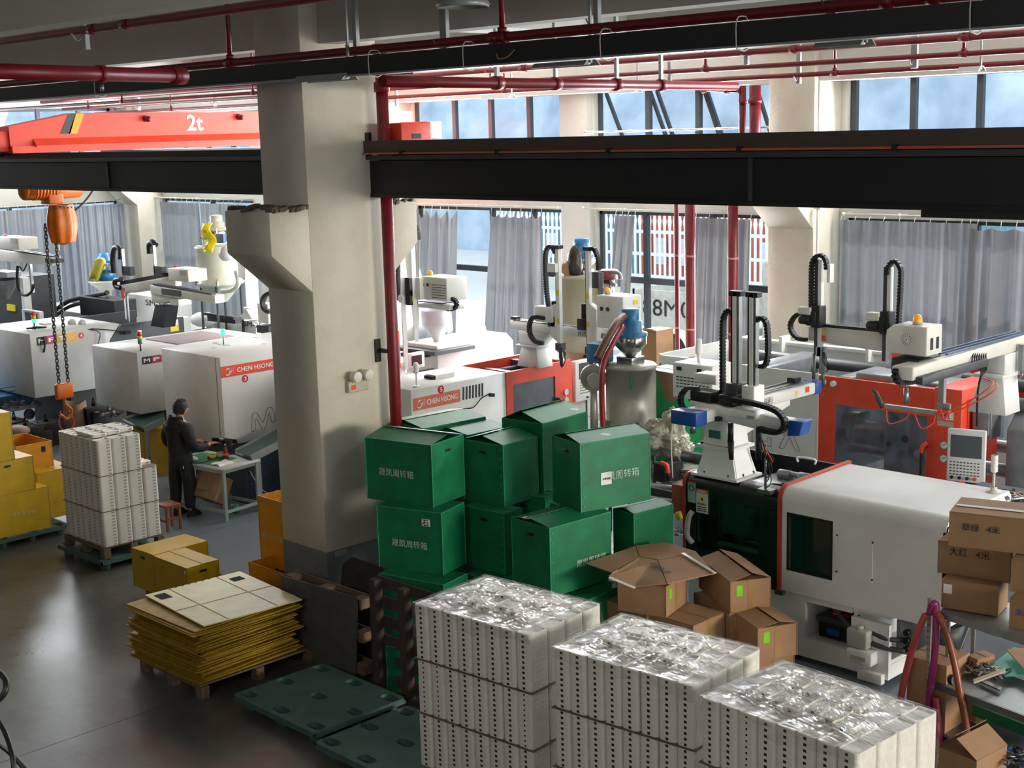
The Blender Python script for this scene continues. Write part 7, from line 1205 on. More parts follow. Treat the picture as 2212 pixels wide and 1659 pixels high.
def wrapped(label, c, rz, full, seed, zbase=.24, dots=()):
    t = T('wrapped_tub_load', label, 'load', (c.x, c.y, zbase), None); rnd = random.Random(seed); cnt = 0; NX, NY = 8, 4; tier = TH*NT+.008
    rest = MB()
    for ti in range(3):
        z0 = ti*tier
        for ix in range(NX):
            for iy in range(NY):
                x, y = -TW*(ix+.5), TD*(iy+.5); outer = iy == 0 or ix == 0; me = meDOT if (ti, ix) in dots else meSQ; jx, jy = (rnd.random()-.5)*.006, (rnd.random()-.5)*.008
                for k in range(NT):
                    if (ti >= full and outer and (ti == 2 or k >= full*0) and cnt < 290) or (ti == 2 and k == NT-1 and cnt < 299):
                        o = bpy.data.objects.new('tub', me); COL.objects.link(o); o.parent = t; o.location = (x+jx+(rnd.random()-.5)*.0012, y+jy, z0+k*TH); cnt += 1
                    elif outer or k == NT-1:
                        X, Y, Z = c.x+x+jx, c.y+y+jy, zbase+z0+k*TH; rest.add([Vv+V((X, Y, Z)) for Vv in [v.co.copy() for v in me.vertices]], [tuple(p_.vertices) for p_ in me.polygons]); 
                        mi = [p_.material_index for p_ in me.polygons]; rest.m[-len(mi):] = mi; rest.sm[-len(mi):] = [False]*len(mi)
        if ti: q = MB(); q.box(c.x-1.21, c.x+.012, c.y-.012, c.y+.872, zbase+z0-.008, zbase+z0-.001); q.build('divider_sheet', mSHEET, t)
    rest.box(c.x-1.19+TW, c.x-TW, c.y+TD, c.y+.85, zbase, zbase+tier*3-TH-.02)
    o = rest.build('hidden_tubs', [mTUB, mHOLE, mHOLE2], t); o['kind'] = 'stuff'
    zt = zbase+3*tier; loose = [(-.25-.13*k, .18+.04*(k % 3)) for k in range(6)]+[(-.4-.15*k, .48) for k in range(4)]
    for k, (x, y) in enumerate(loose): o = bpy.data.objects.new('tub', meSQ); COL.objects.link(o); o.parent = t; o.location = (x, y+.1, 3*tier+.0); o.rotation_euler = (0, 0, rnd.random()*.2)
    g = [rnd.random()*6 for _ in range(6)]
    def top(u, v):
        x, y = -1.215*u+.006, .872*v-.006; ce = min(u, 1-u, v, 1-v); ce = min(1, ce*4)
        return V((c.x+x, c.y+y, zt+.004+ce*(.045+.012*sin(u*31+g[0]+6*v)+.010*sin(v*27+g[1]+9*u)+.006*sin(u*70+v*50+g[2]))))
    q = MB(); q.grid(top, 60, 40)
    def skirt(u, v, side):
        z = zt+.004-.10*v*(1+.3*sin(u*9+g[3])); e = .004+.003*sin(u*60+v*20+g[4])
        return {0: V((c.x-1.215*u+.006, c.y-.006-e, z)), 1: V((c.x+.006+e, c.y+.872*u-.006, z-.9*v*0))}[side]
    q.grid(lambda u, v: skirt(u, v, 0), 60, 8, 1); q.grid(lambda u, v: V((c.x+.008+.004*sin(u*40+v*9+g[5]), c.y+.872*u-.006, zt+.004-1.2*v)), 24, 24, 1); q.grid(lambda u, v: V((c.x-1.211-.003*sin(u*40), c.y+.872*u-.006, zt+.004-.3*v)), 24, 6, 1)
    q.build('stretch_film', [mFILM, mFILM2], t); t.rotation_euler = (0, 0, rz); print(label, cnt); return t
W1 = P(1145, 1372, z=1.60); W2 = P(1500, 1482, z=1.60); W3 = P(1852, 1628, z=1.60)
zb_ = 1.60-3*(TH*NT+.008); print('zbase', zb_)
wrapped('film wrapped load of white tubs, left of the three', W1, .075, 1, 1, zb_, dots={(1, 0), (1, 7), (1, 6)}); wrapped('film wrapped load of white tubs, middle of the three', W2, .085, 1, 2, zb_); wrapped('film wrapped load of white tubs, right of the three, shiniest film', W3, -.06, 1, 3, zb_, dots={(2, 5)})
# far unwrapped tubs: every visible tub is its own thing
fw, fd, fh = .143, .2, .0405; meF = tubmesh('tub', fw-.003, fd-.003, fh, hole='dot', slot=True); NXF, NYF = 7, 4; zf = .285; cntf = 0; restF = MB(); rnd = random.Random(11); cx_, cy_ = -15.38, 8.07; tierF = fh*NT+.006
TN = ['bottom', 'middle', 'top']
for ti in range(3):
    for ix in range(NXF):
        for iy in range(NYF):
            if ti == 2 and iy == 3: continue
            outer = iy == 0 or ix == 0; x, y = cx_-fw*(ix+.5)+(rnd.random()-.5)*.006, cy_+fd*(iy+.5)+(rnd.random()-.5)*.008
            for k in range(NT):
                z = zf+ti*tierF+k*fh
                if (outer and cntf < 262 and ti >= 1) or (ti == 2 and k == NT-1):
                    o = bpy.data.objects.new('tub', meF); COL.objects.link(o); o.location = (x, y, z); tag(o, 'white tub, %s up in %s, %s far tier' % (ORD[k], ('the corner column' if ix+iy == 0 else 'the %s column left of the corner' % ORD[ix-1] if iy == 0 else 'the %s column right of the corner' % ORD[iy-1] if ix == 0 else 'an inner column, row %s' % ORD[ix+7*iy-8]), TN[ti]), 'tub', 'white tubs stacked unwrapped on the far pallet'); cntf += 1
                elif outer or (k == NT-1 and ti == 1):
                    restF.add([v.co+V((x, y, z)) for v in meF.vertices], [tuple(p_.vertices) for p_ in meF.polygons]); mi = [p_.material_index for p_ in meF.polygons]; restF.m[-len(mi):] = mi; restF.sm[-len(mi):] = [False]*len(mi)
    if ti: t = tag(MB().box(cx_-1.01, cx_+.005, cy_-.005, cy_+.81, zf+ti*tierF-.006, zf+ti*tierF-.001).build('divider_sheet', mSHEET), 'thin brown sheet between the %s and the tier above of far tubs' % TN[ti-1], 'sheet')
for j, (dx, dy) in enumerate([(.25, .15), (.4, .15), (.55, .15), (.28, .36), (.43, .36), (.58, .36), (.72, .36), (.3, .55), (.45, .56), (.62, .56)]):
    o = bpy.data.objects.new('tub', meF); COL.objects.link(o); o.location = (cx_-dx, cy_+dy, zf+3*tierF); tag(o, 'white tub lying loose on top of the far stacks, %s of the %s row' % (ORD[j-(0 if j < 3 else 3 if j < 7 else 7)], 'front' if j < 3 else 'middle' if j < 7 else 'back'), 'tub', 'white tubs stacked unwrapped on the far pallet')
for k in range(3):
    o = bpy.data.objects.new('tub', meF); COL.objects.link(o); o.location = (cx_-.2-.15*k, cy_+.7, zf+2*tierF); tag(o, 'white tub lying on the back ledge of the middle far tier, %s from the corner' % ORD[k], 'tub', 'white tubs stacked unwrapped on the far pallet')
restF.box(cx_-.98+fw, cx_-fw, cy_+fd, cy_+.78, zf, zf+2*tierF-.06); restF.box(cx_-.98+fw, cx_-fw, cy_+fd, cy_+.58, zf+2*tierF, zf+3*tierF-.06)
o = tag(restF.build('white_tubs', [mTUB, mHOLE, mHOLE2]), 'remaining white tubs of the far pallet, bottom tier and inside', 'tubs'); o['kind'] = 'stuff'
# ---------------- the worker ----------------
def skin(name, verts, edges, radii, mats, parent, sub=2, root=0):
    me = bpy.data.meshes.new(name); off = WL.get(parent.name, V((0, 0, 0))); me.from_pydata([tuple(V(v)-off) for v in verts], edges, []); o = bpy.data.objects.new(name, me); COL.objects.link(o); o.parent = parent; WL[o.name] = off
    md = o.modifiers.new('s', 'SKIN'); md.use_smooth_shade = True
    for i, r in enumerate(radii): me.skin_vertices[0].data[i].radius = r if isinstance(r, tuple) else (r, r); me.skin_vertices[0].data[i].use_root = (i == root)
    if sub: m2 = o.modifiers.new('u', 'SUBSURF'); m2.levels = sub; m2.render_levels = sub
    dg = bpy.context.evaluated_depsgraph_get(); dg.update(); m = bpy.data.meshes.new_from_object(o.evaluated_get(dg)); o.modifiers.clear(); o.data = m; m.name = name
    m.materials.clear(); m.materials.append(mats); [setattr(p_, 'use_smooth', True) for p_ in m.polygons]; return o
fp = P(399, 1113, z=0); wx, wy = fp.x, fp.y; hd = radians(101)   # heading
f = V((cos(hd), sin(hd), 0)); rt = V((sin(hd), -cos(hd), 0)); O = V((wx, wy, 0))
def B(s, fw_, z): return O+rt*s+f*fw_+UPZ*z
mJK = M('black_puffer_jacket', '0d0e11', .75, var=.3, bump=.5, bscale=18); mPT = M('dark_cargo_trousers', '1d1e21', .8, var=.2, bump=.3, bscale=20); mSK = M('skin', 'b98468', .5, var=.05); mHR = M('black_hair', '0c0a0a', .6, bump=.8, bscale=60); mSH = M('black_boots', '121214', .6)
t = T('person', 'person in black hooded jacket and dark cargo trousers standing at the work table', 'person', O)
# body: one continuous surface
bv = [B(0, 0, .84), B(0, .0, .98), B(0, -.01, 1.14), B(0, -.01, 1.28), B(0, .01, 1.36), B(0, .03, 1.42), B(0, .05, 1.50), B(0, .05, 1.56),
      B(.10, 0, .80), B(.11, .02, .46), B(.11, .0, .08), B(.11, .10, .035), B(-.10, 0, .80), B(-.12, -.01, .46), B(-.12, -.04, .08), B(-.12, .06, .035),
      B(.17, -.01, 1.27), B(.26, -.0, 1.03), B(.27, .20, .975), B(.25, .34, .99), B(-.17, -.01, 1.27), B(-.26, .0, 1.03), B(-.17, .20, .975), B(-.10, .34, .99)]
be = [(0, 1), (1, 2), (2, 3), (3, 4), (4, 5), (5, 6), (6, 7), (0, 8), (8, 9), (9, 10), (10, 11), (0, 12), (12, 13), (13, 14), (14, 15), (4, 16), (16, 17), (17, 18), (18, 19), (4, 20), (20, 21), (21, 22), (22, 23)]
br = [.12, .12, .13, .13, .06, .045, .07, .06, .085, .06, .045, .04, .085, .06, .045, .04, .06, .05, .04, .025, .06, .05, .04, .025]
skin('body', bv, be, br, mSK, t)
skin('trousers', [B(0, 0, .98), B(0, 0, .84), B(.10, 0, .76), B(.12, .02, .50), B(.12, .02, .38), B(.12, .0, .10), B(-.10, 0, .76), B(-.13, -.01, .50), B(-.13, -.01, .38), B(-.13, -.04, .10)], [(0, 1), (1, 2), (2, 3), (3, 4), (4, 5), (1, 6), (6, 7), (7, 8), (8, 9)], [.16, .165, .115, .098, .092, .075, .115, .098, .092, .075], mPT, t)
skin('jacket', [B(0, .0, .82), B(0, .0, .92), B(0, -.01, 1.06), B(0, -.01, 1.18), B(0, -.01, 1.29), B(0, .01, 1.37), B(.17, -.01, 1.27), B(.255, -.04, 1.12), B(.27, .02, 1.0), B(.27, .20, .97), B(.25, .30, .985), B(-.17, -.01, 1.27), B(-.255, -.03, 1.12), B(-.26, .03, 1.0), B(-.17, .20, .97), B(-.10, .30, .985)],
     [(0, 1), (1, 2), (2, 3), (3, 4), (4, 5), (4, 6), (6, 7), (7, 8), (8, 9), (9, 10), (4, 11), (11, 12), (12, 13), (13, 14), (14, 15)], [.165, .175, .18, .175, .15, .08, .10, .088, .08, .065, .048, .10, .088, .08, .065, .048], mJK, t)
q = MB(); q.box(0, 0, 0, 0, 0, 0) if False else None
hood = MB(); hc = B(0, -.04, 1.38); hood.grid(lambda u, v: hc+rt*(.155+.02*sin(5*pi*v))*cos(2*pi*u)*(1-.3*v)+f*(.12*sin(2*pi*u)*(1-.3*v)-.03*(1-v))+UPZ*(-.09+.16*v-(.05*v if sin(2*pi*u) > .3 else 0)), 24, 8); hood.build('hood', mJK, t, solid=.03)
# head
hcn = B(0, .07, 1.525); hy_ = radians(14); hf = V((cos(hd-hy_), sin(hd-hy_), -.15)).normalized(); hr = V((hf.y, -hf.x, 0)).normalized(); hu = hr.cross(hf).normalized()
def Hd(a, b_, c_): return hcn+hr*a+hf*b_+hu*c_
q = MB()
def head(u, v):
    th, ph = 2*pi*u, pi*v; x, y, z = sin(ph)*cos(th), sin(ph)*sin(th), -cos(ph); w_ = .075*(1-.18*max(0, -z)); return Hd(x*w_, y*.095*(1-.1*max(0, -z))+(.008 if y > .5 and abs(x) < .3 else 0), z*.115)
q.grid(head, 28, 20); q.build('head', mSK, t)
q = MB(); q.grid(lambda u, v: Hd(.088*sin(pi*v*(.74 if sin(2*pi*u) < .35 else .5))*cos(2*pi*u)*(1+.03*sin(u*40)), .108*sin(pi*v*(.74 if sin(2*pi*u) < .35 else .5))*sin(2*pi*u)*(1+.04*sin(u*50+v*9))-.012, .012+.125*cos(pi*v*(.74 if sin(2*pi*u) < .35 else .5))), 44, 16); q.grid(lambda u, v: Hd(.081*cos(pi+pi*u), -.01+.104*sin(pi+pi*u), .045-.105*v), 24, 6); 
rnd = random.Random(1)
for k in range(60): a_, b_ = rnd.random()*6.28, rnd.random()*.9; p_ = Hd(.07*b_*cos(a_), .09*b_*sin(a_)-.01, .118-.02*b_*b_); q.cyl(p_, p_+hu*.03+hr*(rnd.random()-.5)*.03+hf*(rnd.random()-.5)*.03, .006, 4, r2=.001)
q.build('hair', mHR, t, solid=0)
for s in (-1, 1): q = MB(); q.sphere(Hd(.077*s, -.002, -.005), .024, 10, sc=(.4, .8, 1.3)); q.build('ear', mSK, t); q = MB(); q.sphere(Hd(.03*s, .085, .008), .012, 8); q.build('eye', mWTX, t); MB().sphere(Hd(.03*s, .095, .008), .006, 6).build('pupil', mINK, t); MB().obox(Hd(.03*s, .09, .032), hr*.035, hf*.008, hu*.006).build('eyebrow', mHR, t)
q = MB(); q.prism([Hd(-.006, .09, .01), Hd(.006, .09, .01), Hd(.016, .092, -.03), Hd(-.016, .092, -.03)], hf*.012); q.prism([Hd(-.014, .094, -.03), Hd(.014, .094, -.03), Hd(0, .118, -.026)], hu*.012); q.build('nose', mSK, t, bevel=.003); MB().obox(Hd(0, .088, -.055), hr*.045, hf*.01, hu*.01).build('mouth', M('lips', '9a5a4e', .5), t)
# hands
def hand(w0, dirv, side, upv, nm):
    d = dirv.normalized(); s = side.normalized(); 
    skin(nm, [w0-d*.03, w0, w0+d*.045, w0+d*.075]+[w0+d*.08+s*(k-1.5)*.02 for k in range(4)]+[w0+d*(.115+.008*(1.5-abs(k-1.3)))+s*(k-1.5)*.021-upv*.018 for k in range(4)]+[w0+d*(.12+.01*(1.5-abs(k-1.3)))+s*(k-1.5)*.019-upv*.048 for k in range(4)]+[w0+d*.03+s*.035, w0+d*.06+s*.055-upv*.02, w0+d*.085+s*.05-upv*.035],
         [(0, 1), (1, 2), (2, 3)]+[(3, 4+k) for k in range(4)]+[(4+k, 8+k) for k in range(4)]+[(8+k, 12+k) for k in range(4)]+[(1, 16), (16, 17), (17, 18)], [.024, .026, (.034, .016), (.036, .014)]+[.0095]*4+[.009]*4+[.0075]*4+[.012, .010, .008], mSK, t, sub=1, root=1)
hand(B(.245, .36, .995), f+rt*.1, -rt, UPZ, 'right_hand'); hand(B(-.09, .36, .995), f+rt*.35, rt, UPZ, 'left_hand')
for s, fo in ((.11, .0), (-.12, -.04)):
    q = MB(); b0 = B(s, fo, 0); q.grid(lambda u, v: b0+rt*(.048*cos(2*pi*u)*(1.05-.15*v))+f*(.06+(.135*(1-v)**.6+.03)*sin(2*pi*u)*(1 if sin(2*pi*u) > 0 else .7)-.05*v)+UPZ*(.002+.12*v), 24, 8); q.grid(lambda u, v: b0+rt*(.048*1.05*cos(2*pi*u)*v)+f*(.06+.165*sin(2*pi*u)*(1 if sin(2*pi*u) > 0 else .7)*v)+UPZ*.002, 24, 2); q.grid(lambda u, v: b0+rt*(.045*.95*cos(2*pi*u)*v)+f*(.01+.03*sin(2*pi*u)*v)+UPZ*.121, 24, 2); q.build('shoe', mSH, t)
MB().obox(B(.17, -.06, .62), rt*.02, f*.09, UPZ*.13).build('cargo_pocket', mPT, t, bevel=.01); MB().obox(B(.165, -.11, .74), rt*.012, f*.004, UPZ*.04).build('trouser_tag', mWTX, t)
# black tray held by the worker
a, b, c, d = P(452, 985, z=.92), P(488, 968, z=.95), P(440, 955, z=1.0), P(415, 968, z=.98); c0 = B(.30, .50, .965)
t2 = T('black_part', 'black moulded plastic part being trimmed by the worker', 'part', c0); q = MB(); q.obox(c0, rt*.42+f*.08, f*.16-rt*.03, UPZ*.03); q.obox(c0+f*.07+UPZ*.03, rt*.42+f*.08, f*.02, UPZ*.07); q.build('tray', mBLK2, t2, bevel=.008); q = MB(); q.cyl(c0-rt*.0+UPZ*.06, c0+rt*.2+UPZ*.06, .035, 14); q.build('round_end', mBLK2, t2)
# ---------------- work table ----------------
A_, B2 = P(484, 1014, z=.76), P(563, 992, z=.76); ux = (B2-A_).normalized(); uy = V((-ux.y, ux.x, 0)); uy = uy if uy.x < 0 else -uy; TL, TWd = 1.0, 1.15; print('table', A_, B2, (B2-A_).length)
Lt = (B2-A_).length+.0
t = T('work_table', 'pale work table with green mat in front of the worker', 'table', V(((A_.x+B2.x)/2-.5, (A_.y+B2.y)/2, 0)))
q = MB(); q.obox(A_+ux*Lt/2+uy*TWd/2-UPZ*.015, ux*Lt, uy*TWd, UPZ*.03); q.build('table_top', M('table_white', 'b9bbb6', .5), t, bevel=.004, seg=1); q = MB(); q.obox(A_+ux*Lt*.45+uy*TWd*.6+UPZ*.004, ux*Lt*.7, uy*.7, UPZ*.006); q.build('cutting_mat', M('green_mat', '2e8a62', .6), t)
mLG = M('pale_green_steel', '8f9c95', .5)
for i, j in ((.05, .05), (.95, .05), (.05, .95), (.95, .95)): c_ = A_+ux*Lt*i+uy*TWd*j; MB().box(c_.x-.022, c_.x+.022, c_.y-.022, c_.y+.022, 0, .73).build('leg', mLG, t)
q = MB(); 
for i0, j0, i1, j1 in ((.05, .05, .95, .05), (.05, .05, .05, .95), (.95, .05, .95, .95)): 
    for z in (.13, .70): a_, b_ = A_+ux*Lt*i0+uy*TWd*j0, A_+ux*Lt*i1+uy*TWd*j1; q.bar(V((a_.x, a_.y, z)), V((b_.x, b_.y, z)), .025, .04)
q.build('stretcher', mLG, t)
k = A_+ux*Lt*.62+uy*.42+UPZ*.0; t = T('bottle', 'plastic bottle of red tea on the work table', 'bottle', k); q = MB(); q.lathe(k, [(0, 0), (.032, 0), (.034, .02), (.032, .10), (.034, .12), (.03, .15), (.014, .19), (.014, .2)], 16); q.build('bottle_body', M('tea_red', '8a3218', .15, trans=.3), t); MB().cyl(k+UPZ*.2, k+UPZ*.225, .016, 12).build('cap', mWTX, t); q = MB(); q.lathe(k, [(.0345, .06), (.0345, .1)], 16); q.build('bottle_label', mORG, t)
k = A_+ux*Lt*.3+uy*.25+UPZ*.02; q = MB(); q.grid(lambda u, v: k+ux*(.28*(u-.5))+uy*(.22*(v-.5))+UPZ*(.008*sin(9*u+5*v)-(.09*max(0, .25-v)**1*3)), 16, 14); tag(q.build('rag', mPAPER, solid=.004), 'white rag hanging over the near table edge', 'cloth')
k = A_+ux*Lt*.5+uy*.62+UPZ*.02; t = T('tape_roll', 'yellow roll lying on the work table', 'tape', k); q = MB(); q.lathe(k, [(.03, 0), (.065, 0), (.068, .02), (.065, .045), (.03, .045), (.03, 0)], 24); q.build('roll', M('lime_yellow', 'a9b62a', .5), t)
k = A_+ux*Lt*.66+uy*.55+UPZ*.05; q = MB(); q.sphere(k, .09, 14, sc=(1.3, .8, .5)); tag(q.build('glove_bundle', M('bundle_grey', 'b9aaa0', .8, bump=.5)), 'rolled pale work glove beside the bottle', 'glove'); k = A_+ux*Lt*.4+uy*.62+UPZ*.03; q = MB(); q.cyl(k, k+ux*.1, .025, 12); tag(q.build('hand_tool', M('red_tool', '7a2a20', .4)), 'small red handled tool on the table mat', 'tool')
k = A_+ux*Lt*.2+uy*.8+UPZ*.03; q = MB(); q.sphere(k, .08, 12, sc=(1.4, .8, .4)); tag(q.build('paper_bundle', mPAPER), 'crumpled white paper on the mat beside the worker', 'paper')
k = A_+ux*Lt*.35+uy*.3+UPZ*.03; tag(MB().tube([k+ux*.4+uy*.2, k+uy*.1+UPZ*.03, k-ux*.25+uy*.2, k-ux*.3+uy*.5], .006, 6).build('power_cable', mINK), 'thin black cord looping on the work table', 'cord')
# box under the table
c = A_+ux*Lt*.35+uy*.55; t = T('cardboard_box', 'open cardboard box tipped on its corner under the work table', 'box', V((c.x, c.y, .12)), 'cartons near the worker'); q = MB(); ax, az = (ux*.8+UPZ*-.45).normalized(), (ux*.45+UPZ*.85).normalized(); q.obox(V((c.x, c.y, .38)), ax*.42, uy*.3, az*.38); q.build('carton_body', mKR2, t, bevel=.003, seg=1)
q = MB(); q.obox(V((c.x, c.y, .38))-ax*.24-uy*.12+az*.1, ax*.01, uy*.3, az*.38); q.build('flap', mKR2, t); q = MB(); q.obox(V((c.x, c.y, .38))-uy*.152, ax*.06, uy*.002, az*.34); q.build('tape_strip', mTAPE, t)
k = A_+ux*Lt*.95+uy*.4; t = T('plastic_crate', 'dark blue louvred cabinet under the conveyor behind the table', 'cabinet', V((k.x, k.y+.3, 0))); MB().box(k.x-.5, k.x-.1, k.y+.15, k.y+.8, 0, .68).build('cabinet_body', mNAVY, t)
for i in range(14): MB().box(k.x-.1, k.x-.085, k.y+.2, k.y+.75, .06+i*.043, .085+i*.043).build('louvre', mNAVY, t)
q = MB(); q.tube([(k.x-.05, k.y+.2, .5), (k.x+.02, k.y+.3, .25), (k.x, k.y+.5, .1), (k.x-.04, k.y+.65, .12)], .008, 6); tag(q.build('white_cable', mOFF), 'white cable looping beside the table leg', 'cable')
k = A_+ux*Lt*.62+uy*.3; q = MB(); q.lathe((k.x, k.y, 0), [(0, 0), (.05, 0), (.06, .12), (.0, .12)], 16); tag(q.build('green_cup', M('green_cup', '3f8a4a', .5)), 'small green pot on the floor under the work table', 'pot')
# wooden stool
k = P(366, 1088, z=.36); t = T('wooden_stool', 'small reddish wooden stool beside the far tubs', 'stool', V((k.x, k.y, 0))); mST = M('stool_wood', '8a4a2a', .45, var=.2, stretch=(8, 1, 1)); MB().box(k.x-.16, k.x+.1, k.y-.12, k.y+.12, .33, .36).build('seat', mST, t, bevel=.004)
for i, j in ((-.14, -.1), (.08, -.1), (-.14, .1), (.08, .1)): MB().box(k.x+i-.015, k.x+i+.015, k.y+j-.015, k.y+j+.015, 0, .33).build('leg', mST, t)
q = MB(); q.box(k.x+.07, k.x+.09, k.y-.1, k.y+.1, .15, .18); q.box(k.x-.14, k.x+.08, k.y-.11, k.y-.09, .12, .15); q.build('stretcher', mST, t)
# conveyors by the left machines
def conveyor(label, pa, pb, pc, pd, mat=mBELT):
    t = T('belt_conveyor', label, 'conveyor', V((pa.x, pa.y, 0))); n_ = (pb-pa).cross(pd-pa).normalized(); n_ = n_ if n_.z > 0 else -n_; q = MB(); q.prism([pa, pb, pc, pd], n_*-.03); q.build('belt', mat, t)
    for p0, p1 in ((pa, pd), (pb, pc)): q = MB(); q.bar(p0+n_*.01-UPZ*.03, p1+n_*.01-UPZ*.03, .03, .1); q.build('side_rail', mGALV, t)
    q = MB(); q.cyl(pa-n_*.03, pb-n_*.03, .035, 12); q.build('roller', mDGR, t)
    for p0 in (pa.lerp(pd, .15), pb.lerp(pc, .15)): MB().box(p0.x-.02, p0.x+.02, p0.y-.02, p0.y+.02, 0, p0.z-.06).build('leg', mGALV, t)
    return t
conveyor('green conveyor rising to the right, beside the bottle', P(510, 975, z=.80), P(543, 988, z=.80), P(640, 938, z=.98), P(600, 928, z=.98)); conveyor('green conveyor behind the worker, over the yellow boxes', P(268, 905, z=.86), P(310, 926, z=.82), P(356, 905, z=.9), P(352, 882, z=.95))
# clutter under machine 4 and at the far left
k = P(165, 915, z=.3); t = T('woven_sack', 'open beige woven sack below the hoist hook', 'sack', V((k.x, k.y, 0))); zt_ = P(165, 868, x=k.x).z; r_ = .2; q = MB(); q.grid(lambda u, v: V((k.x+(r_*(1+.1*sin(pi*v)+.05*sin(6*pi*u+3*v)))*cos(2*pi*u), k.y+(r_*(1+.1*sin(pi*v)+.04*sin(8*pi*u)))*sin(2*pi*u), zt_*v+.03*sin(4*pi*u)*v)), 32, 12); q.grid(lambda u, v: V((k.x+r_*.98*v*cos(2*pi*u), k.y+r_*.98*v*sin(2*pi*u), zt_*.8)), 24, 2); q.build('sack_body', M('woven_beige', '9a7f66', .9, bump=.4, bscale=80), t)
a, b = P(0, 842, x=-24.1), P(80, 880, x=-24.1); t = T('mesh_cart', 'blue sheeted mesh cart on castors below machine 4', 'cart', V((-23.8, b.y-.6, 0)))
zc = P(60, 884, x=-24.1).z; print('cart', zc, b.y); MB().box(-25.4, -24.2, b.y-2.0, b.y, zc+.1, .70).build('blue_liner', M('blue_sheet', '0f5f9c', .45, var=.2, bump=.4, bscale=10), t); MB().box(-25.45, -24.1, b.y-2.05, b.y+.1, zc, zc+.08).build('cart_deck', M('cart_green_grey', '5e6a66', .5), t)
q = MB()
for i in range(18): q.box(-24.17, -24.16, b.y-2+i*.115, b.y-1.99+i*.115, zc+.1, .71)
for i in range(5): q.box(-24.17, -24.16, b.y-2, b.y+.05, zc+.12+i*.08, zc+.13+i*.08)
q.build('wire_mesh', mDGR, t)
for yy_ in (b.y-1.8, b.y-.1): MB().cyl((-24.25, yy_, max(.1, zc-.12)), (-24.2, yy_, max(.1, zc-.12)), .1, 16).build('castor', mBLK2, t)
rnd = random.Random(6)
for i, (x_, y_, zz_, sx, sy, sz, l) in enumerate([(55, 925, .35, .5, .5, .4, 'dark oily mould block nearest the yellow boxes'), (100, 918, .35, .4, .45, .42, 'dark oily mould block left of the sack'), (30, 900, .45, .5, .3, .4, 'dark oily mould block at the left edge'), (205, 905, .35, .4, .5, .6, 'dark steel block right of the sack'), (80, 905, .5, .35, .35, .3, 'dark mould block behind the other blocks')]):
    k = P(x_, y_, z=zz_); t = T('mould_block', l, 'mould', V((k.x, k.y, 0)), 'oily mould blocks under the machines'); MB().box(k.x-sx/2, k.x+sx/2, k.y-sy/2, k.y+sy/2, 0, sz).build('block_body', M('oily_dark_steel', '241f1c', .5, metal=.4, var=.4), t, bevel=.01)
    q = MB(); q.box(k.x-sx/2-.02, k.x+sx/2+.02, k.y-sy*.3, k.y-sy*.2, sz*.2, sz*.9); q.cyl((k.x, k.y, sz), (k.x, k.y, sz+.05), .04, 10); q.tube([(k.x-.05, k.y, sz+.04), (k.x, k.y, sz+.14), (k.x+.05, k.y, sz+.04)], .012, 6); q.build('lifting_eye', M('oily_dark_steel', '241f1c'), t)
k = P(255, 893, z=.5); heap('hose_litter', 'dark hoses and parts heaped under the middle left machine', 'parts', k, .45, 60, [mBLK2, mDGR, mHOLE2], .15, .12, 9); k = P(45, 880, z=.6); heap('fitting_litter', 'small dark fittings with a silver knob left of the sack', 'parts', k, .4, 30, [mBLK2, mSTEEL2, mDGR], .12, .08, 12)
k = P(75, 985, z=.1); heap('hose_coil', 'coiled pale hoses on the floor behind the yellow boxes', 'hose', k, .25, 24, [mHOLE2, mDGR], .1, .1, 13)
k = P(40, 930, z=.9); q = MB(); q.sphere(k, .16, 14, sc=(1.4, 1, .5)); tag(q.build('beige_bag', M('beige_pink_bag', 'b39a8c', .7, bump=.4)), 'small beige bag lying behind the yellow boxes', 'bag')
# dark things at lower left edge: chair back
t = T('dark_chair', 'dark curved chair arm and legs cut by the lower left edge', 'chair', P(-20, 1659, z=2.6)); ca = [P(x_, y_, z=z_) for x_, y_, z_ in ((-30, 1440, 3.2), (4, 1458, 3.2), (14, 1480, 3.19), (4, 1505, 3.15), (-30, 1530, 3.1))]; MB().tube(ca, .012, 8).build('arm', mBLK2, t)
MB().tube([P(-20, 1535, z=3.1), P(10, 1580, z=3.05), P(28, 1640, z=3.0), P(30, 1700, z=2.9)], .010, 8).build('leg', mBLK2, t); MB().tube([P(-30, 1590, z=3.0), P(20, 1625, z=2.9), P(70, 1680, z=2.8)], .010, 8).build('leg', mBLK2, t)
# clutter behind the foreground machine (left of its guard)
t = T('open_frame_machine', 'dark clamp unit with red end block seen left of the black guard', 'machine', P(1450, 1100, z=.6)); k = P(1460, 1075, y=12.4)
q = MB(); PB(q, 1400, 1052, 1456, 1100, 12.4, 12.8); q.build('slide_bed', mDGR, t); q = MB(); PB(q, 1450, 1045, 1480, 1115, 12.3, 12.9); q.build('red_end_block', M('brick_red_paint', '8d3d2c', .5), t, bevel=.01); q = MB(); q.cyl(P(1395, 1075, y=12.35), P(1480, 1090, y=12.35), .04, 12); q.cyl(P(1395, 1050, y=12.5), P(1455, 1058, y=12.5), .05, 12); q.build('guide_rod', mSTEEL2, t)
q = MB(); PB(q, 1412, 1000, 1443, 1045, 12.8, 13.1); q.tube([P(1432, 1005, y=12.8), P(1440, 1012, y=12.8), P(1444, 1040, y=12.8)], .04, 8); q.build('handle_block', mBLK2, t); q = MB(); q.tube([P(1428, 1000, y=12.75), P(1440, 1006, y=12.75), P(1443, 1022, y=12.75)], .03, 8); q.build('handle_tip', mMRED, t)
q = MB(); q.cyl(P(1477, 985, y=13), P(1530, 995, y=13), .07, 14); q.build('round_bar', mDGR, t)
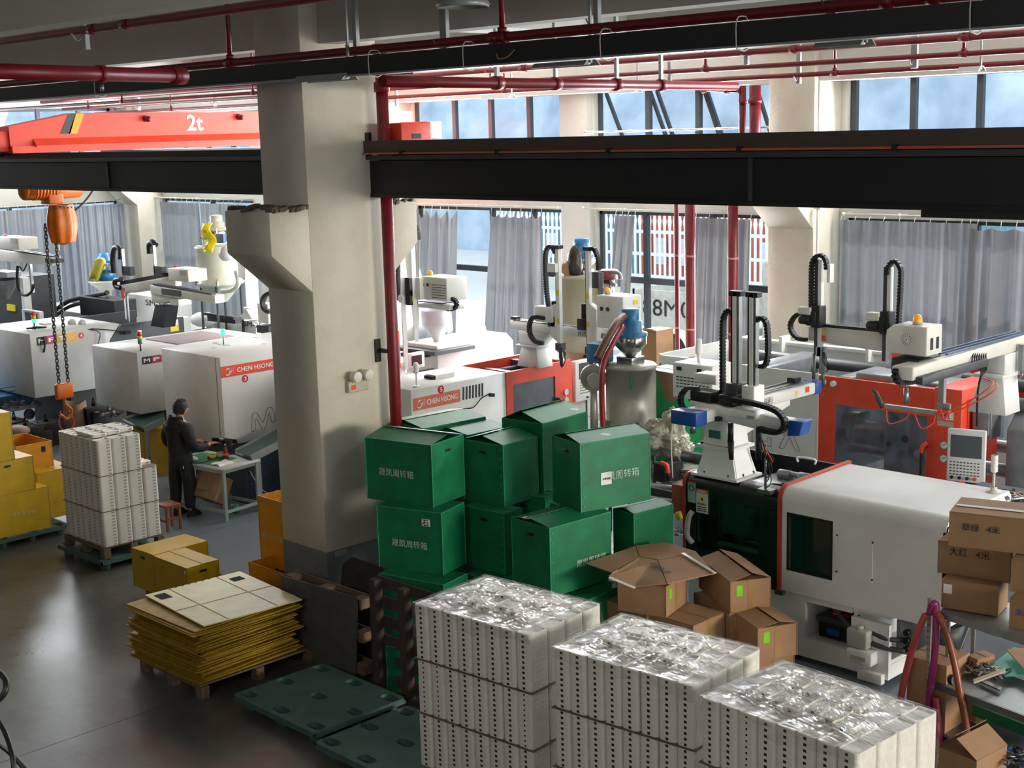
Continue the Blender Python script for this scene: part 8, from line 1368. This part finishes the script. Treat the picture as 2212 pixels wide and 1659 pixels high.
for i, (y0_, l) in enumerate(((12.5, 'lower'), (12.6, 'upper'))): a, b = P(1415, 1012-i*7, y=13.2), P(1520, 1022-i*7, y=13.2); tag(MB().bar(a, b, .3, .03).build('stacked_board', M('pale_board', '9a978c', .6)), l+' pale board lying behind the black guard', 'board')
import mathutils.noise as mn
k = P(1438, 945, y=13.3); q = MB()
def blob(c_, sx, sy, sz, sd):
    def fn(u, v):
        d_ = V((cos(2*pi*u)*sin(pi*v), sin(2*pi*u)*sin(pi*v), -cos(pi*v))); n_ = 1+.45*mn.noise(d_*1.6+V((sd, 0, 0)))+.28*abs(mn.noise(d_*4+V((0, sd, 0))))+.16*abs(mn.noise(d_*9+V((0, 0, sd)))); return c_+V((d_.x*sx*n_, d_.y*sy*n_, d_.z*sz*n_))
    q.grid(fn, 90, 60)
blob(k+V((0, 0, -.05)), .26, .2, .17, 1.3); blob(k+V((-.2, .05, .02)), .18, .15, .14, 4.1); blob(k+V((.22, -.02, -.12)), .16, .15, .13, 7.7); blob(k+V((.03, .1, .12)), .13, .1, .22, 9.9)
o = tag(q.build('plastic_bag_pile', M('milky_bag_film', 'b4b3a2', .2, alpha=.82, bump=.6, bscale=9)), 'crumpled milky plastic bags piled beside the green box and dryer', 'bags'); o['kind'] = 'stuff'
k = P(1462, 780, y=13.5); tag(MB().prism([P(1415, 800, y=13.6), P(1470, 810, y=13.0), P(1470, 860, y=13.0), P(1440, 870, y=13.4)], (0, .02, 0)).build('cardboard_piece', mKR2), 'brown cardboard piece beside the white control box', 'cardboard')
k = P(1462, 1115, z=.8); q = MB(); q.cyl(k, k+V((.05, .03, .02)), .05, 16); tag(q.build('yellow_roll', M('yellow_roll', 'c9a82a', .5)), 'yellow rimmed roll left of the black guard', 'roll'); heap('metal_scraps', 'shiny metal scraps left of the black guard', 'scrap', P(1458, 1150, z=.5), .2, 40, [mSTEEL2, mPAPER, mDGR], .05, .07, 17)
# far side dark parts right of the red machine
k = P(2180, 1080, z=1.3); heap('tool_litter', 'blue and white bags and tools on the bench behind the white machine', 'tools', k, .35, 50, [mNBLUE, mPAPER, mKR, mDGR], .1, .1, 19); tag(MB().box(k.x-.6, k.x+1.5, k.y-.3, k.y+.6, k.z-.06, k.z-.02).build('side_bench', mDGR), 'dark bench behind the white machine at the right edge', 'bench')
